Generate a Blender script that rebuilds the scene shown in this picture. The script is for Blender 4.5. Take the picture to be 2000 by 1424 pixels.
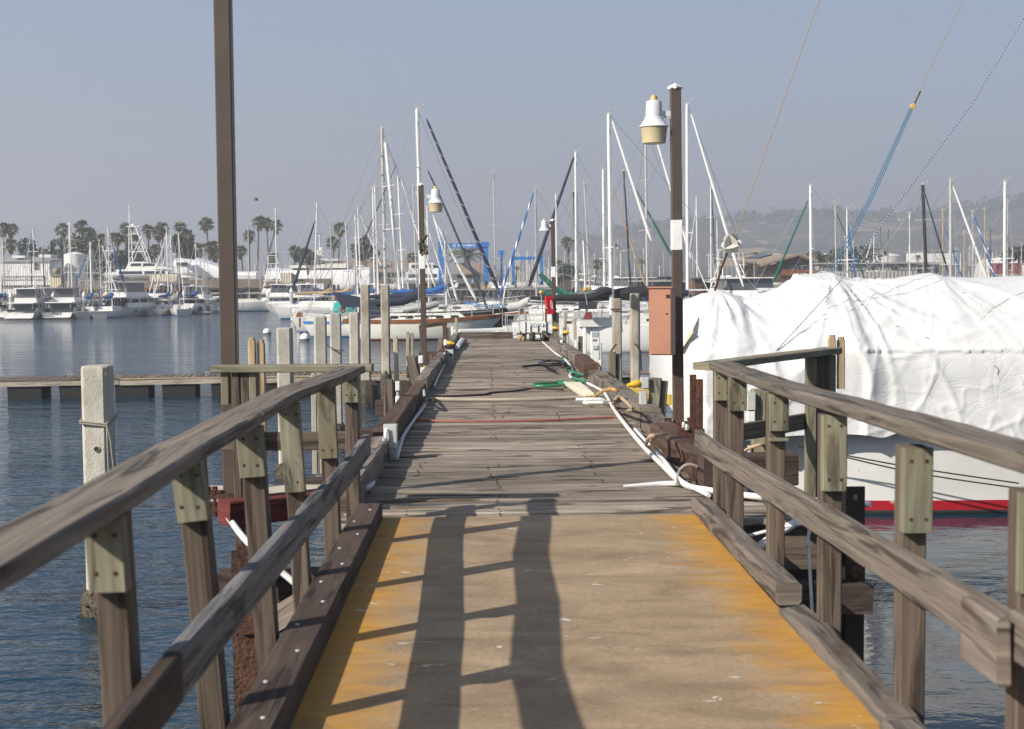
import bpy, math, random
from mathutils import Vector, Matrix, noise
random.seed(7)
R = math.radians
scene = bpy.context.scene
for o in list(bpy.data.objects):
    bpy.data.objects.remove(o)
COL = scene.collection

# ------------------------------------------------------------------ camera
FPX = 2778.0                       # focal length in photograph pixels (50 mm on a 36 mm sensor)
EYE = Vector((0.0, 0.0, 3.6))      # eye 3.6 m above the water, 1.6 m above the walkway
yc = Vector(((948 - 1000) / FPX, (712 - 546) / FPX, -1.0)).normalized()
zc = Vector((-math.sin(R(0.5)), math.cos(R(0.5)), 0.0))
zc = (zc - yc * zc.dot(yc)).normalized()
xc = yc.cross(zc).normalized()
CAMROT = Matrix((xc, yc, zc))      # rows: world axes seen in camera space
cam_data = bpy.data.cameras.new('camera')
cam = bpy.data.objects.new('camera', cam_data)
COL.objects.link(cam)
cam.matrix_world = Matrix.Translation(EYE) @ CAMROT.to_4x4()
cam_data.sensor_width = 36.0
cam_data.lens = FPX / 2000 * 36
cam_data.clip_start = 0.05
cam_data.clip_end = 9000
cam_data.dof.use_dof = True
cam_data.dof.focus_distance = 22
cam_data.dof.aperture_fstop = 4.8
scene.camera = cam

# ------------------------------------------------------------------ sky, sun, exposure
SUN_EL = R(33)
SUN_TO = Vector((0.81 * math.cos(SUN_EL), 0.586 * math.cos(SUN_EL), -math.sin(SUN_EL))).normalized()
world = bpy.data.worlds.new('World')
scene.world = world
world.use_nodes = True
wn = world.node_tree.nodes
wl = world.node_tree.links
bg = wn['Background']
sky = wn.new('ShaderNodeTexSky')
sky.sky_type = 'NISHITA'
sky.sun_disc = False
sky.sun_elevation = SUN_EL
sky.sun_rotation = math.atan2(-SUN_TO.x, -SUN_TO.y)
sky.air_density = 1.0
sky.dust_density = 2.0
sky.ozone_density = 2.0
geo = wn.new('ShaderNodeTexCoord')
sep = wn.new('ShaderNodeSeparateXYZ')
wl.new(geo.outputs['Generated'], sep.inputs[0])
mr = wn.new('ShaderNodeMapRange')
mr.inputs[1].default_value = 0.0
mr.inputs[2].default_value = 0.55
mr.inputs[3].default_value = 0.86
mr.inputs[4].default_value = 0.25
wl.new(sep.outputs['Z'], mr.inputs[0])
# thin marine layer: grey-mauve at the horizon, pale blue above it
ramp = wn.new('ShaderNodeValToRGB')
ramp.color_ramp.elements[0].position = 0.0
ramp.color_ramp.elements[0].color = (3.75, 3.8, 4.5, 1)
ramp.color_ramp.elements[1].position = 0.26
ramp.color_ramp.elements[1].color = (3.2, 4.3, 6.2, 1)
wl.new(sep.outputs['Z'], ramp.inputs[0])
mx = wn.new('ShaderNodeMix')
mx.data_type = 'RGBA'
wl.new(mr.outputs[0], mx.inputs[0])
wl.new(sky.outputs[0], mx.inputs[6])
wl.new(ramp.outputs[0], mx.inputs[7])
wl.new(mx.outputs[2], bg.inputs[0])
bg.inputs[1].default_value = 0.075

sun_data = bpy.data.lights.new('sun', 'SUN')
sun_data.energy = 5.0
sun_data.angle = R(0.53)
sun_data.color = (1.0, 0.93, 0.83)
sun = bpy.data.objects.new('sun', sun_data)
COL.objects.link(sun)
sun.rotation_euler = (-SUN_TO).to_track_quat('Z', 'Y').to_euler()
sun.location = (-20, -15, 30)
scene.view_settings.view_transform = 'Standard'
scene.view_settings.look = 'None'
scene.view_settings.gamma = 1
scene.view_settings.use_curve_mapping = False
scene.view_settings.exposure = 0.52
try:
    scene.cycles.use_denoising = True
    scene.cycles.denoiser = 'OPENIMAGEDENOISE'
except Exception:
    pass
scene.cycles.max_bounces = 6
scene.cycles.volume_bounces = 0
scene.cycles.use_adaptive_sampling = False
scene.cycles.sample_clamp_indirect = 4.0

def ray(px, py):
    return CAMROT @ Vector(((px - 1000) / FPX, (712 - py) / FPX, -1.0))
def at(px, py, Y):
    """World point that shows at photograph pixel (px, py) when it stands Y metres ahead."""
    d = ray(px, py)
    return EYE + d * (Y / d.y)
def onz(px, py, z):
    d = ray(px, py)
    return EYE + d * ((z - EYE.z) / d.z)
def X(px, Y, py=560):
    return at(px, py, Y).x
def Z(py, Y, px=950):
    return at(px, py, Y).z

# ------------------------------------------------------------------ mesh builder
class MB:
    def __init__(self, T=None):
        self.v, self.f, self.uv, self.mi, self.T = [], [], [], [], T
    def add(self, verts, faces, uvs=None, m=0):
        b = len(self.v)
        if self.T is not None:
            verts = [self.T @ Vector(p) for p in verts]
        self.v.extend([tuple(p) for p in verts])
        for i, f in enumerate(faces):
            self.f.append([b + k for k in f])
            self.uv.append(uvs[i] if uvs else [(verts[k][0] + verts[k][1], verts[k][2]) for k in f])
            self.mi.append(m)
        return self
    def box(self, c, s, rot=None, m=0, taper=1.0):
        hx, hy, hz = s[0] / 2, s[1] / 2, s[2] / 2
        pts = []
        for z in (-1, 1):
            k = taper if z > 0 else 1.0
            for x, y in ((-1, -1), (1, -1), (1, 1), (-1, 1)):
                p = Vector((x * hx * k, y * hy * k, z * hz))
                if rot is not None:
                    p = rot @ p
                pts.append(p + Vector(c))
        return self.add(pts, [(3, 2, 1, 0), (4, 5, 6, 7), (0, 1, 5, 4), (1, 2, 6, 5), (2, 3, 7, 6), (3, 0, 4, 7)], None, m)
    def beam(self, p0, p1, w, h, up=(0, 0, 1), bev=0.0, seg=1, jit=0.0, m=0, seed=0.0):
        """Rectangular timber from p0 to p1; w across, h along up; chamfered and uneven if asked. UVs run along the grain, in metres."""
        p0, p1 = Vector(p0), Vector(p1)
        d = p1 - p0
        L = d.length
        d.normalize()
        u = Vector(up)
        s = d.cross(u).normalized()
        u = s.cross(d).normalized()
        a, b = w / 2, h / 2
        if bev > 0:
            q = [(-a + bev, -b), (a - bev, -b), (a, -b + bev), (a, b - bev), (a - bev, b), (-a + bev, b), (-a, b - bev), (-a, -b + bev)]
        else:
            q = [(-a, -b), (a, -b), (a, b), (-a, b)]
        n = len(q)
        per = [0.0]
        for i in range(n):
            x0, y0 = q[i]; x1, y1 = q[(i + 1) % n]
            per.append(per[-1] + math.hypot(x1 - x0, y1 - y0))
        rings = []
        for k in range(seg + 1):
            t = k / seg
            c = p0 + d * (L * t)
            rg = []
            for i, (x, y) in enumerate(q):
                p = c + s * x + u * y
                if jit:
                    nv = noise.noise_vector(Vector((t * L * 3 + seed * 7.1, i * 1.7 + seed, seed * 3.3)))
                    p = p + (s * nv.x + u * nv.y) * jit + d * (nv.z * jit if k in (0, seg) else 0)
                rg.append(p)
            rings.append(rg)
        verts = [p for rg in rings for p in rg]
        faces, uvs = [], []
        for k in range(seg):
            u0, u1 = L * k / seg, L * (k + 1) / seg
            for i in range(n):
                j = (i + 1) % n
                faces.append((k * n + i, k * n + j, (k + 1) * n + j, (k + 1) * n + i))
                uvs.append([(u0, per[i]), (u0, per[i + 1]), (u1, per[i + 1]), (u1, per[i])])
        faces.append(tuple(range(n - 1, -1, -1)))
        uvs.append([(q[i][0] * .3, q[i][1] * 1.0 + 5) for i in range(n - 1, -1, -1)])
        faces.append(tuple(seg * n + i for i in range(n)))
        uvs.append([(q[i][0] * .3, q[i][1] * 1.0 + 7) for i in range(n)])
        return self.add(verts, faces, uvs, m)
    def tube(self, pts, r, n=8, m=0, cap=True):
        pts = [Vector(p) for p in pts]
        k = len(pts)
        rs = r if isinstance(r, (list, tuple)) else [r] * k
        verts, faces, uvs = [], [], []
        prev = None
        acc = 0.0
        us = []
        for i, p in enumerate(pts):
            d = (pts[min(i + 1, k - 1)] - pts[max(i - 1, 0)])
            if d.length < 1e-9:
                d = Vector((0, 0, 1))
            d.normalize()
            if prev is None:
                a = Vector((0, 0, 1)) if abs(d.z) < .9 else Vector((1, 0, 0))
                s = d.cross(a).normalized()
            else:
                s = (prev - d * prev.dot(d))
                s = s.normalized() if s.length > 1e-6 else d.orthogonal().normalized()
            prev = s
            u = d.cross(s)
            if i:
                acc += (p - pts[i - 1]).length
            us.append(acc)
            for j in range(n):
                t = 2 * math.pi * j / n
                verts.append(p + (s * math.cos(t) + u * math.sin(t)) * rs[i])
        for i in range(k - 1):
            for j in range(n):
                j2 = (j + 1) % n
                faces.append((i * n + j, i * n + j2, (i + 1) * n + j2, (i + 1) * n + j))
                uvs.append([(us[i], j / n), (us[i], (j + 1) / n), (us[i + 1], (j + 1) / n), (us[i + 1], j / n)])
        if cap:
            faces.append(tuple(range(n - 1, -1, -1)))
            uvs.append([(0, 0)] * n)
            faces.append(tuple((k - 1) * n + j for j in range(n)))
            uvs.append([(0, 0)] * n)
        return self.add(verts, faces, uvs, m)
    def lathe(self, prof, base, n=16, m=0, axis=None):
        """prof: (radius, height) pairs from bottom to top, turned about the vertical through base (or about axis)."""
        base = Vector(base)
        q = Vector((0, 0, 1)).rotation_difference(Vector(axis).normalized()).to_matrix() if axis is not None else None
        verts = []
        for r, z in prof:
            for j in range(n):
                t = 2 * math.pi * j / n
                p = Vector((max(r, 1e-4) * math.cos(t), max(r, 1e-4) * math.sin(t), z))
                verts.append(base + (q @ p if q is not None else p))
        faces = []
        for i in range(len(prof) - 1):
            for j in range(n):
                j2 = (j + 1) % n
                faces.append((i * n + j, i * n + j2, (i + 1) * n + j2, (i + 1) * n + j))
        faces.append(tuple(range(n - 1, -1, -1)))
        faces.append(tuple((len(prof) - 1) * n + j for j in range(n)))
        return self.add(verts, faces, None, m)
    def cab(self, x0, x1, zb, zt, wb, wt, rf=0.0, ra=0.0, m=0, cy=0.0):
        """Raked box: base x0..x1 and wb wide at zb; top drawn in by ra aft and rf forward and wt wide at zt."""
        p = [(x0, cy - wb / 2, zb), (x1, cy - wb / 2, zb), (x1, cy + wb / 2, zb), (x0, cy + wb / 2, zb),
             (x0 + ra, cy - wt / 2, zt), (x1 - rf, cy - wt / 2, zt), (x1 - rf, cy + wt / 2, zt), (x0 + ra, cy + wt / 2, zt)]
        return self.add(p, [(3, 2, 1, 0), (4, 5, 6, 7), (0, 1, 5, 4), (1, 2, 6, 5), (2, 3, 7, 6), (3, 0, 4, 7)], None, m)
    def loft(self, rings, cap0=True, cap1=True, closed=False, m=0, mrows=None):
        n = len(rings[0])
        verts = [p for rg in rings for p in rg]
        b = len(self.v)
        k = len(rings)
        lim = n if closed else n - 1
        self.add(verts, [], None, m)
        for i in range(k - 1):
            for j in range(lim):
                j2 = (j + 1) % n
                f = (b + i * n + j, b + i * n + j2, b + (i + 1) * n + j2, b + (i + 1) * n + j)
                self.f.append(list(f))
                self.uv.append([(self.v[q][0] + self.v[q][1], self.v[q][2]) for q in f])
                self.mi.append(mrows[j] if mrows else m)
        if cap0:
            f = [b + j for j in range(n - 1, -1, -1)]
            self.f.append(f); self.uv.append([(0, 0)] * n); self.mi.append(m)
        if cap1:
            f = [b + (k - 1) * n + j for j in range(n)]
            self.f.append(f); self.uv.append([(0, 0)] * n); self.mi.append(m)
        return self
    def mesh(self, name, mats, origin=(0, 0, 0), smooth=False):
        me = bpy.data.meshes.new(name)
        ox, oy, oz = origin
        me.from_pydata([(x - ox, y - oy, z - oz) for x, y, z in self.v], [], self.f)
        ul = me.uv_layers.new(name='grain')
        flat = [c for fu in self.uv for p in fu for c in p[:2]]
        ul.data.foreach_set('uv', flat)
        if not isinstance(mats, (list, tuple)):
            mats = [mats]
        for mm in mats:
            me.materials.append(mm)
        me.polygons.foreach_set('material_index', self.mi)
        if smooth:
            me.polygons.foreach_set('use_smooth', [True] * len(self.f))
            if smooth != 'all':
                try:
                    me.set_sharp_from_angle(angle=R(38))
                except Exception:
                    pass
        me.update()
        return me
    def build(self, name, mats, parent=None, smooth=False, origin=None):
        if origin is None:
            origin = wloc(parent) if parent is not None else (0, 0, 0)
        ob = bpy.data.objects.new(name, self.mesh(name, mats, origin, smooth))
        COL.objects.link(ob)
        if parent is not None:
            ob.parent = parent
        else:
            ob.location = origin
        return ob

def wloc(o):
    p = Vector((0, 0, 0))
    while o is not None:
        p += o.location
        o = o.parent
    return p
def tag(o, label=None, cat=None, group=None, kind=None):
    if label: o['label'] = label
    if cat: o['category'] = cat
    if group: o['group'] = group
    if kind: o['kind'] = kind
    return o
def thing(name, label, cat, loc, group=None):
    o = bpy.data.objects.new(name, None)
    o.empty_display_size = 0.2
    COL.objects.link(o)
    o.location = loc
    return tag(o, label, cat, group)
def copy_tree(o, parent=None):
    c = o.copy()
    COL.objects.link(c)
    if parent is not None:
        c.parent = parent
    for ch in list(o.children):
        copy_tree(ch, c)
    return c
def put(name, me, parent, loc, rot=None, scale=None):
    """Another object on shared mesh data; loc is in the parent's frame."""
    ob = bpy.data.objects.new(name, me)
    COL.objects.link(ob)
    ob.parent = parent
    ob.location = loc
    if rot is not None: ob.rotation_euler = rot
    if scale is not None: ob.scale = scale
    return ob
def rotz(a):
    return Matrix.Rotation(a, 4, 'Z')

def lettering(body, size, pos, rot, mat, parent, extrude=.003, name='lettering', align='CENTER', spacing=1.0, bold=0.0):
    cu = bpy.data.curves.new('lettering_outline', 'FONT')
    cu.body = body; cu.size = size; cu.align_x = align; cu.extrude = extrude; cu.space_character = spacing; cu.offset = bold
    cu.resolution_u = 2
    tmp = bpy.data.objects.new('lettering_outline', cu)
    COL.objects.link(tmp)
    dg = bpy.context.evaluated_depsgraph_get()
    me = bpy.data.meshes.new_from_object(tmp.evaluated_get(dg))
    bpy.data.objects.remove(tmp); bpy.data.curves.remove(cu)
    me.materials.clear(); me.materials.append(mat)
    o = bpy.data.objects.new(name, me)
    COL.objects.link(o)
    o.parent = parent
    o.location = Vector(pos) - wloc(parent)
    o.rotation_euler = rot
    return o

# ------------------------------------------------------------------ materials
MATS = {}
def mat_new(name):
    m = bpy.data.materials.new(name)
    m.use_nodes = True
    MATS[name] = m
    return m, m.node_tree.nodes, m.node_tree.links, m.node_tree.nodes['Principled BSDF']
def lin(r, g, b):
    def c(v):
        v /= 255.0
        return v / 12.92 if v <= .04045 else ((v + .055) / 1.055) ** 2.4
    return (c(r), c(g), c(b))
def ramp_node(N, stops):
    n = N.new('ShaderNodeValToRGB')
    e = n.color_ramp.elements
    while len(e) < len(stops):
        e.new(.5)
    for i, (p, c) in enumerate(stops):
        e[i].position = p
        e[i].color = (*c, 1)
    return n
def M(name, col, col2=None, scale=6.0, rough=.6, metal=0.0, bump=0.0, bscale=40.0, stretch=(1, 1, 1), lo=.35, hi=.65, spec=.5, detail=6, rnd=0.0, speck=None):
    """Two-tone procedural material on object coordinates with fine relief; rnd varies brightness from object to object; speck adds spots of a third colour."""
    m, N, L, B = mat_new(name)
    B.inputs['Roughness'].default_value = rough
    B.inputs['Metallic'].default_value = metal
    B.inputs['Specular IOR Level'].default_value = spec
    tc = N.new('ShaderNodeTexCoord')
    mp = N.new('ShaderNodeMapping')
    mp.inputs['Scale'].default_value = stretch
    L.new(tc.outputs['Object'], mp.inputs[0])
    if col2 is None:
        col2 = tuple(c * .82 for c in col)
    nz = N.new('ShaderNodeTexNoise')
    nz.inputs['Scale'].default_value = scale
    nz.inputs['Detail'].default_value = detail
    nz.inputs['Roughness'].default_value = .65
    L.new(mp.outputs[0], nz.inputs[0])
    rp = ramp_node(N, [(lo, col), (hi, col2)])
    L.new(nz.outputs['Fac'], rp.inputs[0])
    out = rp.outputs[0]
    if speck:
        v = N.new('ShaderNodeTexNoise')
        v.inputs['Scale'].default_value = speck[1]
        v.inputs['Detail'].default_value = 3
        L.new(tc.outputs['Object'], v.inputs[0])
        r2 = ramp_node(N, [(speck[2], (0, 0, 0)), (min(speck[2] + .06, 1), (1, 1, 1))])
        L.new(v.outputs['Fac'], r2.inputs[0])
        mx = N.new('ShaderNodeMix'); mx.data_type = 'RGBA'
        L.new(r2.outputs[0], mx.inputs[0]); L.new(out, mx.inputs[6])
        mx.inputs[7].default_value = (*speck[0], 1)
        out = mx.outputs[2]
    if rnd:
        oi = N.new('ShaderNodeObjectInfo')
        ma = N.new('ShaderNodeMapRange')
        ma.inputs[3].default_value = 1 - rnd; ma.inputs[4].default_value = 1 + rnd
        L.new(oi.outputs['Random'], ma.inputs[0])
        hs = N.new('ShaderNodeHueSaturation')
        L.new(ma.outputs[0], hs.inputs['Value']); L.new(out, hs.inputs['Color'])
        out = hs.outputs[0]
    L.new(out, B.inputs['Base Color'])
    if bump:
        n2 = N.new('ShaderNodeTexNoise')
        n2.inputs['Scale'].default_value = bscale
        n2.inputs['Detail'].default_value = 4
        L.new(mp.outputs[0], n2.inputs[0])
        bp = N.new('ShaderNodeBump')
        bp.inputs['Strength'].default_value = bump
        bp.inputs['Distance'].default_value = .02
        L.new(n2.outputs['Fac'], bp.inputs['Height'])
        L.new(bp.outputs[0], B.inputs['Normal'])
    return m
def wood(name, dark, light, blot=None, along=1.3, across=42.0, bump=.5, rough=.86, rnd=.22, blot_at=.52, crack=.7, splat=0):
    """Weathered timber: grain runs along the UV's first axis, with blotches, dark checks and knots; each piece gets its own shift and tone."""
    m, N, L, B = mat_new(name)
    B.inputs['Roughness'].default_value = rough
    B.inputs['Specular IOR Level'].default_value = .25
    uv = N.new('ShaderNodeUVMap'); uv.uv_map = 'grain'
    oi = N.new('ShaderNodeObjectInfo')
    sh = N.new('ShaderNodeVectorMath'); sh.operation = 'ADD'
    mu = N.new('ShaderNodeMath'); mu.operation = 'MULTIPLY'; mu.inputs[1].default_value = 37.0
    L.new(oi.outputs['Random'], mu.inputs[0])
    L.new(uv.outputs[0], sh.inputs[0]); L.new(mu.outputs[0], sh.inputs[1])
    def nz(sx, sy, det, dist=0.0, rgh=.6):
        mp = N.new('ShaderNodeMapping')
        mp.inputs['Scale'].default_value = (sx, sy, 1)
        L.new(sh.outputs[0], mp.inputs[0])
        n = N.new('ShaderNodeTexNoise')
        n.inputs['Scale'].default_value = 1.0
        n.inputs['Detail'].default_value = det
        n.inputs['Roughness'].default_value = rgh
        n.inputs['Distortion'].default_value = dist
        L.new(mp.outputs[0], n.inputs[0])
        return n
    g = nz(along, across, 6, .6)
    rp = ramp_node(N, [(.28, dark), (.72, light)])
    L.new(g.outputs['Fac'], rp.inputs[0])
    out = rp.outputs[0]
    g2 = nz(along * .8, across * .35, 3, 1.0)
    ck = ramp_node(N, [(.36, (.12,) * 3), (.46, (1, 1, 1))])
    L.new(g2.outputs['Fac'], ck.inputs[0])
    mm = N.new('ShaderNodeMix'); mm.data_type = 'RGBA'; mm.blend_type = 'MULTIPLY'
    mm.inputs[0].default_value = crack
    L.new(out, mm.inputs[6]); L.new(ck.outputs[0], mm.inputs[7])
    out = mm.outputs[2]
    bl = nz(1.1, 3.5, 5, .3)
    rb = ramp_node(N, [(blot_at, (0, 0, 0)), (blot_at + .2, (1, 1, 1))])
    L.new(bl.outputs['Fac'], rb.inputs[0])
    m2 = N.new('ShaderNodeMix'); m2.data_type = 'RGBA'
    L.new(rb.outputs[0], m2.inputs[0]); L.new(out, m2.inputs[6])
    m2.inputs[7].default_value = (*(blot if blot else tuple(c * .62 for c in dark)), 1)
    hs = N.new('ShaderNodeHueSaturation')
    ma = N.new('ShaderNodeMapRange')
    ma.inputs[3].default_value = 1 - rnd; ma.inputs[4].default_value = 1 + rnd
    L.new(oi.outputs['Random'], ma.inputs[0])
    L.new(ma.outputs[0], hs.inputs['Value'])
    L.new(m2.outputs[2], hs.inputs['Color'])
    out = hs.outputs[0]
    if splat:
        r3 = ramp_node(N, [(splat, (0, 0, 0)), (splat + .03, (.85,) * 3)])
        L.new(nz(7, 16, 3, .5).outputs['Fac'], r3.inputs[0])
        m3 = N.new('ShaderNodeMix'); m3.data_type = 'RGBA'
        L.new(r3.outputs[0], m3.inputs[0]); L.new(out, m3.inputs[6]); m3.inputs[7].default_value = (.55, .53, .49, 1)
        out = m3.outputs[2]
    L.new(out, B.inputs['Base Color'])
    ad = N.new('ShaderNodeMath'); ad.operation = 'ADD'
    L.new(g.outputs['Fac'], ad.inputs[0]); L.new(ck.outputs[0], ad.inputs[1])
    bp = N.new('ShaderNodeBump')
    bp.inputs['Strength'].default_value = bump
    bp.inputs['Distance'].default_value = .006
    L.new(ad.outputs[0], bp.inputs['Height'])
    L.new(bp.outputs[0], B.inputs['Normal'])
    return m
def stripes(name, c1, c2, per, thr=.72, rough=.7):
    m, N, L, B = mat_new(name)
    B.inputs['Roughness'].default_value = rough
    uv = N.new('ShaderNodeUVMap'); uv.uv_map = 'grain'
    sp = N.new('ShaderNodeSeparateXYZ'); L.new(uv.outputs[0], sp.inputs[0])
    a = N.new('ShaderNodeMath'); a.operation = 'DIVIDE'; a.inputs[1].default_value = per
    L.new(sp.outputs[0], a.inputs[0])
    b = N.new('ShaderNodeMath'); b.operation = 'ADD'; L.new(a.outputs[0], b.inputs[0]); L.new(sp.outputs[1], b.inputs[1])
    f = N.new('ShaderNodeMath'); f.operation = 'FRACT'; L.new(b.outputs[0], f.inputs[0])
    g = N.new('ShaderNodeMath'); g.operation = 'GREATER_THAN'; g.inputs[1].default_value = thr; L.new(f.outputs[0], g.inputs[0])
    mx = N.new('ShaderNodeMix'); mx.data_type = 'RGBA'
    mx.inputs[6].default_value = (*c1, 1); mx.inputs[7].default_value = (*c2, 1)
    L.new(g.outputs[0], mx.inputs[0]); L.new(mx.outputs[2], B.inputs['Base Color'])
    return m

m_deck = wood('deck_timber', (.112, .09, .07), (.34, .288, .232), (.16, .115, .08), along=1.5, across=17, bump=1.0, rnd=.34, crack=.8, splat=.74)
m_rail = wood('weathered_rail_timber', (.085, .072, .058), (.225, .19, .155), (.10, .08, .065), along=1.4, across=46, rnd=.10, splat=.76, blot_at=.6)
m_post = wood('brown_post_timber', (.062, .047, .035), (.165, .128, .097), (.075, .055, .042), along=1.2, across=40, rnd=.15, blot_at=.6)
m_cleat = wood('green_treated_timber', (.105, .102, .07), (.275, .265, .19), (.19, .155, .10), along=2.2, across=26, rnd=.14, blot_at=.46)
m_greyrail = wood('bluish_grey_timber', (.085, .083, .085), (.25, .24, .235), (.10, .085, .07), along=1.4, across=36, bump=1.0, rnd=.08, blot_at=.6)
m_curb = wood('dark_brown_curb_timber', (.045, .032, .026), (.10, .072, .058), (.05, .035, .03), across=26, rnd=.1)
m_beam = wood('grey_edge_timber', (.10, .082, .068), (.23, .195, .16), (.075, .05, .035), across=30, bump=.9, rnd=.25)
m_redbeam = wood('flaking_red_timber', (.085, .018, .016), (.15, .038, .032), (.11, .075, .06), across=30, rnd=.05, blot_at=.6)
m_brownbeam = wood('rust_brown_timber', (.06, .034, .024), (.125, .074, .054), (.05, .03, .022), across=22, rnd=.1)
m_tanpole = wood('tan_pole_timber', (.30, .22, .13), (.50, .39, .25), (.30, .22, .13), across=20, rnd=.1, crack=.3)
m_palepole = wood('pale_pole_timber', (.30, .27, .21), (.50, .45, .36), (.28, .22, .15), across=22, rnd=.12, crack=.4)
m_teak = wood('varnished_teak', (.17, .06, .022), (.30, .12, .045), (.2, .08, .03), across=18, bump=.15, rough=.4, rnd=.05)
m_yellowboard = M('yellow_painted_board', (.62, .44, .07), (.48, .33, .06), 9, .6, bump=.2)
m_concrete = M('weathered_concrete', (.50, .475, .41), (.33, .305, .25), 4.5, .9, bump=.5, bscale=70, stretch=(1, 1, .45), speck=((.16, .13, .09), 34, .66), rnd=.06)
m_concrete_dark = M('stained_concrete', (.46, .43, .36), (.20, .16, .105), 3.5, .9, bump=.6, bscale=60, stretch=(1, 1, .35), speck=((.12, .095, .06), 30, .66), rnd=.06)
m_mussel = M('mussel_shells', (.025, .02, .014), (.16, .125, .06), 26, .5, bump=1.0, bscale=60, lo=.45, hi=.7)
m_lamp_post = M('brown_painted_steel', (.085, .062, .047), (.068, .05, .038), 5, .45, bump=.05, speck=((.16, .11, .07), 30, .72))
m_rustpost = M('rusting_post_foot', (.10, .05, .03), (.055, .035, .028), 9, .8, bump=.5)
m_rust = M('rusted_steel', (.10, .038, .018), (.035, .014, .008), 12, .85, bump=.8, bscale=50)
m_blacksteel = M('blackened_steel', (.018, .014, .012), (.03, .018, .012), 8, .7, bump=.3)
m_rustpile = M('flaking_rusted_pile', (.10, .045, .024), (.03, .014, .009), 9, .9, bump=1.0, bscale=40)
m_lampmetal = M('pale_lamp_metal', (.60, .63, .64), (.52, .55, .57), 10, .45)
m_ribbed = M('chalky_reflector_metal', (.74, .75, .75), (.58, .59, .60), 14, .5, stretch=(1, 1, .1))
m_lens = M('yellowed_lamp_lens', (.56, .48, .30), (.50, .42, .25), 6, .3)
m_photocell = M('amber_photocell', (.55, .40, .16), (.48, .34, .13), 6, .4)
m_whitepaint = M('flaking_white_paint', (.80, .80, .78), (.66, .65, .62), 12, .6)
m_copper = M('faded_orange_cabinet_paint', (.37, .175, .105), (.31, .145, .09), 2.6, .5, bump=.06, bscale=12, speck=((.25, .12, .08), 9, .71))
m_pvc = M('white_plastic_pipe', (.74, .74, .73), (.62, .61, .60), 5, .4, speck=((.35, .33, .30), 12, .68))
m_greypvc = M('grey_plastic_pipe', (.42, .44, .47), (.34, .36, .39), 5, .45)
m_greybox = M('grey_electrical_enclosure', (.50, .51, .49), (.40, .41, .39), 5, .5, speck=((.25, .22, .18), 14, .7))
m_whitebox = M('white_electrical_box', (.76, .76, .74), (.64, .64, .61), 8, .45)
m_yplug = M('yellow_plug_rubber', (.72, .44, .03), (.6, .36, .03), 8, .45)
m_ycord = M('tan_yellow_cord', (.50, .30, .10), (.42, .26, .10), 10, .6)
m_green_hose = M('green_garden_hose', (.02, .22, .10), (.02, .17, .08), 10, .4)
m_black_hose = M('black_rubber_hose', (.012, .012, .013), (.02, .02, .02), 10, .45)
m_red_hose = M('faded_red_hose', (.30, .09, .06), (.24, .08, .06), 10, .6)
m_rope = M('grey_rope', (.36, .33, .27), (.25, .22, .18), 40, .9)
m_tan_rope = M('tan_rope', (.46, .35, .22), (.36, .27, .17), 40, .9)
m_black_rope = M('black_rope', (.015, .015, .017), (.03, .028, .025), 40, .8)
m_blue_rope = stripes('blue_flecked_rope', lin(50, 108, 140), lin(25, 62, 95), .05)
m_purple_rope = stripes('blue_white_flecked_rope', lin(70, 75, 120), lin(190, 195, 210), .06)
m_halyard = M('tan_halyard', (.34, .25, .16), (.28, .2, .13), 20, .8)
m_wire = M('stainless_wire', (.42, .42, .43), (.35, .35, .36), 5, .4, metal=.4)
m_hullwhite = M('white_gelcoat', (.78, .77, .74), (.72, .71, .68), .8, .22, spec=.6)
m_hullcream = M('cream_topsides', (.72, .71, .64), (.66, .65, .58), 1.0, .25, spec=.6)
m_gelgrey = M('off_white_deck', (.68, .67, .63), (.60, .59, .55), 2, .5)
m_bottomblack = M('dark_antifouling', (.03, .035, .035), (.05, .06, .055), 3, .7)
m_bottomblue = M('blue_antifouling', (.012, .07, .15), (.02, .10, .19), 3, .7)
m_bootred = M('red_boot_stripe', (.38, .012, .02), (.32, .012, .02), 4, .4, speck=((.60, .55, .52), 2.2, .70))
m_stripeblue = M('bright_blue_hull_stripe', (.06, .26, .60), (.05, .22, .52), 3, .35)
m_glass = M('dark_tinted_glass', (.018, .02, .024), (.03, .033, .04), 2, .08, spec=.8)
m_mast = M('white_painted_spar', (.76, .76, .74), (.66, .66, .63), 2, .4)
m_mastgrey = M('anodised_spar', (.46, .45, .42), (.38, .37, .34), 2, .4)
m_masttan = M('tan_wooden_spar', (.42, .32, .20), (.36, .26, .16), 2, .5)
m_mastblack = M('black_carbon_spar', (.02, .02, .024), (.03, .03, .035), 2, .35)
m_navy = M('navy_sail_canvas', (.012, .016, .034), (.02, .026, .05), 5, .85, bump=.3, bscale=8)
m_teal = M('teal_canvas', (.03, .36, .33), (.02, .27, .25), 2.5, .85, bump=.3, bscale=6)
m_tancanvas = M('tan_canvas', (.42, .29, .17), (.34, .23, .13), 3, .9, bump=.3, bscale=6)
m_greencanvas = M('dark_green_canvas', (.012, .12, .085), (.01, .09, .07), 3, .85)
m_bluecanvas = M('blue_canvas', (.02, .12, .36), (.02, .09, .28), 3, .85)
m_greycanvas = M('grey_canvas', (.16, .15, .14), (.12, .115, .11), 3, .9, bump=.3, bscale=6)
m_blackcanvas = M('black_canvas', (.014, .014, .016), (.022, .022, .024), 3, .9)
m_whitecanvas = M('white_sail_canvas', (.76, .76, .74), (.66, .66, .64), 3, .85)
m_redcanvas = M('maroon_canvas', (.16, .02, .022), (.12, .016, .02), 3, .85)
m_bluestripe = stripes('blue_and_white_furled_sail', lin(30, 90, 160), lin(215, 220, 225), 1.6)
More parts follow.
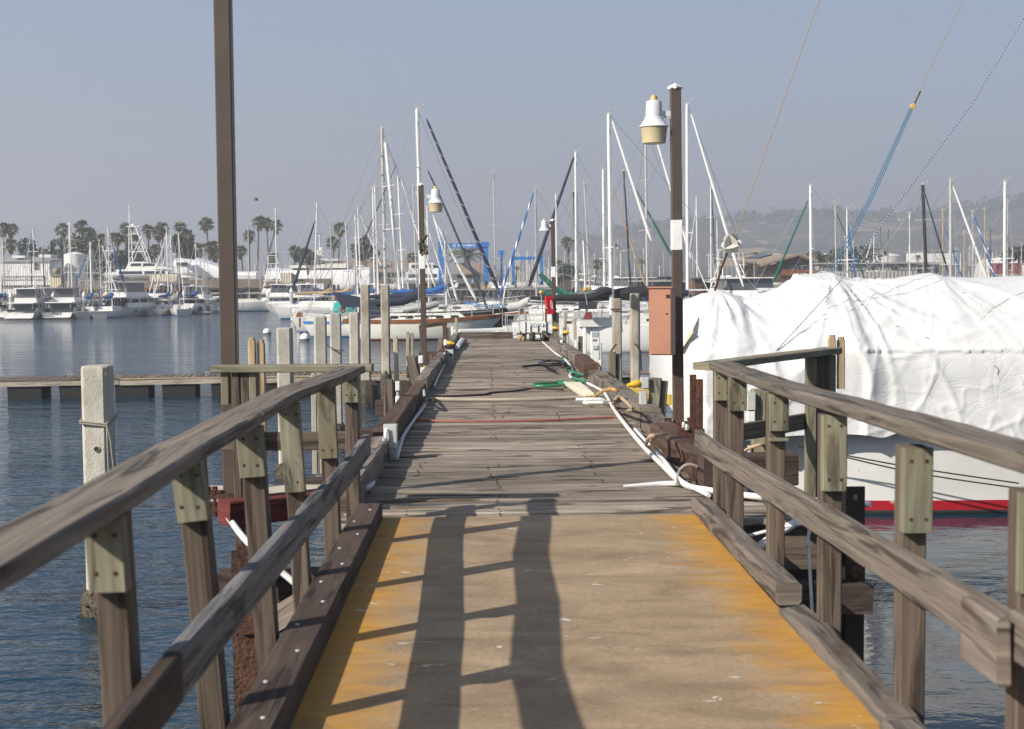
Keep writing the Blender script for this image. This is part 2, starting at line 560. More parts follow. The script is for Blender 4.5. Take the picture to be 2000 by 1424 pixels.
m_navystripe = stripes('laced_navy_cover', (.012, .014, .04), (.4, .4, .42), .8, .93)
m_liftblue = M('travel_lift_blue_paint', (.008, .17, .50), (.008, .14, .43), 1.2, .4)
m_paleblue = M('pale_blue_steel_paint', (.16, .27, .36), (.13, .23, .31), 2, .5)
m_yellow = M('safety_yellow_paint', (.70, .42, .03), (.6, .36, .03), 4, .5)
m_orange = M('orange_plastic', (.75, .36, .02), (.66, .3, .02), 4, .4)
m_red = M('red_cabinet_paint', (.55, .012, .015), (.48, .012, .015), 4, .35)
m_tyre = M('black_tyre_rubber', (.015, .015, .015), (.025, .024, .022), 20, .85)
m_tanwheel = M('tan_wheel_rubber', (.40, .27, .13), (.33, .22, .11), 14, .8)
m_peel = M('peeling_white_board', (.70, .71, .68), (.42, .40, .35), 9, .8, lo=.55, hi=.7, stretch=(1, 1, .5))
m_letter_blue = M('hand_painted_blue', (.03, .10, .26), (.03, .09, .22), 8, .6)
m_letter_white = M('white_sign_lettering', (.82, .82, .82), (.8, .8, .8), 4, .5)
m_letter_dark = M('dark_name_lettering', (.03, .03, .035), (.03, .03, .035), 4, .5)
m_alu = M('bare_aluminium', (.50, .50, .49), (.42, .42, .41), 8, .45, metal=.3)
m_rubbergrey = M('grey_inflatable_rubber', (.50, .50, .48), (.42, .42, .40), 4, .6)
m_shed = None
# ------------------------------------------------------------------ water
def water_material():
    m, N, L, B = mat_new('harbour_water')
    B.inputs['Base Color'].default_value = (.006, .028, .05, 1)
    B.inputs['Roughness'].default_value = .05
    B.inputs['IOR'].default_value = 1.33
    g = N.new('ShaderNodeNewGeometry')
    def nz(sx, sy, det, dist):
        mp = N.new('ShaderNodeMapping')
        mp.inputs['Scale'].default_value = (sx, sy, 1)
        mp.inputs['Rotation'].default_value = (0, 0, R(12))
        L.new(g.outputs['Position'], mp.inputs[0])
        n = N.new('ShaderNodeTexNoise')
        n.inputs['Scale'].default_value = 1
        n.inputs['Detail'].default_value = det
        n.inputs['Distortion'].default_value = dist
        L.new(mp.outputs[0], n.inputs[0])
        return n
    a = nz(2.0, 4.2, 3, .5)
    b = nz(.35, .8, 2, .3)
    c = nz(6.5, 11, 2, .3)
    p = nz(.02, .07, 3, .6)           # patches of calmer and rougher water
    pr = N.new('ShaderNodeMapRange')
    pr.inputs[1].default_value = .35; pr.inputs[2].default_value = .65
    pr.inputs[3].default_value = .45; pr.inputs[4].default_value = 1.0
    L.new(p.outputs['Fac'], pr.inputs[0])
    def mul(x, k):
        n = N.new('ShaderNodeMath'); n.operation = 'MULTIPLY'
        L.new(x, n.inputs[0])
        if isinstance(k, (int, float)): n.inputs[1].default_value = k
        else: L.new(k, n.inputs[1])
        return n.outputs[0]
    def add(x, y):
        n = N.new('ShaderNodeMath'); n.operation = 'ADD'
        L.new(x, n.inputs[0]); L.new(y, n.inputs[1])
        return n.outputs[0]
    h = add(add(mul(a.outputs['Fac'], 1.0), mul(b.outputs['Fac'], 2.6)), mul(c.outputs['Fac'], .28))
    h = mul(h, pr.outputs[0])
    # the narrow basin between the pier and the wrapped boat lies calm; open water to the left is ruffled
    sp = N.new('ShaderNodeSeparateXYZ'); L.new(g.outputs['Position'], sp.inputs[0])
    def mrange(x, a0, a1, b0, b1):
        n = N.new('ShaderNodeMapRange'); n.interpolation_type = 'SMOOTHSTEP'
        for i, v in enumerate((a0, a1, b0, b1)): n.inputs[i + 1].default_value = v
        L.new(x, n.inputs[0]); return n.outputs[0]
    mxn = N.new('ShaderNodeMath'); mxn.operation = 'MAXIMUM'
    L.new(mrange(sp.outputs[0], -1, 2, 1, .15), mxn.inputs[0]); L.new(mrange(sp.outputs[1], 24, 45, .15, 1), mxn.inputs[1])
    h = mul(h, mxn.outputs[0])
    bp = N.new('ShaderNodeBump')
    bp.inputs['Strength'].default_value = 1.0
    bp.inputs['Distance'].default_value = .085
    L.new(h, bp.inputs['Height'])
    L.new(bp.outputs[0], B.inputs['Normal'])
    return m
m_water = water_material()
w = MB()
w.add([(-900, -60, 0), (900, -60, 0), (900, 1200, 0), (-900, 1200, 0)], [(0, 1, 2, 3)])
tag(w.build('water', m_water), 'rippled blue harbour water', None, None, 'structure')

# ------------------------------------------------------------------ gangway with its two railings
GZ = 2.0
def deck_material():
    m, N, L, B = mat_new('worn_tan_walkway_with_orange_edges')
    B.inputs['Roughness'].default_value = .8
    B.inputs['Specular IOR Level'].default_value = .3
    g = N.new('ShaderNodeNewGeometry')
    sp = N.new('ShaderNodeSeparateXYZ'); L.new(g.outputs['Position'], sp.inputs[0])
    def nz(sx, sy, det, dist=.2, sc=1.0):
        mp = N.new('ShaderNodeMapping'); mp.inputs['Scale'].default_value = (sx, sy, 1)
        L.new(g.outputs['Position'], mp.inputs[0])
        n = N.new('ShaderNodeTexNoise'); n.inputs['Scale'].default_value = sc
        n.inputs['Detail'].default_value = det; n.inputs['Distortion'].default_value = dist
        n.inputs['Roughness'].default_value = .65
        L.new(mp.outputs[0], n.inputs[0])
        return n
    base = ramp_node(N, [(.32, (.23, .163, .097)), (.68, (.385, .287, .186))])
    L.new(nz(1.9, 3.4, 9, .7).outputs['Fac'], base.inputs[0])
    grain = ramp_node(N, [(.3, (.72,) * 3), (.7, (1.2,) * 3)])
    L.new(nz(38, 60, 6).outputs['Fac'], grain.inputs[0])
    mm = N.new('ShaderNodeMix'); mm.data_type = 'RGBA'; mm.blend_type = 'MULTIPLY'; mm.inputs[0].default_value = 1
    L.new(base.outputs[0], mm.inputs[6]); L.new(grain.outputs[0], mm.inputs[7])
    # orange growth along both edges, wider and ragged towards the far right corner
    def math_(op, a, b=None):
        n = N.new('ShaderNodeMath'); n.operation = op
        for i, x in enumerate((a, b)):
            if x is None: continue
            if isinstance(x, (int, float)): n.inputs[i].default_value = x
            else: L.new(x, n.inputs[i])
        return n.outputs[0]
    dl = math_('ADD', sp.outputs[0], .71)
    dr = math_('SUBTRACT', 1.42, sp.outputs[0])
    d = math_('MINIMUM', dl, dr)
    e = math_('ADD', d, math_('MULTIPLY', math_('SUBTRACT', nz(2.6, 3.6, 9, .6).outputs['Fac'], .5), .95))
    er = ramp_node(N, [(.0, (1, 1, 1)), (.12, (.8,) * 3), (.40, (.0,) * 3)])
    L.new(e, er.inputs[0])
    oc = ramp_node(N, [(.3, (.34, .17, .035)), (.7, (.50, .26, .045))])
    L.new(nz(3, 9, 5).outputs['Fac'], oc.inputs[0])
    m2 = N.new('ShaderNodeMix'); m2.data_type = 'RGBA'
    L.new(er.outputs[0], m2.inputs[0]); L.new(mm.outputs[2], m2.inputs[6]); L.new(oc.outputs[0], m2.inputs[7])
    # pale scrapes and bird droppings
    ws = ramp_node(N, [(.69, (0, 0, 0)), (.72, (1, 1, 1))])
    L.new(nz(4.6, 9.5, 3, .9, 1.0).outputs['Fac'], ws.inputs[0])
    m3 = N.new('ShaderNodeMix'); m3.data_type = 'RGBA'
    L.new(ws.outputs[0], m3.inputs[0]); L.new(m2.outputs[2], m3.inputs[6]); m3.inputs[7].default_value = (.55, .53, .48, 1)
    ds = ramp_node(N, [(.54, (0, 0, 0)), (.70, (.6,) * 3)])
    L.new(nz(.9, 2.3, 6, .8, 1.0).outputs['Fac'], ds.inputs[0])
    m4 = N.new('ShaderNodeMix'); m4.data_type = 'RGBA'
    L.new(ds.outputs[0], m4.inputs[0]); L.new(m3.outputs[2], m4.inputs[6]); m4.inputs[7].default_value = (.17, .12, .075, 1)
    L.new(m4.outputs[2], B.inputs['Base Color'])
    bp = N.new('ShaderNodeBump'); bp.inputs['Strength'].default_value = .35; bp.inputs['Distance'].default_value = .004
    L.new(nz(30, 90, 4).outputs['Fac'], bp.inputs['Height']); L.new(bp.outputs[0], B.inputs['Normal'])
    return m
m_gdeck = deck_material()

gang = thing('gangway', 'tan gangway with orange stained edges and weathered timber handrails on both sides', 'gangway', (.34, 4.5, GZ))
g = MB()
g.box((.345, 4.0, GZ - .02), (2.13, 11.1, .04))
g.build('deck_panel', m_gdeck, gang)
for x in (-.62, .34, 1.3):
    MB().beam((x, -1.5, GZ - .2), (x, 9.5, GZ - .2), .11, .3).build('floor_joist', m_post, gang)
# curbs at the foot of the rails
MB().beam((-.815, -1.2, GZ + .045), (-.79, 9.5, GZ + .045), .17, .125, bev=.012, seg=22, jit=.004).build('curb', m_curb, gang)
b_ = MB()
for k in range(16):
    y = 2.6 + k * .44
    b_.lathe([(.010, 0), (.009, .005), (.003, .007)], (-.815 + .0025 * y + (.03 if k % 2 else -.03), y, GZ + .1075), 8)
tag(b_.build('bolt_head', m_greybox, gang), None, None, None, 'stuff')
MB().beam((1.455, 9.58, GZ + .055), (1.47, 6.85, GZ + .055), .13, .11, bev=.014, seg=12, jit=.008, seed=3).build('curb', m_beam, gang)
MB().beam((1.455, 6.68, GZ - .01), (1.47, 4.95, GZ - .01), .15, .10, bev=.02, seg=16, jit=.022, seed=5).build('curb', m_beam, gang)
MB().beam((1.45, 4.90, GZ - .01), (1.46, -1.2, GZ - .01), .15, .10, bev=.02, seg=24, jit=.02, seed=6).build('curb', m_beam, gang)
# left railing: (distance, foot x, head x, cleat bottom z)
left_posts = [(9.5, -.90, -.905, 2.79), (8.4, -.915, -.945, 2.555), (7.1, -.92, -.985, 2.55), (6.0, -.925, -1.0, 2.78), (4.9, -.935, -1.03, 2.78), (3.75, -.96, -1.005, 2.79), (2.6, -.97, -1.01, 2.79), (1.3, -.97, -1.01, 2.79)]
right_posts = [(9.4, 1.565, 1.565, 2.79), (8.75, 1.55, 1.55, 2.78), (7.5, 1.545, 1.545, 2.79), (6.3, 1.545, 1.545, 2.65), (5.08, 1.545, 1.545, 2.68), (4.0, 1.56, 1.56, 2.7), (2.7, 1.57, 1.57, 2.7), (1.3, 1.57, 1.57, 2.7)]
def nails(mb, c, face, w, zs):
    for z in zs:
        for s in (-.27, .27):
            mb.lathe([(.007, -.001), (.007, .002), (.003, .003)], (c[0] + s * w, c[1] + face, z), 6, axis=(0, -1, 0))
for side, posts in (('l', left_posts), ('r', right_posts)):
    for i, (D, xf, xh, zc_) in enumerate(posts):
        wj = .1 + .004 * math.sin(i * 2.3)
        MB().beam((xf, D + .045, 1.62), (xh, D + .045, 2.985), wj - .008, .09, up=(0, 1, 0), bev=.006, seg=6, jit=.003, seed=i + (20 if side == 'r' else 0)).build('post', m_post, gang)
        t = (zc_ - 2.0) / 1.0
        xc_ = xf + (xh - xf) * t
        MB().beam((xc_, D - .026, zc_), (xh, D - .026, 2.985), wj + .006, .048, up=(0, 1, 0), bev=.004, seg=3, jit=.002, seed=i + 40).build('cleat', m_cleat, gang)
        nl = MB()
        nails(nl, ((xc_ + xh) / 2, D - .05), 0, wj, (zc_ + .05, 2.94))
        tag(nl.build('nail', m_rust, gang), None, None, None, 'stuff')
# right post group has an extra thin shim below one cleat
MB().beam((1.545, 7.478, 2.735), (1.545, 7.478, 2.75), .1, .05, up=(0, 1, 0)).build('cleat', m_cleat, gang)
def rail_chain(pts, w, h, name, mat, up=(0, 0, 1), jit=.003, bev=.008):
    for k in range(len(pts) - 1):
        a, b = Vector(pts[k]), Vector(pts[k + 1])
        d = (b - a).normalized() * .0015
        MB().beam(a + d, b - d, w, h, up=up, bev=bev, seg=max(3, int((b - a).length * 4)), jit=jit, seed=k * 3 + a.x).build(name, mat, gang)
def bend(pts, n=3):
    return pts
# top rails: two lengths each, scarfed over a post, following the wandering posts
def bent_rail(pts, w, h, name, mat, jit, seed):
    """One timber through several points (it sags and bows between the posts)."""
    pts = [Vector(p) for p in pts]
    rings, us = [], []
    acc = 0
    n = 8
    q = [(-w / 2 + .008, -h / 2), (w / 2 - .008, -h / 2), (w / 2, -h / 2 + .008), (w / 2, h / 2 - .008), (w / 2 - .008, h / 2), (-w / 2 + .008, h / 2), (-w / 2, h / 2 - .008), (-w / 2, -h / 2 + .008)]
    dense = []
    for k in range(len(pts) - 1):
        for s in range(5):
            dense.append(pts[k].lerp(pts[k + 1], s / 5))
    dense.append(pts[-1])
    mb = MB()
    verts = []
    for i, p in enumerate(dense):
        d = (dense[min(i + 1, len(dense) - 1)] - dense[max(i - 1, 0)]).normalized()
        s = d.cross(Vector((0, 0, 1))).normalized()
        if i: acc += (p - dense[i - 1]).length
        us.append(acc)
        for j, (x, z) in enumerate(q):
            nv = noise.noise_vector(Vector((acc * 2.5, j * 1.3, seed)))
            verts.append(p + s * (x + nv.x * jit) + Vector((0, 0, z + nv.y * jit)))
    per = [0]
    for i in range(n):
        x0, y0 = q[i]; x1, y1 = q[(i + 1) % n]
        per.append(per[-1] + math.hypot(x1 - x0, y1 - y0))
    faces, uvs = [], []
    for k in range(len(dense) - 1):
        for j in range(n):
            j2 = (j + 1) % n
            faces.append((k * n + j, k * n + j2, (k + 1) * n + j2, (k + 1) * n + j))
            uvs.append([(us[k], per[j]), (us[k], per[j + 1]), (us[k + 1], per[j + 1]), (us[k + 1], per[j])])
    faces.append(tuple(range(n - 1, -1, -1))); uvs.append([(0, .01 * j) for j in range(n)])
    b0 = (len(dense) - 1) * n
    faces.append(tuple(b0 + j for j in range(n))); uvs.append([(0, .01 * j) for j in range(n)])
    mb.add(verts, faces, uvs)
    return mb.build(name, mat, gang)
TZ = 3.01
bent_rail([(-.90, 9.62, TZ - .01), (-.935, 8.5, TZ), (-1.022, 7.3, TZ + .01), (-1.03, 6.0, TZ + .015)], .17, .05, 'top_rail', m_rail, .006, 1)
bent_rail([(-1.031, 5.99, TZ + .012), (-1.065, 4.9, TZ), (-1.03, 3.75, TZ + .01), (-1.04, 2.2, TZ + .01), (-1.04, -.8, TZ)], .172, .054, 'top_rail', m_rail, .006, 2)
bent_rail([(1.587, 9.55, TZ), (1.585, 8.75, TZ), (1.582, 7.5, TZ + .008), (1.582, 6.9, TZ + .01)], .17, .05, 'top_rail', m_rail, .006, 3)
bent_rail([(1.582, 6.89, TZ + .012), (1.58, 6.3, TZ + .025), (1.58, 5.08, TZ + .045), (1.585, 4.0, TZ + .06), (1.59, 2.5, TZ + .07), (1.59, -.8, TZ + .07)], .17, .056, 'top_rail', m_rail, .006, 4)
bent_rail([(-.825, 9.75, 2.47), (-.835, 8.4, 2.46), (-.845, 6.0, 2.50), (-.865, 3.86, 2.52)], .052, .145, 'mid_rail', m_greyrail, .007, 5)
bent_rail([(-.868, 3.85, 2.515), (-.88, 2.2, 2.5), (-.88, -.8, 2.5)], .052, .14, 'mid_rail', m_curb, .004, 6)
bent_rail([(1.475, 9.85, 2.47), (1.468, 8.75, 2.48), (1.468, 6.3, 2.535), (1.465, 4.35, 2.575), (1.465, 3.9, 2.585)], .05, .14, 'mid_rail', m_rail, .006, 7)
bent_rail([(1.478, 3.89, 2.60), (1.48, 2.2, 2.6), (1.48, -.8, 2.6)], .05, .14, 'mid_rail', m_rail, .006, 8)
MB().beam((1.425, 4.15, 2.555), (1.42, 3.84, 2.56), .04, .19, bev=.008, seg=3, jit=.003, seed=9).build('splice_block', m_beam, gang)

# return rails over the water at the far end of the gangway
rr = thing('return_railing', 'short green stained railing reaching out over the water beside the tall lamp post foot', 'railing', (-1.4, 9.78, 1.9))
MB().beam((-.78, 9.78, 3.0), (-1.88, 9.80, 3.0), .17, .05, bev=.007, seg=4, jit=.003, seed=2).build('top_rail', m_cleat, rr)
for x, mt, zb in ((-1.79, m_cleat, 2.76), (-1.715, m_post, 1.6), (-1.655, m_post, 1.6), (-1.60, m_cleat, 1.6)):
    MB().beam((x, 9.79, zb), (x, 9.79, 2.972), .052, .09, up=(0, 1, 0), bev=.005, seg=2, jit=.002, seed=x).build('post', mt, rr)
MB().beam((-.95, 9.86, 2.49), (-1.85, 9.86, 2.49), .045, .125, bev=.005, seg=3, jit=.003).build('mid_rail', m_post, rr)
rr = thing('return_railing', 'short green stained railing angled away beside the wrapped white boat', 'railing', (2.2, 10.9, 1.9))
pA, pB = Vector((1.52, 10.35, 3.0)), Vector((2.80, 11.4, 3.01))
MB().beam(Vector((1.47, 9.62, 3.0)), pB, .15, .052, bev=.007, seg=4, jit=.003, seed=4).build('top_rail', m_cleat, rr)
for t, mt, dz in ((.80, m_cleat, 0), (.86, m_post, 0), (.915, m_post, 0), (.97, m_cleat, 0)):
    p = Vector((1.47, 9.62, 0)).lerp(pB, t)
    MB().beam((p.x, p.y, 1.5), (p.x, p.y, 2.972), .075, .09, up=(0, 1, 0), bev=.005, seg=2, jit=.002, seed=t * 9).build('post', mt, rr)
MB().beam((1.75, 10.2, 2.47), (2.74, 11.35, 2.47), .045, .125, bev=.005, seg=3, jit=.003).build('mid_rail', m_post, rr)

# ------------------------------------------------------------------ timber pier
DZ = 1.96
pier = thing('pier', 'long straight pier of worn grey cross planks leading out into the marina', 'pier', (.34, 9.7, DZ))
rnd = random.Random(3)
plank_meshes = []
for k in range(8):
    pm = MB()
    pm.beam((-1.33, 0, 0), (1.33, 0, 0), .184 + .008 * (k % 3 - 1), .05, bev=.009, seg=10, jit=.0045, seed=k * 5.3)
    plank_meshes.append(pm.mesh('plank', m_deck))
y = 9.64
k = 0
nail = MB()
while y < 39.6:
    pm = plank_meshes[rnd.randrange(8)]
    zo = rnd.uniform(-.010, .004) - .026
    o = put('plank', pm, pier, (rnd.uniform(-.03, .03), y - 9.7, zo), (rnd.uniform(-.006, .006), rnd.uniform(-.0015, .0015) + (math.pi if rnd.random() < .5 else 0), rnd.uniform(-.002, .002)))
    if y < 27:
        for xn in (-.58, .09, .30 + .3 * math.sin(y * .35), .95 - .012 * (y - 10)):
            if rnd.random() < .75 and noise.noise(Vector((xn * .8 + 4 * (xn > 0), y * .42, 3))) > -.05:
                for s in (-.05, .05):
                    nail.lathe([(.0095, -.002), (.009, .003), (.003, .005)], (xn + rnd.uniform(-.02, .02), y + s + rnd.uniform(-.01, .01), DZ + .0), 6)
    y += .203
    k += 1
tag(nail.build('bolt_head', m_rust, pier), None, None, None, 'stuff')
# wide threshold boards by the gangway
for j, (yy, x0, x1) in enumerate(((9.7, 1.68, 2.5), (9.9, 1.68, 2.55), (10.1, 1.68, 2.6), (10.3, 1.68, 2.6))):
    MB().beam((x0, yy, DZ - .03), (x1, yy, DZ - .03), .19, .05, bev=.006, seg=3, jit=.004, seed=j).build('plank', m_deck, pier)
# substructure
for x in (-1.0, -.2, .7, 1.55):
    MB().beam((x, 9.75, DZ - .24), (x, 39.4, DZ - .24), .14, .32).build('stringer', m_curb, pier)
for y in (10.0, 14.7, 19.5, 24.3, 29, 34, 38.6):
    MB().beam((-1.9, y, DZ - .55), (2.5, y, DZ - .55), .26, .28, seg=4, jit=.01, seed=y).build('cross_beam', m_curb, pier)
MB().beam((-1.05, 9.72, DZ - .22), (2.4, 9.72, DZ - .22), .06, .32, seg=4, jit=.01).build('end_beam', m_post, pier)
MB().beam((1.5, 9.2, 1.52), (2.55, 9.35, 1.45), .12, .2, seg=4, jit=.02).build('brace', m_curb, pier)
MB().beam((-1.1, 9.3, 1.55), (-1.6, 9.6, 1.2), .12, .16, seg=4, jit=.015).build('brace', m_beam, pier)
# edge timbers, left: butted lengths of varying height and colour
lx = -1.02
segs = [(10.0, 13.2, .24, m_beam), (13.25, 17.6, .27, m_brownbeam), (17.7, 20.2, .22, m_brownbeam), (20.3, 24.0, .26, m_beam), (24.1, 28.6, .24, m_beam), (28.7, 33.3, .25, m_brownbeam), (33.4, 39.0, .24, m_beam)]
for i, (a, b, h, mt) in enumerate(segs):
    MB().beam((lx + .007 * (a - 10), a, DZ + h / 2 - .05), (lx + .007 * (b - 10), b, DZ + h / 2 - .05), .19, h, bev=.018, seg=8, jit=.012, seed=i).build('edge_timber', mt, pier)
rx = 1.80
segs = [(10.9, 11.6, .22, m_curb), (11.6, 14.3, .27, m_brownbeam), (14.4, 15.5, .24, m_beam), (15.55, 17.6, .30, m_beam), (17.7, 20.3, .28, m_beam), (20.8, 23.2, .24, m_beam), (24.0, 27.0, .30, m_brownbeam), (27.1, 31.5, .26, m_beam), (31.6, 38.6, .25, m_beam)]
for i, (a, b, h, mt) in enumerate(segs):
    h -= .06
    if i == 0:
        MB().beam((1.72, 11.35, DZ + .09), (2.5, 11.45, DZ + .09), .2, .26, bev=.015, seg=4, jit=.006).build('edge_timber', m_curb, pier)
        continue
    MB().beam((rx + .03 * math.sin(i * 3), a, DZ + h / 2 - .03), (rx + .03 * math.sin(i * 3 + 1), b, DZ + h / 2 - .03), .25, h, bev=.02, seg=8, jit=.012, seed=i + 30).build('edge_timber', mt, pier)
# end of the pier
MB().beam((-.9, 39.5, DZ + .08), (.75, 39.5, DZ + .08), .2, .2, seg=4, jit=.008).build('edge_timber', m_beam, pier)
# bearing piles below the deck
for y in (14.7, 24.3, 34):
    for x in (-1.55, 2.2):
        MB().tube([(x, y + .25, -1), (x, y + .25, DZ - .7)], .15, 10).build('bearing_pile', m_curb, pier)

# red painted crosshead, rusted piles and clamp at the gangway end
t = thing('cross_beam', 'red flaking timber crosshead sticking out beside the left rail', 'beam', (-1.72, 9.75, 1.8))
MB().beam((-1.1, 10.1, 2.03), (-1.79, 9.62, 2.03), .2, .17, bev=.01, seg=4, jit=.006).build('timber', m_redbeam, t)
t = thing('steel_pile', 'heavily rusted steel beam pile rising from the water under the red crosshead', 'pile', (-1.62, 9.55, 0))
hb = MB()
hb.box((-1.62, 9.48, .45), (.20, .02, 2.7)); hb.box((-1.62, 9.68, .45), (.20, .02, 2.7)); hb.box((-1.62, 9.58, .45), (.02, .18, 2.7))
hb.build('beam', m_rustpile, t)
MB().box((-1.53, 9.45, 1.35), (.26, .03, .22)).build('clamp_plate', m_rust, t)
MB().lathe([(.03, 0), (.03, .03), (.015, .05)], (-1.53, 9.43, 1.36), 8, axis=(0, -1, 0)).build('bolt', m_whitepaint, t)
t = thing('steel_pile', 'black steel beam pile with a round hole near its top beside the right rail', 'pile', (2.48, 9.5, 0))
def holed_plate(mb, c, w, h, th, hz, r):
    """Plate facing the gangway with one round hole (a ring of quads round it)."""
    n = 16
    cx, cy, cz = c
    for yy in (cy - th / 2, cy + th / 2):
        inner = [(cx + r * math.cos(2 * math.pi * k / n), yy, hz + r * math.sin(2 * math.pi * k / n)) for k in range(n)]
        outer = []
        for k in range(n):
            a = 2 * math.pi * k / n
            s = max(abs(math.cos(a)), abs(math.sin(a)))
            outer.append((cx + w / 2 * math.cos(a) / s, yy, hz + w / 2 * math.sin(a) / s))
        fs = [(k, (k + 1) % n, n + (k + 1) % n, n + k) for k in range(n)]
        if yy < cy: fs = [f[::-1] for f in fs]
        mb.add(inner + outer, fs)
    inner = [(cx + r * math.cos(2 * math.pi * k / n), yy, hz + r * math.sin(2 * math.pi * k / n)) for yy in (cy - th / 2, cy + th / 2) for k in range(n)]
    mb.add(inner, [(k, (k + 1) % n, n + (k + 1) % n, n + k) for k in range(n)])
    b = hz - w / 2
    mb.box((cx, cy, (b + cz - h) / 2), (w, th, b - (cz - h)))
    mb.box((cx, cy, hz + w / 2 + .005), (w, th, .01))
pb = MB()
holed_plate(pb, (2.475, 9.45, 2.2), .125, 3.2, .02, 2.12, .022)
pb.box((2.53, 9.55, .9), (.02, .2, 2.5))
pb.box((2.475, 9.66, .9), (.125, .02, 2.5))
pb.build('beam', m_blacksteel, t)
cl = MB()
for zz in (1.62, 1.44):
    cl.lathe([(.045, 0), (.045, .03), (.02, .05)], (2.47, 9.42, zz), 10, axis=(0, -1, 0))
cl.box((2.51, 9.425, 1.53), (.05, .02, .3))
cl.build('bolted_clamp', m_rust, t)
# ------------------------------------------------------------------ lamp posts
def lamp_post(label, x, y, ztop, side, zbase=1.9, w=.106, lamp_z=None, paint=None, base=True, dead=False, lean=0.0, scale=1.0, cap=True):
    t = thing('lamp_post', label, 'lamp post', (x, y, zbase), 'brown steel lamp posts along the pier')
    top = Vector((x + lean, y, ztop))
    foot = Vector((x, y, zbase))
    if base:
        fr = .27 if lamp_z is not None else .03
        MB().beam(foot.lerp(top, fr), top, w, w, up=(0, 1, 0), bev=.008).build('post', m_lamp_post, t)
        MB().beam(foot, foot.lerp(top, fr), w + .001, w + .001, up=(0, 1, 0), bev=.008).build('post_foot', m_rustpost, t)
        br = MB()
        for zz in (zbase + .02, zbase + .12):
            br.box((x, y - w * .75, zz), (w * 3.2, .03, .035)); br.box((x, y + w * .75, zz), (w * 3.2, .03, .035))
            br.box((x - w * .9, y, zz), (.03, w * 1.5, .03)); br.box((x + w * .9, y, zz), (.03, w * 1.5, .03))
        br.build('clamp_bracket', m_rust, t)
        for s in (-1, 1):
            for s2 in (.95, 1.35):
                MB().lathe([(.012, -.03), (.012, .16), (.022, .16), (.022, .19)], (x + s * w * s2, y - w * .75, zbase + .0), 6).build('bolt', m_rust, t)
    else:
        MB().beam(foot, top, w, w, up=(0, 1, 0), bev=.008).build('post', m_lamp_post, t)
    if cap:
        MB().lathe([(w * .74, -.01), (w * .74, .012), (.005, .05)], top, 4).build('cap', m_whitepaint, t).rotation_euler = (0, 0, 0)
    if paint:
        for za, zb in paint:
            a = foot.lerp(top, (za - zbase) / (ztop - zbase)); b = foot.lerp(top, (zb - zbase) / (ztop - zbase))
            MB().beam(a, b, w + .006, w + .006, up=(0, 1, 0), bev=.006, seg=6, jit=.0015).build('painted_band', m_whitepaint, t)
    if lamp_z is not None:
        s = side
        q = scale
        lx = x + s * .25 * q
        c = Vector((lx, y, lamp_z))
        arm = MB()
        arm.box((x + s * (w / 2 + .045 * q), y, lamp_z + .155 * q), (.12 * q, .03 * q, .055 * q))
        arm.box((x + s * (w / 2 + .005), y, lamp_z + .155 * q), (.02, .05 * q, .09 * q))
        arm.box((x + s * (w / 2 + .06 * q), y, lamp_z + .125 * q), (.07 * q, .02 * q, .03 * q))
        arm.build('bracket_arm', m_lampmetal, t)
        head = MB().lathe([(.098 * q, .11 * q), (.088 * q, .12 * q), (.08 * q, .27 * q), (.072 * q, .285 * q), (.03 * q, .295 * q)], c, 24).build('lamp_housing', m_lampmetal, t, smooth=True)
        MB().lathe([(.037 * q, .29 * q), (.037 * q, .325 * q), (.03 * q, .34 * q)], c, 14).build('photocell', m_photocell, head, smooth=True)
        prof = MB()
        n = 48
        rings = []
        for r, z in ((.148, .02), (.148, .028), (.128, .05), (.10, .095), (.094, .11)):
            rings.append([c + Vector((r * q * (1 + (.012 if j % 2 else 0)) * math.cos(2 * math.pi * j / n), r * q * (1 + (.012 if j % 2 else 0)) * math.sin(2 * math.pi * j / n), z * q)) for j in range(n)])
        prof.loft(rings, closed=True)
        prof.build('reflector_rim', m_ribbed, head, smooth=True)
        if not dead:
            MB().lathe([(.116 * q, -.15 * q), (.121 * q, -.145 * q), (.136 * q, .018 * q), (.138 * q, .022 * q)], c, 28).build('lens', m_lens, head, smooth=True)
    return t
lamp_post('tall lamp post beside the left rail, running up out of the picture', -1.86, 10.35, 6.3, 1, 1.93, w=.118)
lp_right = lamp_post('lamp post with the large yellow lens and orange cabinet on its side', X(1325, 14.7, 850), 14.7, Z(172, 14.7, 1318), -1, Z(850, 14.7, 1325), lamp_z=Z(252, 14.7, 1272), paint=[(Z(488, 14.7, 1320), Z(430, 14.7, 1320))], lean=-.03)
lamp_post('lamp post with a lit-less yellow lens and rag tied round it, left of the pier', X(829, 27.4, 715), 27.4, Z(362, 27.4, 825), 1, Z(715, 27.4, 828), w=.104, lamp_z=Z(399, 27.4, 850), paint=[(Z(525, 27.4, 827), Z(496, 27.4, 827))], base=False, lean=-.03)
lamp_post('farthest lamp post, its lamp missing the lens, beside the loaded cart', X(1083, 38, 668), 38, Z(431, 38, 1079), -1, Z(668, 38, 1082), w=.105, lamp_z=Z(452, 38, 1063), paint=[(Z(541, 38, 1081), Z(521, 38, 1081))], base=False, dead=True, lean=-.03)
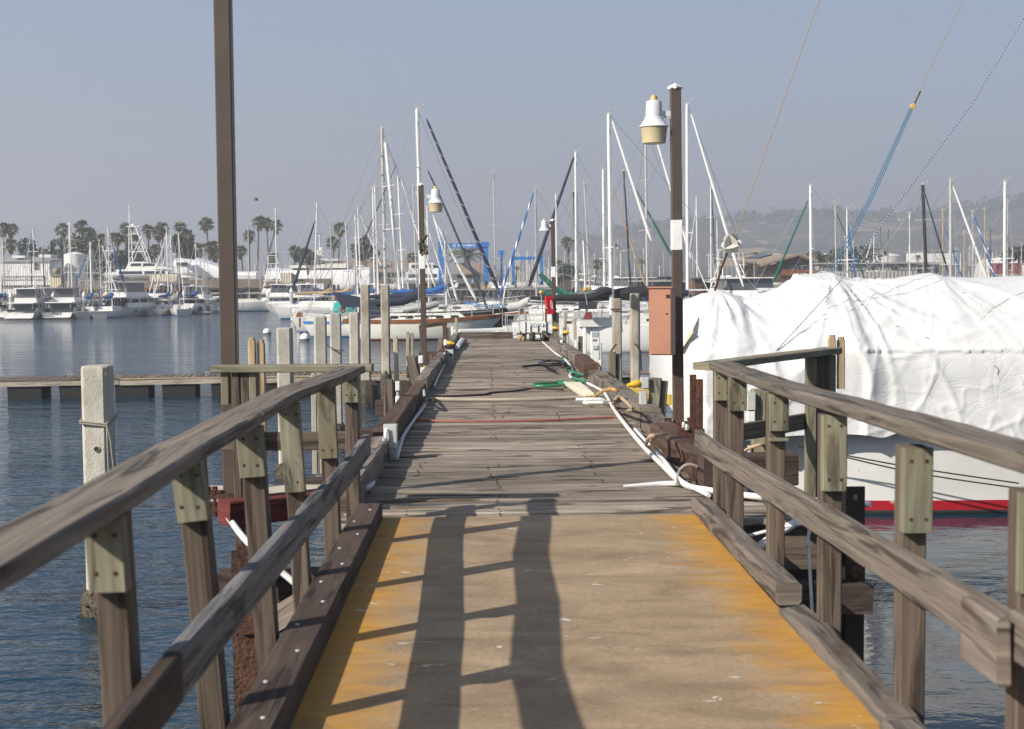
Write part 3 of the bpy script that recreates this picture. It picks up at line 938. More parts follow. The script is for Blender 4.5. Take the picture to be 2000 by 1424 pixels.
# rag round the second post
rg = MB()
cR = at(827, 470, 27.4)
for k in range(9):
    a = k * .7
    rg.tube([cR + Vector((.075 * math.cos(a + s * .7), -.07 + .02 * math.sin(a * 3 + s), .10 - k * .02 - s * .06 + .03 * math.sin(a * 2 + s))) for s in range(5)], .02, 5)
rg.tube([cR + Vector((-.05, -.07, .05)), cR + Vector((-.07, -.09, -.06)), cR + Vector((-.06, -.08, -.22))], [.03, .035, .01], 6)
tag(rg.build('rag', M('dark_grimy_rag', (.06, .05, .035), (.2, .18, .13), 18, .95, lo=.45, hi=.6), None, origin=tuple(cR)), 'dark knotted rag wrapped round the second lamp post', 'rag')

# orange hose cabinet on the right lamp post
c0, c1 = at(1270, 693, 14.45), at(1314, 563, 14.45)
t = thing('hose_cabinet', 'faded orange metal cabinet fixed to the near lamp post', 'cabinet', at(1292, 690, 14.5))
ctr = (c0 + c1) / 2
rotc = Matrix.Rotation(R(-22), 3, 'Z')
cw, chh, cd = .235, .68, .17
def cabbox(dx, dy, dz, sx, sy, sz):
    mb = MB()
    mb.box(ctr + rotc @ Vector((dx, dy, dz)), (sx, sy, sz), rotc)
    return mb
cabbox(0, .03, 0, cw, cd, chh).build('case', m_copper, t)
MB().beam(ctr + rotc @ Vector((.008, -.062, -chh / 2 + .012)), ctr + rotc @ Vector((.008, -.062, chh / 2 - .012)), cw * .94, .014, up=rotc @ Vector((0, -1, 0)), bev=.006).build('door', m_copper, t)
cabbox(.085, -.072, .26, .035, .02, .03).build('hasp', m_rust, t)
cabbox(.075, -.07, .08, .024, .006, .014).build('keyhole', m_blacksteel, t)
cabbox(0, .02, chh / 2 + .008, cw + .03, cd + .02, .014).build('rain_lip', m_copper, t)

# red extinguisher cabinet on the third post
p = at(1074, 596, 37.8)
t = thing('extinguisher_cabinet', 'small red cabinet with a white hose emblem on the farthest lamp post', 'cabinet', p)
rr_ = Matrix.Rotation(R(-6), 3, 'Y') @ Matrix.Rotation(R(20), 3, 'Z')
MB().box(p, (.17, .12, .47), rr_).build('case', m_red, t)
MB().box(p + rr_ @ Vector((-.09, 0, 0)), (.03, .13, .48), rr_).build('side_flange', m_red, t)
em = MB()
rgp = []
for k in range(17):
    a = 2 * math.pi * k / 16
    rgp.append(p + rr_ @ Vector((.025 + .022 * math.cos(a), -.064, .075 * math.sin(a) + (.04 if math.sin(a) > 0 else -.04))))
em.tube(rgp, .006, 5)
for zz in (-.045, 0, .045):
    em.box(p + rr_ @ Vector((.025, -.063, zz)), (.018, .005, .022), rr_)
em.build('emblem', m_letter_white, t)

# ------------------------------------------------------------------ concrete piles
def pile(label, px, py_top, Y, w, mat=m_concrete, rot=0.0, mussel=None, base=-1.2, lean=0.0):
    top = at(px, py_top, Y)
    t = thing('concrete_pile', label, 'pile', (top.x, Y, 0), 'square concrete mooring piles')
    h = top.z
    c = w * .14
    def ring(s, z, dx=0):
        a = w / 2 * s
        q = [(-a + c, -a), (a - c, -a), (a, -a + c), (a, a - c), (a - c, a), (-a + c, a), (-a, a - c), (-a, -a + c)]
        return [Vector((top.x + dx + x * math.cos(rot) - y * math.sin(rot), Y + x * math.sin(rot) + y * math.cos(rot), z)) for x, y in q]
    rings = []
    zs = [base, 0, h * .33, h * .66, h - .05]
    for z in zs:
        rings.append(ring(1.0, z, lean * (z - h)))
    rings += [ring(.985, h - .02), ring(.93, h)]
    mb = MB().loft(rings, closed=True)
    mb.build('shaft', mat, t)
    if mussel:
        zt, rad = mussel
        ms = MB()
        rr2 = random.Random(int(px))
        for k in range(170):
            a = rr2.random() * 2 * math.pi
            z = -.15 + (zt + .15) * rr2.random() ** 1.2
            rr_m = rad * (1 - .35 * max(0, z / zt) ** 2) * rr2.uniform(.85, 1.05)
            pt = Vector((top.x + rr_m * math.cos(a), Y + rr_m * math.sin(a), z))
            s = w * rr2.uniform(.07, .14)
            ax = Vector((math.cos(a), math.sin(a), rr2.uniform(-.5, .5))).normalized()
            ms.lathe([(s * .3, -s), (s * .6, 0), (s * .15, s * .9)], pt, 5, axis=ax)
        ms.lathe([(rad * .95, -.2), (rad * .98, zt * .4), (rad * .85, zt * .8), (w * .5, zt)], (top.x, Y, 0), 12)
        tag(ms.build('mussel_growth', m_mussel, t), None, None, None, 'stuff')
    return t, top
t, tp = pile('near concrete pile with a lichen patch, rope and round hole, standing alone in open water', 190, 714, 15.4, .29, rot=R(-4), mussel=(.32, .25))
hp = at(189, 877, 15.4 - .15)
MB().lathe([(.034, 0), (.034, .012), (.026, .012), (.026, .0125)], hp, 16, axis=(0, -1, 0)).build('hole_rim', m_concrete, t)
MB().lathe([(.027, 0), (.027, .0135)], hp, 16, axis=(0, -1, 0)).build('hole', m_blacksteel, t)  # black disc painted in for the dark inside of the hole
MB().lathe([(.03, 0), (.026, .004), (.005, .006)], at(203, 731, 15.27), 9, axis=(0, -1, 0)).build('lichen_patch', M('orange_lichen', (.42, .24, .03), (.3, .2, .06), 30, .9), t)
rp = MB()
zr = Z(822, 15.4, 190)
loop = [Vector((tp.x + dx, 15.4 + dy, zr + dz)) for dx, dy, dz in ((-.16, -.165, .015), (0, -.165, -.005), (.13, -.165, -.02), (.165, 0, .03), (.16, .165, .05), (-.16, .165, .04), (-.165, 0, .03), (-.16, -.165, .015))]
rp.tube(loop, .011, 6)
rp.tube([Vector((q.x, q.y - .004, q.z - .022)) for q in loop], .009, 6)
rp.tube([loop[2], loop[2] + Vector((.005, -.012, -.2)), loop[2] + Vector((.012, -.008, -.62)), loop[2] + Vector((.02, -.01, -1.2))], .009, 6)
rp.tube([loop[2], loop[2] + Vector((.04, -.01, -.2)), loop[2] + Vector((.08, 0, -.7))], .008, 6)
tag(rp.build('rope', m_rope, None, origin=tuple(loop[2])), 'grey rope knotted round the near lone concrete pile', 'rope')
pile('concrete pile standing just left of the railing corner, its top pale', 556, 640, 26, .275, mussel=(.3, .24))
pile('broad speckled concrete pile in front of the blue striped stern', 625, 618, 30, .27, rot=R(8))
pile('concrete pile with a rusty chain slung round it', 655, 612, 33, .27, rot=R(6), mussel=(.3, .24))
pile('concrete pile right of the chained one, shorter than the tall pair', 692, 610, 36, .25)
pile('tall stained concrete pile with a black mussel collar at the waterline', 713, 556, 41, .265, m_concrete_dark, mussel=(.75, .42))
pile('tall brown streaked concrete pile nearest the left side of the pier', 752, 556, 43, .26, m_concrete_dark, mussel=(.9, .2))
pile('concrete pile ringed by a dark wire near its top, right of the pier', 1204.5, 583, 43, .275, m_concrete_dark, mussel=(.5, .2), lean=-.004)
pile('tallest right hand concrete pile with grey mould, next to the orange cabinet', 1240, 573, 40, .265, m_concrete_dark, mussel=(.5, .2), lean=-.004)
ch = MB()
pc = at(655, 686, 32.8)
for k in range(11):
    a = k / 10
    q = pc + Vector((-.17 + .36 * a, -.03, .09 - .12 * a + .05 * (2 * a - 1) ** 2))
    ch.lathe([(.018, -.008), (.028, 0), (.018, .008)], q, 8, axis=(1, (k % 2) * .8, .3))
tag(ch.build('chain', m_rust, None, origin=tuple(pc)), 'rusty chain slung round a concrete pile', 'chain')
wr = MB()
pc = at(1204.5, 604, 42.8)
wr.tube([pc + Vector((x, y, .0)) for x, y in ((-.15, -.0), (.15, 0), (.16, .3), (-.15, .3), (-.15, 0))], .02, 5)
tag(wr.build('wire_loop', m_rust, None, origin=tuple(pc)), 'dark wire loop near the top of a concrete pile', 'wire')
for px, py, dx in ((1204, 672, -.15), (1240, 671, .15)):
    pc = at(px, py, 39.6 if px > 1220 else 42.7)
    q = MB().tube([pc + Vector((0, 0, 0)), pc + Vector((dx * .6, -.03, -.1)), pc + Vector((dx, -.02, -.2)), pc + Vector((dx * 1.2, 0, -.75 if px > 1220 else -.25))], .025, 6)
    tag(q.build('mooring_rope', m_black_rope, None, origin=tuple(pc)), 'black rope hanging from the ' + ('tallest right hand pile' if px > 1220 else 'wire ringed pile'), 'rope')

# ------------------------------------------------------------------ slim guide poles
def pole(label, px, py0, py1, Y, w, mat, n=1, gap=.085, lean=0, d=None, group='slim wooden guide poles'):
    b = at(px, py1, Y); a = at(px, py0, Y)
    t = thing('guide_pole', label, 'pole', (b.x, Y, b.z), group)
    for k in range(n):
        dx = (k - (n - 1) / 2) * gap
        dz = -.02 * k
        mb = MB()
        mb.beam((b.x + dx, Y + .03 * k, b.z), (b.x + dx + lean, Y + .03 * k, a.z - .03 + dz), w, d or w * .7, up=(0, 1, 0), bev=w * .15, seg=6, jit=.004, seed=px)
        mb.beam((b.x + dx + lean, Y + .03 * k, a.z - .03 + dz), (b.x + dx + lean, Y + .03 * k, a.z + dz), w * .8, (d or w * .7) * .8, up=(0, 1, 0), bev=w * .2)
        mb.build('pole', mat, t)
    return t
pole('pair of tan round topped boards behind the left railing corner', 506, 659, 960, 12.5, .066, m_tanpole, 2, .075)
pole('pair of rust flecked tan boards behind the right railing', 1634, 654, 760, 12.6, .07, m_tanpole, 2, .088)
pole('weathered pale pole standing left of the leaning post', 776, 657, 800, 34, .11, m_palepole, lean=-.02)
pole('double pale pole just left of the second lamp post', 802, 648, 790, 35, .085, m_palepole, 2, .1)
pole('pale pole pair low beside the chained concrete pile', 622, 728, 925, 22, .085, m_palepole, 2, .1, group='slim wooden guide poles')
for px, py0, py1, Y, lb in ((1089, 610, 668, 38, 'pale pole right beside the farthest lamp post'), (1104, 611, 655, 40, 'pale pole second from the farthest lamp post'), (1123, 620, 700, 37, 'pale pole in front of the white sailboat transom'), (1142, 640, 715, 31, 'white topped pole left of the white pedestal'), (892, 620, 668, 38, 'pale pole at the far left edge of the pier')):
    pole(lb, px, py0, py1, Y, .085, m_palepole if px != 1142 else m_whitepaint)

# ------------------------------------------------------------------ power posts and boxes
def outlet(parent, x, y, z, w=.1, h=.17, d=.07, mat=m_greybox, plug=0, name='outlet_box'):
    b = MB().beam((x, y, z - h / 2), (x, y, z + h / 2), w, d, up=(0, 1, 0), bev=.008).build(name, mat, parent)
    MB().beam((x, y - d / 2 - .004, z - h * .42), (x, y - d / 2 - .004, z + h * .42), w * .8, .01, up=(0, 1, 0), bev=.003).build('cover_plate', mat, b)
    if plug:
        MB().lathe([(.03, 0), (.042, .02), (.042, .09), (.026, .12), (.02, .16)], (x + plug * w * .5, y - .02, z), 12, axis=(plug, -.25, -.15)).build('plug', m_yplug, b, smooth=True)
    return b
def power_post(label, px, py_top, py_base, Y, w=.09, n=1, lean=0.0, mat=m_beam, plate=True, boxes=(), conduit=None, d=.09):
    a, b = at(px, py_top, Y), at(px, py_base, Y)
    t = thing('power_post', label, 'power post', (b.x, Y, b.z), 'timber power posts along the pier edges')
    for k in range(n):
        dx = k * w * .82
        MB().beam((b.x + dx, Y + k * .05, b.z - .05), (b.x + dx + lean, Y + k * .05, a.z - .04 * k), w if k == 0 else w * .55, d, up=(0, 1, 0), bev=.012, seg=6, jit=.004, seed=px + k).build('post', mat, t)
    if plate:
        pl = MB().box((b.x, Y - d / 2 - .006, b.z + .08), (w * 1.15, .006, .15)).build('foot_plate', m_greybox, t)
        for s in ((-.02, .035), (.022, -.03)):
            MB().lathe([(.012, 0), (.012, .012), (.004, .014)], (b.x + s[0], Y - d / 2 - .009, b.z + .08 + s[1]), 7, axis=(0, -1, 0)).build('bolt', m_rust, pl)
    for (bx, by, bw, bh, bm, pg) in boxes:
        q = at(bx, by, Y - .05)
        outlet(t, q.x, Y - .05, q.z, bw, bh, .08, bm, pg)
    if conduit:
        MB().tube([at(cx, cy, Y - .05 + off) for cx, cy, off in conduit], .018, 8).build('conduit', m_greypvc if len(conduit) < 5 else m_pvc, t, smooth=True)
    return t
power_post('square topped grey post with a thin backing board at the left edge', 760, 741, 862, 17.5, .115, 2, mat=m_beam, plate=False, boxes=((777, 754, .055, .115, m_whitebox, 0), (777, 783, .055, .115, m_whitebox, 0)), conduit=((777, 765, .02), (777, 800, .02), (776, 835, .02)))
power_post('grey post leaning left with two outlet boxes and yellow cord', 820, 694, 772, 24.6, .15, 2, lean=-.16, boxes=((822, 702, .08, .13, m_whitebox, 0), (826, 725, .08, .13, m_whitebox, 1)), conduit=((828, 735, 0), (830, 765, -.1), (835, 780, -.3)))
power_post('short grey post between leaning post and second lamp post', 843, 693, 742, 27, .06, plate=False)
power_post('leaning grey post with plate, right behind the second lamp post', 857, 661, 716, 30, .1, lean=.05, boxes=((870, 669, .07, .12, m_whitebox, 1), (868, 687, .07, .12, m_whitebox, 1)))
power_post('greenish post near the far left end of the pier', 876, 640, 683, 34, .07, boxes=((884, 646, .06, .2, m_whitebox, 0),))
power_post('green tinted post carrying a plug box in front of the wrapped boat', 1273, 738, 838, 16.2, .13, 2, lean=.05, mat=m_cleat, boxes=((1259, 748, .1, .13, m_greybox, -1), (1256, 778, .09, .17, m_greybox, 0)), conduit=((1256, 795, 0), (1251, 845, -.05), (1253, 870, -.2), (1262, 905, -.6), (1278, 925, -1.2)))
power_post('weathered post with yellow plugs and coiled tan cords', 1196, 687, 755, 25.5, .13, 2, mat=m_cleat, boxes=((1172, 710, .05, .12, m_whitebox, -1), (1172, 734, .05, .12, m_whitebox, -1)), conduit=((1174, 670, 0), (1174, 720, 0), (1174, 762, 0)))
power_post('dark short post left of the white pedestal', 1134, 657, 712, 29, .09, boxes=((1125, 672, .06, .16, m_whitebox, 0),), mat=m_beam)
power_post('greenish post with grey conduit close to the cart', 1103, 640, 690, 33, .08, mat=m_cleat, boxes=((1097, 648, .07, .12, m_whitebox, 1), (1097, 668, .06, .1, m_whitebox, 0)), conduit=((1109, 638, 0), (1109, 665, 0), (1109, 688, 0)))
power_post('slim post behind the farthest lamp post foot', 1086, 630, 676, 36.5, .09, mat=m_cleat, boxes=((1077, 640, .06, .12, m_whitebox, 1),))
power_post('wide green post with grey boxes behind the right railing', 1481, 760, 985, 11.9, .12, plate=False, mat=m_cleat, boxes=((1466, 785, .08, .15, m_greybox, 0), (1466, 812, .07, .10, m_whitebox, 0), (1466, 832, .08, .1, m_greybox, 0)), conduit=((1464, 870, 0), (1464, 905, 0), (1464, 960, 0)))
# grey disconnect box with lever on the left edge
p = at(763, 852, 13.0)
t = thing('disconnect_box', 'grey electrical box with a white lever standing on the left edge', 'electrical box', tuple(p))
MB().beam(p + Vector((0, 0, -.11)), p + Vector((0, 0, .11)), .125, .09, up=(0, 1, 0), bev=.01).build('case', m_greybox, t)
MB().beam(p + Vector((.02, -.05, -.105)), p + Vector((.02, -.05, .10)), .08, .012, up=(0, 1, 0), bev=.004).build('door', m_greybox, t)
lv = MB().tube([p + Vector((-.03, -.075, .08)), p + Vector((-.04, -.09, .02)), p + Vector((-.045, -.08, -.09))], .014, 8).build('lever', m_whitebox, t, smooth=True)
MB().tube([p + Vector((0, 0, -.11)), p + Vector((0, 0, -.25))], .028, 10).build('conduit_stub', m_greypvc, t, smooth=True)
# grey transformer on the left edge further on
p = at(878, 699, 29.2)
t = thing('transformer_box', 'large pale grey transformer box on the left edge of the pier', 'electrical box', tuple(p))
MB().beam(p + Vector((0, 0, -.17)), p + Vector((0, 0, .17)), .17, .14, up=(0, 1, 0), bev=.012).build('case', m_greybox, t)
MB().lathe([(.03, 0), (.03, .02), (.01, .03)], p + Vector((.03, -.07, .07)), 10, axis=(0, -1, 0)).build('knob', m_blacksteel, t)
MB().tube([p + Vector((-.04, 0, -.17)), p + Vector((-.04, 0, -.33))], .028, 8).build('conduit_stub', m_greypvc, t)
# white pedestal
p = at(1162, 676, 30.5)
t = thing('power_pedestal', 'white dockside power pedestal between pale poles on the right edge', 'pedestal', tuple(at(1162, 712, 30.5)))
MB().beam(p + Vector((0, 0, -.38)), p + Vector((0, 0, .31)), .185, .15, up=(0, 1, 0), bev=.012).build('case', m_whitebox, t)
MB().box(p + Vector((0, -.078, .25)), (.14, .008, .1)).build('light_panel', m_greypvc, t)
MB().box(p + Vector((0, -.085, -.02)), (.1, .03, .08)).build('socket_cover', m_greybox, t)
MB().box(p + Vector((-.01, -.08, .13)), (.09, .006, .035)).build('emblem', m_greycanvas, t)

# ------------------------------------------------------------------ pipes, hoses, cords
def curve(pts, n=6):
    P = [Vector(p) for p in pts]
    out = []
    for i in range(len(P) - 1):
        a = P[max(i - 1, 0)]; b = P[i]; c = P[i + 1]; d = P[min(i + 2, len(P) - 1)]
        for s in range(n):
            t = s / n
            out.append(.5 * ((2 * b) + (c - a) * t + (2 * a - 5 * b + 4 * c - d) * t * t + (3 * b - a - 3 * c + d) * t ** 3))
    out.append(P[-1])
    return out
def line(name, label, cat, pts, r, mat, parent=None, n=8, smooth_n=6, group=None):
    cp = curve(pts, smooth_n)
    o = MB().tube(cp, r, n).build(name, mat, parent, smooth=True, origin=tuple(cp[0]))
    if parent is None:
        tag(o, label, cat, group)
    return o
DT = DZ + .035
def dk(px, py, z=DT):
    return onz(px, py, z)
line('conduit_pipe', 'thick white pipe running along the right edge of the pier to the gangway', 'pipe', [at(1700, 985, 10.3), at(1600, 978, 10.5), dk(1490, 971, DZ + .04), dk(1390, 958), dk(1335, 945), dk(1290, 905), dk(1255, 870), dk(1222, 830), dk(1200, 800), dk(1180, 765)], .023, m_pvc)
line('conduit_pipe', 'thinner white pipe lying against the thick one by the edge timbers', 'pipe', [dk(1385, 968, DZ + .03), dk(1330, 938, DZ + .05), dk(1296, 898, DZ + .06), dk(1262, 862, DZ + .06), dk(1240, 838, DZ + .06)], .016, m_pvc)
line('conduit_pipe', 'tapering loose white pipe end lying across the planks', 'pipe', [dk(1322, 944), dk(1290, 945, DZ + .02), dk(1218, 950, DZ + .008)], [.02] * 6 + [.02 - .0014 * k for k in range(7)], m_pvc)
line('conduit_pipe', 'white pipe kinked along the far right edge', 'pipe', [dk(1180, 765), dk(1140, 745), dk(1113, 735), dk(1118, 722), dk(1104, 703), dk(1085, 690), dk(1060, 668)], .02, m_pvc)
line('conduit_pipe', 'grey pipe looping up from the deck to the lever box', 'pipe', [dk(706, 955, DZ + .05), dk(722, 950, DZ + .04), at(738, 925, 12.8), at(747, 905, 12.9), at(750, 880, 12.9), at(752, 855, 12.88)], .026, m_greypvc)
line('conduit_pipe', 'pair of thin grey pipes along the foot of the left edge timber', 'pipe', [dk(775, 895), dk(779, 880, DZ + .05), dk(788, 852), dk(805, 825), dk(822, 800), dk(832, 783), dk(829, 772, DZ + .2), at(826, 745, 24.3)], .018, m_greypvc)
line('conduit_pipe', 'second thin grey pipe beside the left edge timber', 'pipe', [dk(770, 892), dk(781, 862), dk(799, 832), dk(820, 806), dk(830, 792)], .016, m_greypvc)
line('conduit_pipe', 'grey pipe from transformer down the far left edge', 'pipe', [dk(848, 755), dk(856, 735), dk(866, 715), dk(868, 690, DZ + .3)], .02, m_greypvc)
line('pipe_sleeve', 'white sleeved pipe at the far left corner of the pier', 'pipe', [dk(893, 678, DZ + .08), dk(903, 664, DZ + .08)], .06, m_pvc)
line('drain_pipe', 'fat white pipe below the right curb near the rail posts', 'pipe', [at(1545, 1212, 7.1), at(1650, 1280, 6.35), at(1750, 1392, 5.4), at(1830, 1490, 4.8)], .036, m_pvc, smooth_n=3)
line('drain_pipe', 'white pipe slanting down under the pier end on the right', 'pipe', [at(1575, 1008, 9.45), at(1530, 1035, 9.4), at(1462, 1082, 9.3)], .03, m_pvc, smooth_n=2)
line('drain_pipe', 'white conduit hanging below the red crosshead', 'pipe', [at(447, 1012, 9.6), at(480, 1055, 9.4), at(530, 1100, 9.3), at(575, 1138, 9.25)], .022, m_pvc)
line('cord', 'thin white cord dangling beside the right rail post', 'cord', [at(1455, 1048, 9.3), at(1570, 1024, 9.2), at(1578, 1060, 9.2), at(1582, 1120, 9.2), at(1588, 1235, 9.2)], .011, m_pvc)
line('hose', 'faded red hose stretched straight across the planks', 'hose', [dk(808, 821, DZ + .01), dk(930, 823, DZ + .012), dk(1060, 821, DZ + .012), dk(1200, 815, DZ + .012)], .013, m_red_hose)
line('pipe_batten', 'pale pipe laid across the whole pier', 'pipe', [dk(832, 779, DZ + .03), dk(960, 781, DZ + .03), dk(1100, 778, DZ + .03), dk(1176, 773, DZ + .03)], .026, m_palepole, smooth_n=3)
line('cord', 'dark cord wandering across the planks beyond the pale pipe', 'cord', [dk(845, 775, DZ + .01), dk(940, 771, DZ + .01), dk(960, 767, DZ + .01), dk(1010, 763, DZ + .01), dk(1040, 759, DZ + .01), dk(1100, 761, DZ + .01)], .016, m_curb)
gh = [dk(1042, 752, DZ + .03), dk(1060, 747, DZ + .03), dk(1100, 749, DZ + .03), dk(1092, 753, DZ + .04), dk(1050, 754, DZ + .04), dk(1045, 750, DZ + .05), dk(1098, 746, DZ + .04), dk(1130, 748, DZ + .04), dk(1145, 745, DZ + .05), dk(1118, 738, DZ + .05), dk(1140, 733, DZ + .05), dk(1105, 722, DZ + .06), dk(1112, 716, DZ + .05), dk(1094, 704, DZ + .06), dk(1100, 697, DZ + .06)]
line('hose', 'green garden hose looping over the right side of the pier', 'hose', gh, .02, m_green_hose)
bh = []
for k in range(40):
    a = k * .9
    bh.append(dk(1078 + 26 * math.cos(a) * (1 - .3 * (k % 3) / 3) + k * .05, 709 + 4.5 * math.sin(a) - .02 * k, DZ + .03 + .004 * k))
bh = [dk(1020, 716, DZ + .02), dk(1050, 713, DZ + .02)] + bh
line('hose', 'heap of black hose coiled by the right edge', 'hose', bh, .022, m_black_hose, smooth_n=3)
for k, (pts, lb) in enumerate((
    ([at(1165, 712, 25.3), at(1148, 715, 25.2), at(1144, 740, 25), at(1150, 760, 25), dk(1162, 778, DZ + .05)], 'yellow cord hanging from the upper plug'),
    ([at(1165, 734, 25.3), at(1142, 745, 24.5), at(1135, 765, 23.5), dk(1145, 778, DZ + .04), dk(1160, 772, DZ + .04)], 'tan cord looping down from the lower plug'),
    ([dk(1155, 780, DZ + .05), dk(1175, 765, DZ + .2), dk(1195, 760, DZ + .32), dk(1206, 765, DZ + .3)], 'tan cords gathered over the edge timber'),
    ([at(828, 716, 24.4), at(838, 722, 24.2), at(843, 740, 24.0), at(845, 760, 23.8), dk(846, 783, DZ + .02)], 'yellow cord dropping from the leaning post'))):
    line('extension_lead', lb, 'cord', pts, .022 if k < 3 else .018, m_ycord if k != 0 else m_yplug, group='power cords')
line('rope', 'tan rope wound round the right edge timber', 'rope', [dk(1196, 790, DZ + .05), dk(1205, 775, DZ + .33), dk(1222, 785, DZ + .33), dk(1236, 800, DZ + .3), dk(1205, 800, DZ + .05), dk(1200, 780, DZ + .34), dk(1215, 778, DZ + .34), dk(1232, 795, DZ + .34)], .014, m_tan_rope)
line('rope', 'frayed tan rope lashed to the timber below the green tinted post', 'rope', [dk(1278, 880, DZ + .1), dk(1272, 858, DZ + .30), dk(1292, 850, DZ + .31), dk(1268, 855, DZ + .31), dk(1262, 870, DZ + .06), dk(1270, 852, DZ + .3), dk(1300, 848, DZ + .26)], .016, m_tan_rope)
line('cord', 'beige cable arching over the rust brown timber end', 'cord', [dk(1322, 945, DZ + .04), at(1326, 922, 11.4), at(1338, 909, 11.4), at(1352, 908, 11.4), at(1362, 912, 11.4)], .012, m_rope)
line('rope', 'loops of tan rope on the wide green post', 'rope', [at(1455, 880, 11.8), at(1470, 873, 11.7), at(1490, 869, 11.7), at(1493, 885, 12), at(1470, 900, 11.7), at(1458, 905, 11.8), at(1490, 892, 11.7), at(1495, 910, 12), at(1468, 925, 11.7)], .014, m_tan_rope)
# yellow board, hatch board, white cleat frame
p0, p1 = at(1152, 745, 25), at(1310, 781, 17.5)
t = MB().beam(p0 + Vector((0, 0, 0)), p1, .03, .13, up=(0, 0, 1), bev=.004, seg=3, jit=.003)
tag(t.build('yellow_board', m_yellowboard, None, origin=tuple(p0)), 'long yellow painted board propped along the right edge', 'board')
hb = MB()
q = [dk(1100, 750, DZ + .03), dk(1135, 775, DZ + .03), dk(1160, 772, DZ + .10), dk(1133, 750, DZ + .10)]
hb.add(q + [v + Vector((0, 0, .03)) for v in q], [(3, 2, 1, 0), (4, 5, 6, 7), (0, 1, 5, 4), (1, 2, 6, 5), (2, 3, 7, 6), (3, 0, 4, 7)])
tag(hb.build('hatch_board', M('cream_board_paint', (.58, .54, .42), (.46, .42, .32), 8, .7), None, origin=tuple(q[0])), 'cream board lying tilted beside the green hose', 'board')
p = dk(1155, 785, DZ + .05)
t = thing('mooring_bracket', 'white metal bracket lying flat on the planks by the rope coil', 'bracket', tuple(p))
MB().tube([p + Vector((-.2, 0, .03)), p + Vector((.2, .02, .03))], .025, 8).build('bar', m_whitepaint, t)
MB().tube([p + Vector((-.1, -.08, .0)), p + Vector((-.06, -.14, .0)), p + Vector((.13, -.13, .0)), p + Vector((.16, -.06, .0))], .025, 8).build('loop', m_whitepaint, t)
# rusty guide angle on the right edge
p = at(1361, 905, 12.9)
t = thing('steel_guide', 'rust brown upright steel angle bolted to the right edge timber', 'bracket', tuple(p))
zt = Z(736, 12.9, 1360)
MB().beam((p.x - .035, 12.9, p.z - .25), (p.x - .035, 12.9, zt + .02), .06, .015, up=(0, 1, 0), bev=.004).build('flange', m_rust, t)
MB().beam((p.x + .02, 12.86, p.z - .25), (p.x + .02, 12.86, zt - .02), .055, .06, up=(0, 1, 0), bev=.004).build('web', m_rust, t)
for yy in (12.7, 12.5):
    a = MB().beam((p.x - .2, yy, DZ + .27), (p.x + .01, yy, DZ + .27), .015, .075, bev=.004).build('arm', m_rust, t)
    MB().lathe([(.02, 0), (.02, .03), (.012, .05)], (p.x - .15, yy - .02, DZ + .3), 7).build('bolt', m_alu, a)
# small folded white tarp by the lamp foot
p = at(1300, 838, 15.3)
tb = MB()
tb.cab(-.12, .12, 0, .16, .18, .10, .03, .05)
tb.T = None
o = tag(tb.build('canvas_bundle', m_whitecanvas, None), 'cream canvas bundle tied beside the near lamp post foot', 'bundle')
o.location = p - Vector((0, 0, .12)); o.rotation_euler = (R(8), R(-25), R(15))

# ------------------------------------------------------------------ dock cart
Yc = 37.6
p = at(1040, 664, Yc)
t = thing('dock_cart', 'rusty four wheeled dock cart with a peeling white side board', 'cart', (p.x, Yc, DZ))
xa, xb = X(1013, Yc, 640), X(1069, Yc, 640)
zb, zt = Z(649, Yc, 1040), Z(629, Yc, 1040)
MB().box(((xa + xb) / 2 + .03, Yc + .3, zb - .01), (xb - xa, .9, .04)).build('bed', m_beam, t)
MB().box(((xa + xb) / 2 + .05, Yc - .14, (zb + zt) / 2), ((xb - xa) * .92, .025, zt - zb)).build('side_board', m_peel, t)
MB().box(((xa + xb) / 2 + .05, Yc + .74, (zb + zt) / 2), ((xb - xa) * .92, .025, zt - zb)).build('side_board', m_peel, t)
for k in range(4):
    xx = xa + (xb - xa) * (.02, .22, .96, .98)[k]
    yy = Yc + (-.17, -.17, -.17, .74)[k]
    MB().tube([(xx, yy, zb - .02), (xx, yy, Z(602, Yc, 1040))], .016, 6).build('stake', m_alu if k < 2 else m_rust, t)
MB().tube([(xa + .02, Yc - .17, Z(602, Yc)), (xb, Yc - .17, Z(603, Yc))], .014, 6).build('top_rail', m_alu, t)
for xx in (.42, .68):
    MB().box((xa + (xb - xa) * xx, Yc - .16, (zb + zt) / 2 - .04), (.03, .015, (zt - zb) * .6)).build('strap', m_rust, t)
lettering('JODY-H', .15, Vector(((xa + xb) / 2 + .1, Yc - .156, zb + .13)), (R(90), 0, R(-2)), m_letter_blue, t)
for (wx, wy, mt, r) in ((xa + .06, Yc + .7, m_tanwheel, .11), (xa + .14, Yc + .3, m_tanwheel, .12), (xa + .36, Yc - .05, m_tyre, .15), (xb - .12, Yc - .1, m_tyre, .15), (xb - .02, Yc + .6, m_tyre, .14)):
    wv = MB().lathe([(r * .8, -.045), (r, -.03), (r, .03), (r * .8, .045)], (wx, wy, DZ + r), 18, axis=(1, .35, 0)).build('wheel', mt, t, smooth=True)
    MB().lathe([(r * .35, -.05), (r * .35, .05)], (wx, wy, DZ + r), 10, axis=(1, .35, 0)).build('hub', m_alu, wv)
MB().box((xa + .4, Yc + .2, DZ + .19), (.9, .04, .04)).build('axle', m_rust, t)
MB().beam((xb - .1, Yc - .2, zb), (xb + .02, Yc - .35, DZ + .12), .05, .03).build('tow_bar', m_beam, t)
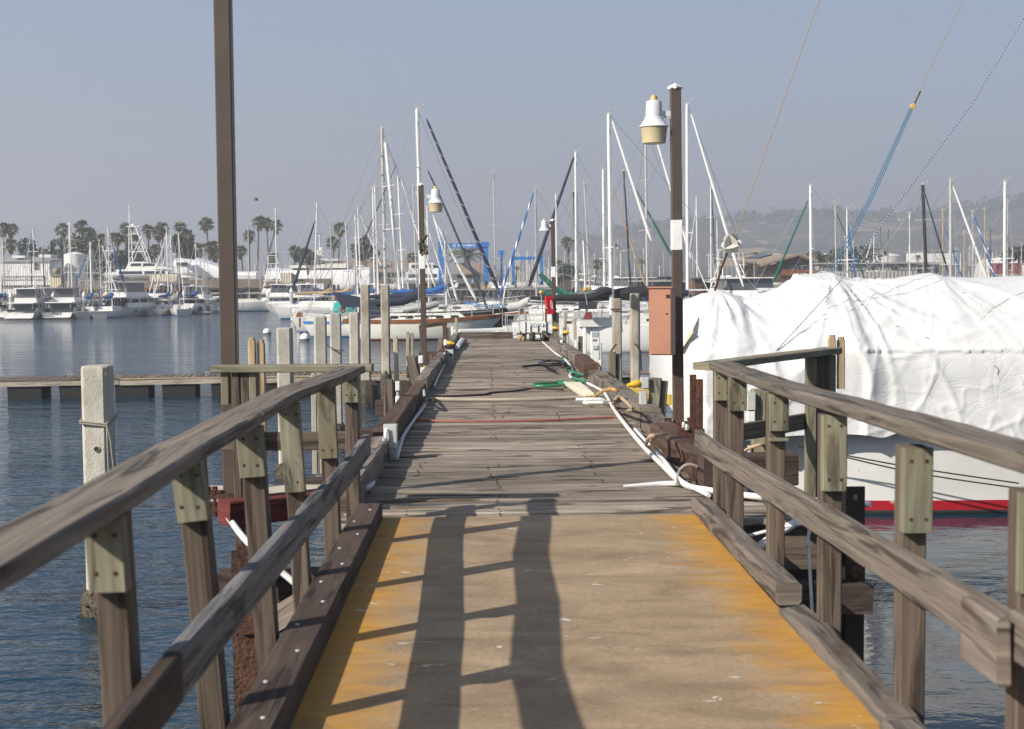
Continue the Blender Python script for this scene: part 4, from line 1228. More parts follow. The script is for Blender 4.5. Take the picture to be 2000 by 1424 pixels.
# red brown ladder frame leaning beyond the second lamp post
t = thing('timber_trestle', 'red brown timber frame standing in the water behind the second lamp post', 'frame', tuple(at(845, 690, 30)))
for a, b in (((822, 636), (829, 720)), ((868, 633), (871, 700)), ((820, 638), (873, 631)), ((818, 690), (860, 690))):
    MB().beam(at(*a, 30), at(*b, 30), .085, .085, up=(0, 1, .01), bev=.01).build('timber', m_brownbeam, t)
# small post with rusted top cap where left rails end, plus white hull tag
t = thing('timber_platform', 'small low timber platform at the waterline behind the left railing', 'platform', (-1.9, 12.5, 1.6))
MB().box((-1.75, 12.4, 1.75), (1.5, .5, .07)).build('board', m_palepole, t)
MB().box((-1.75, 12.4, 1.63), (1.6, .12, .16)).build('bearer', m_brownbeam, t)

# ------------------------------------------------------------------ floating docks
def floating_dock(label, A, B, width, zt, floats, cleats, plank_w=.19):
    A, B = Vector(A), Vector(B)
    d = (B - A).normalized(); s = Vector((-d.y, d.x, 0))
    t = thing('floating_dock', label, 'dock', tuple((A + B) / 2 + Vector((0, 0, 0))))
    L = (B - A).length
    ang = math.atan2(d.y, d.x)
    pm = MB().beam((0, 0, -.02), (0, width, -.02), plank_w - .03, .04, bev=.004).mesh('dock_plank', m_beam)
    k = 0
    x = plank_w / 2
    while x < L:
        q = A + d * x - t.location
        put('plank', pm, t, (q.x, q.y, zt + random.uniform(-.006, .006)), (0, 0, ang + random.uniform(-.01, .01)))
        x += plank_w
    n = int(L / 3.6)
    for j in range(n):
        a = A + d * (L * j / n + .01); b = A + d * (L * (j + 1) / n - .01)
        for off in (-.03, width + .03):
            MB().beam(a + s * off + Vector((0, 0, zt - .16)), b + s * off + Vector((0, 0, zt - .13)), .06, .15, bev=.006, seg=4, jit=.004, seed=j).build('fascia_board', m_palepole, t)
            MB().beam(a + s * off + Vector((0, 0, zt - .035)), b + s * off + Vector((0, 0, zt - .035)), .08, .045, bev=.006, seg=4, jit=.003, seed=j + 9).build('rub_rail', m_tanpole if j % 3 else m_beam, t)
    for fx in floats:
        c = A + d * fx
        f = MB()
        rot = Matrix.Rotation(ang, 3, 'Z')
        for jx in range(3):
            f.box(c + d * ((jx - 1) * .34) + s * (width / 2) + Vector((0, 0, zt - .47)), (.33, width * .96, .52), rot, taper=1.05)
        f.box(c + s * (width / 2) + Vector((0, 0, zt - .26)), (1.04, width, .04), rot)
        f.build('float', m_tyre, t)
    for cx in cleats:
        c = A + d * cx + s * (width * .5) + Vector((0, 0, zt))
        cl = MB()
        cl.tube([c + d * -.13 + Vector((0, 0, .075)), c + d * -.05 + Vector((0, 0, .085)), c + d * .05 + Vector((0, 0, .085)), c + d * .13 + Vector((0, 0, .075))], .018, 6)
        cl.tube([c + d * -.05, c + d * -.04 + Vector((0, 0, .08))], .02, 6); cl.tube([c + d * .05, c + d * .04 + Vector((0, 0, .08))], .02, 6)
        cl.build('cleat', m_rope, t)
    return t
Af = onz(-60, 744, .6); Bf = onz(800, 731, .6)
Lf = (Bf - Af).length
def fpos(px):
    q = onz(px, 737, .6)
    return (q.x - Af.x)
floating_dock('long low floating dock on black floats in open water left of the pier', (Af.x, Af.y, 0), (Bf.x, Bf.y, 0), 1.5, .62, [fpos(p_) for p_ in (72, 165, 266, 353, 445, 545, 610, 735, 770)], [fpos(147), fpos(404)])
Ar = onz(1205, 732, .6); Br = onz(1330, 729, .6)
floating_dock('floating dock seen between the right concrete piles and the orange cabinet', (Ar.x, Ar.y, 0), (Br.x, Br.y, 0), 1.5, .62, [.6], [])
fp = onz(597, 728, .62)
line('dock_rope', 'yellow rope looped over the edge of the floating dock', 'rope', [fp + Vector((0, -.05, -.3)), fp + Vector((-.02, -.07, .02)), fp + Vector((.05, .2, .06)), fp + Vector((.2, .3, .04)), fp + Vector((.1, .1, .05))], .03, m_yplug)

# ------------------------------------------------------------------ mooring buoys
def buoy(label, px, py_w, d, blue=False):
    q = onz(px, py_w, 0)
    t = thing('mooring_buoy', label, 'buoy', (q.x, q.y, 0), 'white mooring buoys')
    r = d / 2 * q.y / FPX
    MB().lathe([(r * math.cos(a) , r * .35 + r * math.sin(a)) for a in [R(-80 + k * 16) for k in range(11)]], (q.x, q.y, 0), 18).build('ball', m_whitepaint, t, smooth='all')
    MB().lathe([(r * 1.0, 0), (r * 1.01, r * .16), (r * .99, r * .2)], (q.x, q.y, 0), 18).build('weed_line', m_blacksteel, t)
    MB().lathe([(r * .12, r * 1.3), (r * .12, r * 1.45), (r * .05, r * 1.5)], (q.x, q.y, 0), 8).build('top_eye', m_alu, t)
buoy('larger white mooring buoy nearest the blue striped hull', 595.5, 664, 20)
buoy('white mooring buoy in open water left of the others', 521.5, 652, 16)
buoy('small flat looking mooring buoy, farthest out', 573.5, 627, 12)
buoy('white mooring buoy touching the blue striped stern', 587, 645, 15)
# ------------------------------------------------------------------ far shore: ground, quay, hills, haze
m_ground = M('dusty_ground', (.20, .17, .13), (.28, .25, .20), .3, .95)
m_quay = M('dark_timber_bulkhead', (.07, .05, .038), (.035, .026, .02), 1.2, .9, stretch=(4, 4, .6))
m_quaycap = M('grey_quay_cap', (.34, .32, .29), (.26, .25, .22), 1.5, .9)
gb = MB()
shore = [(-260, 186), (-24, 194), (-14, 229), (14, 229), (19, 196), (260, 186), (900, 400), (1400, 2100), (-1400, 2100), (-900, 400)]
gb.add([(x, y, 1.9) for x, y in shore] + [(x, y, -1) for x, y in shore], [tuple(range(10))] + [(i, i + 10, (i + 1) % 10 + 10, (i + 1) % 10) for i in range(10)])
tag(gb.build('ground', m_ground), 'flat dusty shore beyond the marina', None, None, 'structure')
def quay(label, A, B, zt=1.95):
    A, B = Vector((*A, 0)), Vector((*B, 0))
    t = thing('bulkhead_wall', label, 'wall', tuple((A + B) / 2))
    L = (B - A).length; d = (B - A).normalized()
    n = int(L / 1.1)
    q = Matrix.Rotation(math.atan2(d.y, d.x), 3, 'Z')
    MB().box((A + B) / 2 + Vector((0, -.1, zt / 2 - .5)), (L, .2, zt + .8), q).build('sheeting', m_quay, t)
    MB().box((A + B) / 2 + Vector((0, -.15, zt + .08)), (L, .7, .22), q).build('cap', m_quaycap, t)
    pm = MB().tube([(0, 0, -.6), (0, 0, zt)], .17, 7).mesh('fender_pile', m_quay)
    for k in range(n):
        p = A + d * ((k + .5) * L / n) + Vector((0, -.4, 0)) - t.location
        put('fender_pile', pm, t, p)
quay('dark piled bulkhead below the blue travel lift', (-13.5, 228.9), (13.5, 228.9))
quay('dark bulkhead behind the left hand motor yachts', (-120, 190), (-24.5, 193.5))
quay('dark bulkhead behind the right hand motor yachts', (19.5, 195.5), (110, 191))

def hill_h(px, Y):
    """Height of the hill so that its ridge runs where the photograph shows it."""
    prof = [(900, 540), (1000, 515), (1060, 490), (1120, 468), (1200, 452), (1300, 437), (1420, 430), (1500, 424), (1600, 418), (1700, 424), (1800, 422), (1900, 408), (2000, 392), (2150, 380), (2600, 400), (3200, 470)]
    for i in range(len(prof) - 1):
        if prof[i][0] <= px <= prof[i + 1][0]:
            f = (px - prof[i][0]) / (prof[i + 1][0] - prof[i][0])
            py = prof[i][1] + f * (prof[i + 1][1] - prof[i][1])
            break
    else:
        py = prof[0][1] if px < 900 else 470
    return max(2.5, 3.6 + (541 - py) / FPX * Y)
def hill_mat():
    m, N, L, B = mat_new('scrub_and_sandstone_hillside')
    B.inputs['Roughness'].default_value = 1.0
    B.inputs['Specular IOR Level'].default_value = .05
    g = N.new('ShaderNodeNewGeometry')
    def nz(sx, sz, det):
        mp = N.new('ShaderNodeMapping'); mp.inputs['Scale'].default_value = (sx, sx * .5, sz)
        L.new(g.outputs['Position'], mp.inputs[0])
        n = N.new('ShaderNodeTexNoise'); n.inputs['Scale'].default_value = 1; n.inputs['Detail'].default_value = det; n.inputs['Roughness'].default_value = .7
        L.new(mp.outputs[0], n.inputs[0]); return n
    a = ramp_node(N, [(.38, (.045, .05, .045)), (.62, (.12, .115, .09))])  # scrub tones lightened to put extra haze into the colour
    L.new(nz(.045, .09, 8).outputs['Fac'], a.inputs[0])
    b = ramp_node(N, [(.56, (0, 0, 0)), (.62, (1, 1, 1))])
    L.new(nz(.011, .045, 6).outputs['Fac'], b.inputs[0])
    mx = N.new('ShaderNodeMix'); mx.data_type = 'RGBA'
    L.new(b.outputs[0], mx.inputs[0]); L.new(a.outputs[0], mx.inputs[6]); mx.inputs[7].default_value = (.36, .25, .16, 1)
    L.new(mx.outputs[2], B.inputs['Base Color'])
    return m
m_hill = hill_mat()
NX, NY = 150, 26
rows = []
YR = 1500.0
for j in range(NY):
    t = j / (NY - 1)
    row = []
    for i in range(NX):
        px = 880 + (2900 - 880) * i / (NX - 1)
        ridge = hill_h(px, YR)
        if t <= .72:
            s = t / .72
            Yv = 820 + (YR - 820) * s
            zz = 1.5 + (ridge - 1.5) * (s ** 1.15)
        else:
            s = (t - .72) / .28
            Yv = YR + 500 * s
            zz = ridge * (1 - s * .8)
        xx = (px - 948) / FPX * YR + 0 * Yv
        nv = noise.fractal(Vector((xx * .012, Yv * .008, 3.1)), 1.0, 2.0, 5)
        gul = abs(noise.noise(Vector((xx * .02, Yv * .004, 9.0))))
        amp = min(1, s * 1.4) if t <= .72 else 1
        row.append((xx, Yv, max(-2, zz + nv * 5 * amp * (1 - .6 * (t > .6)) - gul * 9 * amp * (1 if .2 < t < .7 else 0))))
    rows.append(row)
hb = MB()
hb.add([p for r_ in rows for p in r_], [(j * NX + i, j * NX + i + 1, (j + 1) * NX + i + 1, (j + 1) * NX + i) for j in range(NY - 1) for i in range(NX - 1)])
tag(hb.build('hills', m_hill, None, smooth='all'), 'long scrubby hill with bare sandstone patches fading into sea haze', None, None, 'structure')
# low far land filling the horizon on the left
lb = MB()
for (xa, xb_, zt) in ((-900, 200, 6),):
    lb.box(((xa + xb_) / 2, 900, 2), (xb_ - xa, 200, 9))
tag(lb.build('far_land', m_hill), 'low far land along the horizon', None, None, 'structure')
m_leaf_dark = M('dark_tree_foliage', (.03, .045, .02), (.06, .075, .035), .6, .9)
m_leaf_mid = M('grey_green_foliage', (.05, .075, .03), (.10, .12, .05), 1.2, .9)
m_trunk = M('palm_trunk_bark', (.11, .09, .07), (.07, .058, .046), 4, .95, stretch=(1, 1, 3))
def leaf_cloud(mb, c, r, n, s, rg, flat=.75):
    for _ in range(n):
        while True:
            v = Vector((rg.uniform(-1, 1), rg.uniform(-1, 1), rg.uniform(-1, 1)))
            if .12 < v.length < 1: break
        v = v.normalized() * (v.length ** .6)
        p = Vector(c) + Vector((v.x * r[0], v.y * r[1], v.z * r[2]))
        a = Vector((rg.uniform(-1, 1), rg.uniform(-1, 1), rg.uniform(-1, 1))).normalized() * s * rg.uniform(.6, 1.3)
        b = a.orthogonal().normalized() * s * rg.uniform(.4, .8)
        mb.add([p - a, p - b, p + a, p + b], [(0, 1, 2, 3)])
rg = random.Random(11)
wb = MB()
for k in range(210):
    px = rg.uniform(1130, 2100)
    Yv = YR - rg.uniform(-10, 60)
    x = (px - 948) / FPX * YR
    hz = hill_h(px, YR)
    s = rg.uniform(3.5, 8)
    leaf_cloud(wb, (x, Yv, hz - (YR - Yv) * .09 + s * .35), (s * 1.3, s, s * rg.uniform(.6, 1.1)), 26, s * .45, rg)
tag(wb.build('woods', m_leaf_dark), 'dark trees in a ragged line along the hill crest', None, None, 'stuff')
m_housewall = M('pale_house_wall', (.55, .50, .45), (.48, .43, .38), .4, .9)
m_houseroof = M('terracotta_house_roof', (.24, .12, .08), (.18, .10, .07), .4, .9)
for k, (px, py, w_, lb) in enumerate(((1338, 440, 22, 'wide pale house highest above the near lamp post'), (1422, 436, 50, 'long low hillside house with dark roof beside the trees'), (1488, 432, 26, 'white gabled house on the ridge, middle of the crest'), (1514, 434, 16, 'small pale house right of the white gabled one'), (1620, 428, 22, 'pale ridge house left of the wide tree clump'), (1706, 428, 20, 'pair of pale ridge house blocks over the grey shed'), (1668, 432, 16, 'low ridge house half hidden in trees'), (1762, 424, 22, 'ridge house over the white hangars'), (1590, 432, 14, 'small ridge house above the gabled clubhouse'), (1455, 440, 16, 'tiny pale house under the ridge trees'))):
    Yv = YR - 45
    p = at(px, py, Yv)
    ww = w_ / FPX * Yv * .6
    t = thing('hillside_house', lb, 'house', (p.x, Yv, p.z), 'houses on the ridge')
    MB().box((p.x, Yv, p.z - 2), (ww, 9, 6)).build('wall', m_housewall, t)
    rf = MB()
    rf.add([(p.x - ww / 2 - .5, Yv - 5, p.z + 1), (p.x + ww / 2 + .5, Yv - 5, p.z + 1), (p.x + ww / 2 + .5, Yv + 5, p.z + 1), (p.x - ww / 2 - .5, Yv + 5, p.z + 1), (p.x - ww * .4, Yv, p.z + 3.4), (p.x + ww * .4, Yv, p.z + 3.4)], [(0, 1, 5, 4), (2, 3, 4, 5), (1, 2, 5), (3, 0, 4), (3, 2, 1, 0)])
    rf.build('roof', m_houseroof, t)
    for s in (-.25, .2):
        MB().box((p.x + ww * s, Yv - 4.52, p.z - .6), (ww * .16, .06, 1.3)).build('window', m_glass, t)
# pale radio mast far away behind the masts
t = thing('tower', 'faint red and white lattice tower far behind the masts', 'tower', (X(1210, 900), 900, 2))
m_dimred = M('haze_muted_red_paint', (.25, .10, .09), (.2, .09, .08), 2, .8)  # both tower paints muted, putting the haze of distance into the colour
m_dimwhite = M('haze_muted_white_paint', (.34, .34, .34), (.28, .28, .28), 2, .8)
zb_, zt_ = Z(483, 900, 1210), Z(452, 900, 1210)
for k in range(6):
    za, zb2 = 2 + (zt_ - 2) * k / 6, 2 + (zt_ - 2) * (k + 1) / 6
    sc = 1.9 - .18 * k
    x0 = X(1210, 900)
    mb = MB()
    for sx in (-1, 1):
        for sy in (-1, 1):
            mb.tube([(x0 + sx * sc, 900 + sy * sc, za), (x0 + sx * (sc - .18), 900 + sy * (sc - .18), zb2)], .28, 4)
        mb.tube([(x0 - sc * sx, 900 - sc, za), (x0 + sc * sx, 900 - sc, zb2)], .16, 4)
    mb.build('lattice_section', m_dimred if k % 2 else m_dimwhite, t)

# haze: sea air between here and the hill
hz = MB().box((150, 1050, 52), (3400, 2320, 110))
m, N, L, B = mat_new('sea_haze')
N.remove(B)
pv = N.new('ShaderNodeVolumePrincipled')
pv.inputs['Color'].default_value = (.85, .88, .95, 1)
pv.inputs['Density'].default_value = .00095
pv.inputs['Anisotropy'].default_value = .25
L.new(pv.outputs[0], N['Material Output'].inputs['Volume'])
HAZE = m
HAZE_BOX = tag(hz.build('haze', m), 'pale sea haze over the whole harbour', None, None, 'stuff')

# ------------------------------------------------------------------ palms and shrubs
m_frond = M('palm_frond', (.095, .12, .04), (.19, .20, .08), 1.5, .75)
m_deadfrond = M('dead_palm_skirt', (.19, .125, .06), (.12, .08, .04), 2, .95)
def fan_crown(seed, dead=.35):
    """Washingtonia crown: fan leaves on stalks in every direction, the old ones hanging."""
    rg = random.Random(seed)
    g_, d_ = MB(), MB()
    for k in range(54):
        az = k * 2.399 + rg.uniform(-.2, .2)
        el = math.asin(rg.uniform(-.72, .99))
        d = Vector((math.cos(az) * math.cos(el), math.sin(az) * math.cos(el), math.sin(el)))
        L_ = rg.uniform(.55, .85)
        q = d * L_
        q.z -= .05 * L_
        mb = g_ if el > R(-30) else d_
        side = d.cross(Vector((0, 0, 1))).normalized()
        up = side.cross(d).normalized()
        w = .02
        mb.add([side * w, side * -w, q - side * w, q + side * w], [(0, 1, 2, 3)])
        for j in range(7):
            a = R(-72 + 24 * j)
            v = (d * math.cos(a) + side * math.sin(a)).normalized()
            tip = q + v * rg.uniform(.6, .85) - Vector((0, 0, .22 * rg.random()))
            n_ = v.cross(up).normalized()
            mid = q + v * .34
            mb.add([q, mid + n_ * .11 + up * .02, tip, mid - n_ * .11 + up * .02], [(0, 1, 2, 3)])
    for k in range(16):
        az = rg.uniform(0, 6.28)
        r0 = rg.uniform(.12, .34)
        p = Vector((math.cos(az) * r0, math.sin(az) * r0, -.1))
        q = Vector((math.cos(az) * (r0 + .2), math.sin(az) * (r0 + .2), -rg.uniform(.8, 1.5)))
        s = Vector((-math.sin(az), math.cos(az), 0)) * .18
        d_.add([p - s * .3, p + s * .3, q + s, q - s], [(0, 1, 2, 3)])
    return g_.mesh('crown', m_frond), d_.mesh('dead_skirt', m_deadfrond)
def feather_crown(seed, n=26, L_=1.0, droop=.9):
    rg = random.Random(seed)
    g_ = MB()
    for k in range(n):
        az = k * 2.399 + rg.uniform(-.2, .2)
        el = R(rg.uniform(-12, 75))
        d = Vector((math.cos(az), math.sin(az), 0))
        pts = []
        for s in range(7):
            t = s / 6
            pts.append(d * (math.cos(el) * t * L_) + Vector((0, 0, math.sin(el) * t * L_ - droop * .55 * t * t * L_)))
        side = d.cross(Vector((0, 0, 1))).normalized()
        for s in range(6):
            a, b = pts[s], pts[s + 1]
            for f in (.0, .5):
                p = a.lerp(b, f)
                lw = .24 * L_ * (1 - abs((s + f) / 6 - .45)) * rg.uniform(.8, 1.1)
                v = (b - a).normalized()
                for sg in (-1, 1):
                    tip = p + side * sg * lw + v * lw * .6 - Vector((0, 0, lw * .45))
                    g_.add([p, p + v * .06 * L_, tip], [(0, 1, 2)])
    return g_.mesh('crown', m_frond)
CROWNS = [fan_crown(s) for s in (1, 2, 3, 4)]
FEATHERS = [feather_crown(s) for s in (5, 6)]
def palm(label, px, py, Y, size_px, kind='fan', lean=0.0, base=1.9, trunk_r=.15, idx=[0]):
    c = at(px, py, Y)
    s = size_px / 2 / FPX * Y / 1.55
    idx[0] += 1
    t = thing('palm_tree', label, 'palm tree', (c.x - lean, Y, base), 'palm trees along the shore')
    h = c.z - base
    pts = [(c.x - lean * (1 - (k / 6) ** 1.6), Y, base + h * k / 6) for k in range(7)]
    MB().tube(pts, [trunk_r * (1.25 - .45 * k / 6) for k in range(7)], 7).build('trunk', m_trunk, t, smooth=True)
    if kind == 'fan':
        a, b = CROWNS[idx[0] % 4]
        put('crown', a, t, (lean, 0, h), (0, 0, idx[0] * 1.3), (s, s, s))
        put('dead_skirt', b, t, (lean, 0, h), (0, 0, idx[0] * 1.3), (s, s, s * 1.1))
    else:
        put('crown', FEATHERS[idx[0] % 2], t, (lean, 0, h), (0, 0, idx[0] * 1.7), (s * 1.55,) * 3)
    return t
PALMS = [
    (6, 442, 26, 'fan', 'palm cut by the left picture edge, taller of two'), (22, 444, 26, 'fan', 'palm second from the left edge with round crown'), (21, 474, 26, 'fan', 'lower palm under the second one from the left edge'),
    (54, 487, 30, 'fan', 'stubby palm behind the white shed roof'), (122, 444, 27, 'fan', 'tall palm just left of the storage tank'), (137, 470, 30, 'feather', 'feathery palm above the storage tank'),
    (159, 438, 26, 'fan', 'tall palm right over the storage tank'), (175, 452, 26, 'fan', 'palm leaning on the tall one over the tank'), (183, 470, 26, 'fan', 'shorter palm low beside the tank'),
    (162, 474, 24, 'fan', 'shaggy short palm touching the tank top'), (199, 462, 22, 'fan', 'palm between the tank and the first tall mast pair'), (228, 461, 26, 'fan', 'dense palm right of the thick white mast'),
    (247, 442, 26, 'fan', 'tall palm above the sportfishing tower, front one'), (248, 462, 24, 'fan', 'palm crown directly below the tall front one'), (262, 467, 27, 'fan', 'palm left of the white yacht tower'),
    (290, 446, 25, 'fan', 'single palm right of the yacht tower top'), (303, 484, 24, 'fan', 'small palm behind the yacht tower'), (316, 442, 26, 'fan', 'palm with pale trunk over the wrapped yacht'), (309, 455, 22, 'fan', 'palm half behind the pale trunked one'),
    (352, 440, 24, 'fan', 'palm with a broken drooping frond over the wrapped yacht bow'), (369, 466, 22, 'fan', 'medium palm beside the drooping one'), (403, 433, 28, 'fan', 'tallest slim palm just left of the tall foreground post'),
    (391, 482, 26, 'fan', 'low palm behind the wrapped yacht stern'), (412, 478, 28, 'fan', 'short bushy palm beside the tall foreground post'), (420, 492, 26, 'fan', 'short palm touching the tall foreground post'),
    (470, 486, 24, 'fan', 'short palm right beside the tall foreground post'), (487, 456, 24, 'fan', 'palm behind the catamaran mast'), (506, 430, 26, 'fan', 'left one of three tall palms in a row'), (521, 432, 24, 'fan', 'middle one of three tall palms in a row'), (540, 437, 24, 'fan', 'right one of three tall palms in a row, trunk curved'),
    (534, 500, 22, 'fan', 'low palm under the right one of the three'), (576, 487, 25, 'fan', 'round palm beyond the dark furled sail'), (597, 490, 23, 'fan', 'palm next to the round one, darker'), (650, 470, 26, 'fan', 'palm at the left of the tan roof pair'), (664, 442, 25, 'fan', 'tall palm of the pair over the tan roof'),
    (696, 482, 24, 'fan', 'short palm over the tan roof'), (711, 466, 22, 'fan', 'slim palm right of the short tan roof one'), (732, 500, 18, 'fan', 'palm tuft behind the stepped mast'), (806, 502, 26, 'fan', 'palm clump behind the lift yacht bow'),
    (1109, 470, 26, 'fan', 'lone tall palm behind the farthest lamp post'), (1093, 515, 24, 'fan', 'short palm left of the lone tall one'), (1010, 520, 16, 'feather', 'thin palm under the second blue gantry'), (1166, 512, 20, 'fan', 'small palm behind the mast cluster'),
    (1253, 508, 24, 'feather', 'feathery palm behind the dark blue flybridge'), (1476, 500, 38, 'feather', 'feathery palm beside the clubhouse gable'), (1643, 502, 20, 'feather', 'small palm over the long grey building'), (1793, 500, 20, 'feather', 'small palm in front of the white hangar'), (1893, 520, 16, 'feather', 'tiny palm under the pale blue crane'), (1408, 505, 26, 'feather', 'feathery palm behind the radar reflector')]
for k, (px, py, s, kind, lb) in enumerate(PALMS):
    far = 250 + 17 * math.sin(k * 2.1)
    palm(lb, px, py + 4, far, s * 1.32, kind, lean=(.5 * math.sin(k * 1.7) if px != 540 else 2.2))
# the big date palm seen through the travel lift
c = at(912, 497, 262)
t = thing('palm_tree', 'broad date palm framed by the blue travel lift', 'palm tree', (c.x, 262, 1.9))
MB().tube([(c.x, 262, 1.9), (c.x, 262, c.z)], .55, 9).build('trunk', m_trunk, t)
fm = feather_crown(9, 46, 1.0, .75)
put('crown', fm, t, (0, 0, c.z - 1.9), None, (4.4, 4.4, 3.9))
def shrub(label, px, py, Y, w, h, mat=m_leaf_dark, n=520):
    c = at(px, py, Y)
    t = thing('tree', label, 'tree', (c.x, Y, 1.9), 'bushy trees along the shore')
    rg = random.Random(int(px * 7))
    mb = MB()
    for k in range(5):
        o = Vector((rg.uniform(-.5, .5) * w, rg.uniform(-.5, .5), rg.uniform(-.25, .3) * h))
        leaf_cloud(mb, c + o, (w * .36, w * .3, h * .36), n // 5, .3 + .02 * w, rg)
    mb.build('crown', mat, t)
    MB().tube([(c.x, Y, 1.9), (c.x, Y, c.z)], .2, 6).build('trunk', m_trunk, t)
for (px, py, w_, h_, lb) in ((76, 492, 4.5, 3.5, 'dark bushy tree behind the white shed'), (150, 485, 6, 4, 'wide bushy tree over the storage tank'), (185, 525, 6, 6, 'dense green tree right of the storage tank'), (205, 515, 5, 6, 'tall green thicket beside the first thick mast'), (236, 520, 5, 5.5, 'yellow green tree left of the white wrapped yacht'), (225, 548, 7, 4, 'low brown green bush at the roof end'), (262, 512, 4, 4, 'fluffy tree behind the sportfishing tower'), (373, 495, 3, 3, 'small dark tree over the wrapped yacht'), (345, 475, 3.5, 3.5, 'rounded tree between palms over the wrapped yacht'), (605, 500, 4, 2.5, 'low tree beyond the big shrink wrapped yacht'), (710, 492, 3.5, 2.6, 'dark tree tuft over the tan roof'), (1666, 504, 7, 4, 'round dark tree behind the grey building'), (1600, 506, 3.5, 2.4, 'low dark bush beside the clubhouse gable'), (1110, 536, 3, 3, 'grey green shrub by the brown shed'), (1990, 500, 4, 2.6, 'low tree behind the red container')):
    shrub(lb, px, py, 236 + (px % 7), w_, h_, m_leaf_mid if px % 2 else m_leaf_dark)
# ------------------------------------------------------------------ buildings on the shore
def ribbed(name, c1, c2, per, rough=.6):
    """Corrugated sheet: fine vertical relief along the wall's own run, with streaks of dirt."""
    m, N, L, B = mat_new(name)
    B.inputs['Roughness'].default_value = rough
    uv = N.new('ShaderNodeUVMap'); uv.uv_map = 'grain'
    sp = N.new('ShaderNodeSeparateXYZ'); L.new(uv.outputs[0], sp.inputs[0])
    k = N.new('ShaderNodeMath'); k.operation = 'MULTIPLY'; k.inputs[1].default_value = 2 * math.pi / per
    L.new(sp.outputs[0], k.inputs[0])
    s = N.new('ShaderNodeMath'); s.operation = 'SINE'; L.new(k.outputs[0], s.inputs[0])
    bp = N.new('ShaderNodeBump'); bp.inputs['Strength'].default_value = 1; bp.inputs['Distance'].default_value = per * .07
    L.new(s.outputs[0], bp.inputs['Height']); L.new(bp.outputs[0], B.inputs['Normal'])
    mp = N.new('ShaderNodeMapping'); mp.inputs['Scale'].default_value = (1.2, .15, 1)
    L.new(uv.outputs[0], mp.inputs[0])
    n = N.new('ShaderNodeTexNoise'); n.inputs['Scale'].default_value = 1; n.inputs['Detail'].default_value = 5
    L.new(mp.outputs[0], n.inputs[0])
    r_ = ramp_node(N, [(.35, c1), (.7, c2)])
    L.new(n.outputs['Fac'], r_.inputs[0]); L.new(r_.outputs[0], B.inputs['Base Color'])
    return m
m_shed = ribbed('white_corrugated_sheet', (.72, .72, .72), (.60, .60, .59), .32)
m_greyshed = ribbed('grey_ribbed_siding', (.34, .33, .30), (.27, .26, .235), .55)
m_container_beige = ribbed('beige_container_sheet', (.58, .52, .36), (.48, .43, .30), .35)
m_container_red = ribbed('rust_red_container_sheet', (.22, .045, .04), (.17, .04, .035), .4)
m_shingle = M('brown_shingle_roof', (.15, .115, .085), (.105, .08, .06), 2.5, .95, stretch=(1, 1, 3))
m_tanroof = M('tan_shingle_roof', (.27, .205, .15), (.22, .165, .12), 2.5, .95, stretch=(1, 1, 3))
m_darkwall = M('dark_timber_wall', (.05, .035, .026), (.035, .026, .02), 1, .9, stretch=(4, 4, .4))
m_brownwall = M('brown_board_wall', (.10, .066, .045), (.075, .05, .035), 1, .85, stretch=(5, 5, .3))
m_redwall = M('faded_red_wall', (.26, .055, .045), (.2, .05, .04), .8, .85)
m_tank = M('white_tank_paint', (.76, .75, .71), (.66, .64, .60), .5, .5, speck=((.42, .27, .16), .9, .70))
m_wrapfar = M('white_shrink_wrap', (.80, .80, .80), (.72, .72, .72), .7, .45, bump=.6, bscale=2)
m_metalroof = M('grey_metal_roof', (.34, .34, .34), (.28, .28, .28), 1.5, .5)
m_boatcradle = M('blue_cradle_paint', (.03, .15, .38), (.03, .12, .32), 3, .6)
def bx(mb, px0, px1, py0, py1, Y, depth, inset=0.0):
    """Box whose front face at distance Y spans these photograph pixels."""
    a, b = at(px0, py1, Y), at(px1, py0, Y)
    mb.box(((a.x + b.x) / 2, Y + depth / 2, (a.z + b.z) / 2), (b.x - a.x, depth, b.z - a.z))
    return mb
def win(parent, px0, px1, py0, py1, Y, frame=None, panes=1, name='window'):
    a, b = at(px0, py1, Y), at(px1, py0, Y)
    w = bx(MB(), px0, px1, py0, py1, Y - .06, .1).build(name, frame or m_whitepaint, parent)
    for k in range(panes):
        d = (px1 - px0) / panes
        bx(MB(), px0 + d * k + .35, px0 + d * (k + 1) - .35, py0 + .4, py1 - .4, Y - .1, .05).build('pane', m_glass, w)
    return w
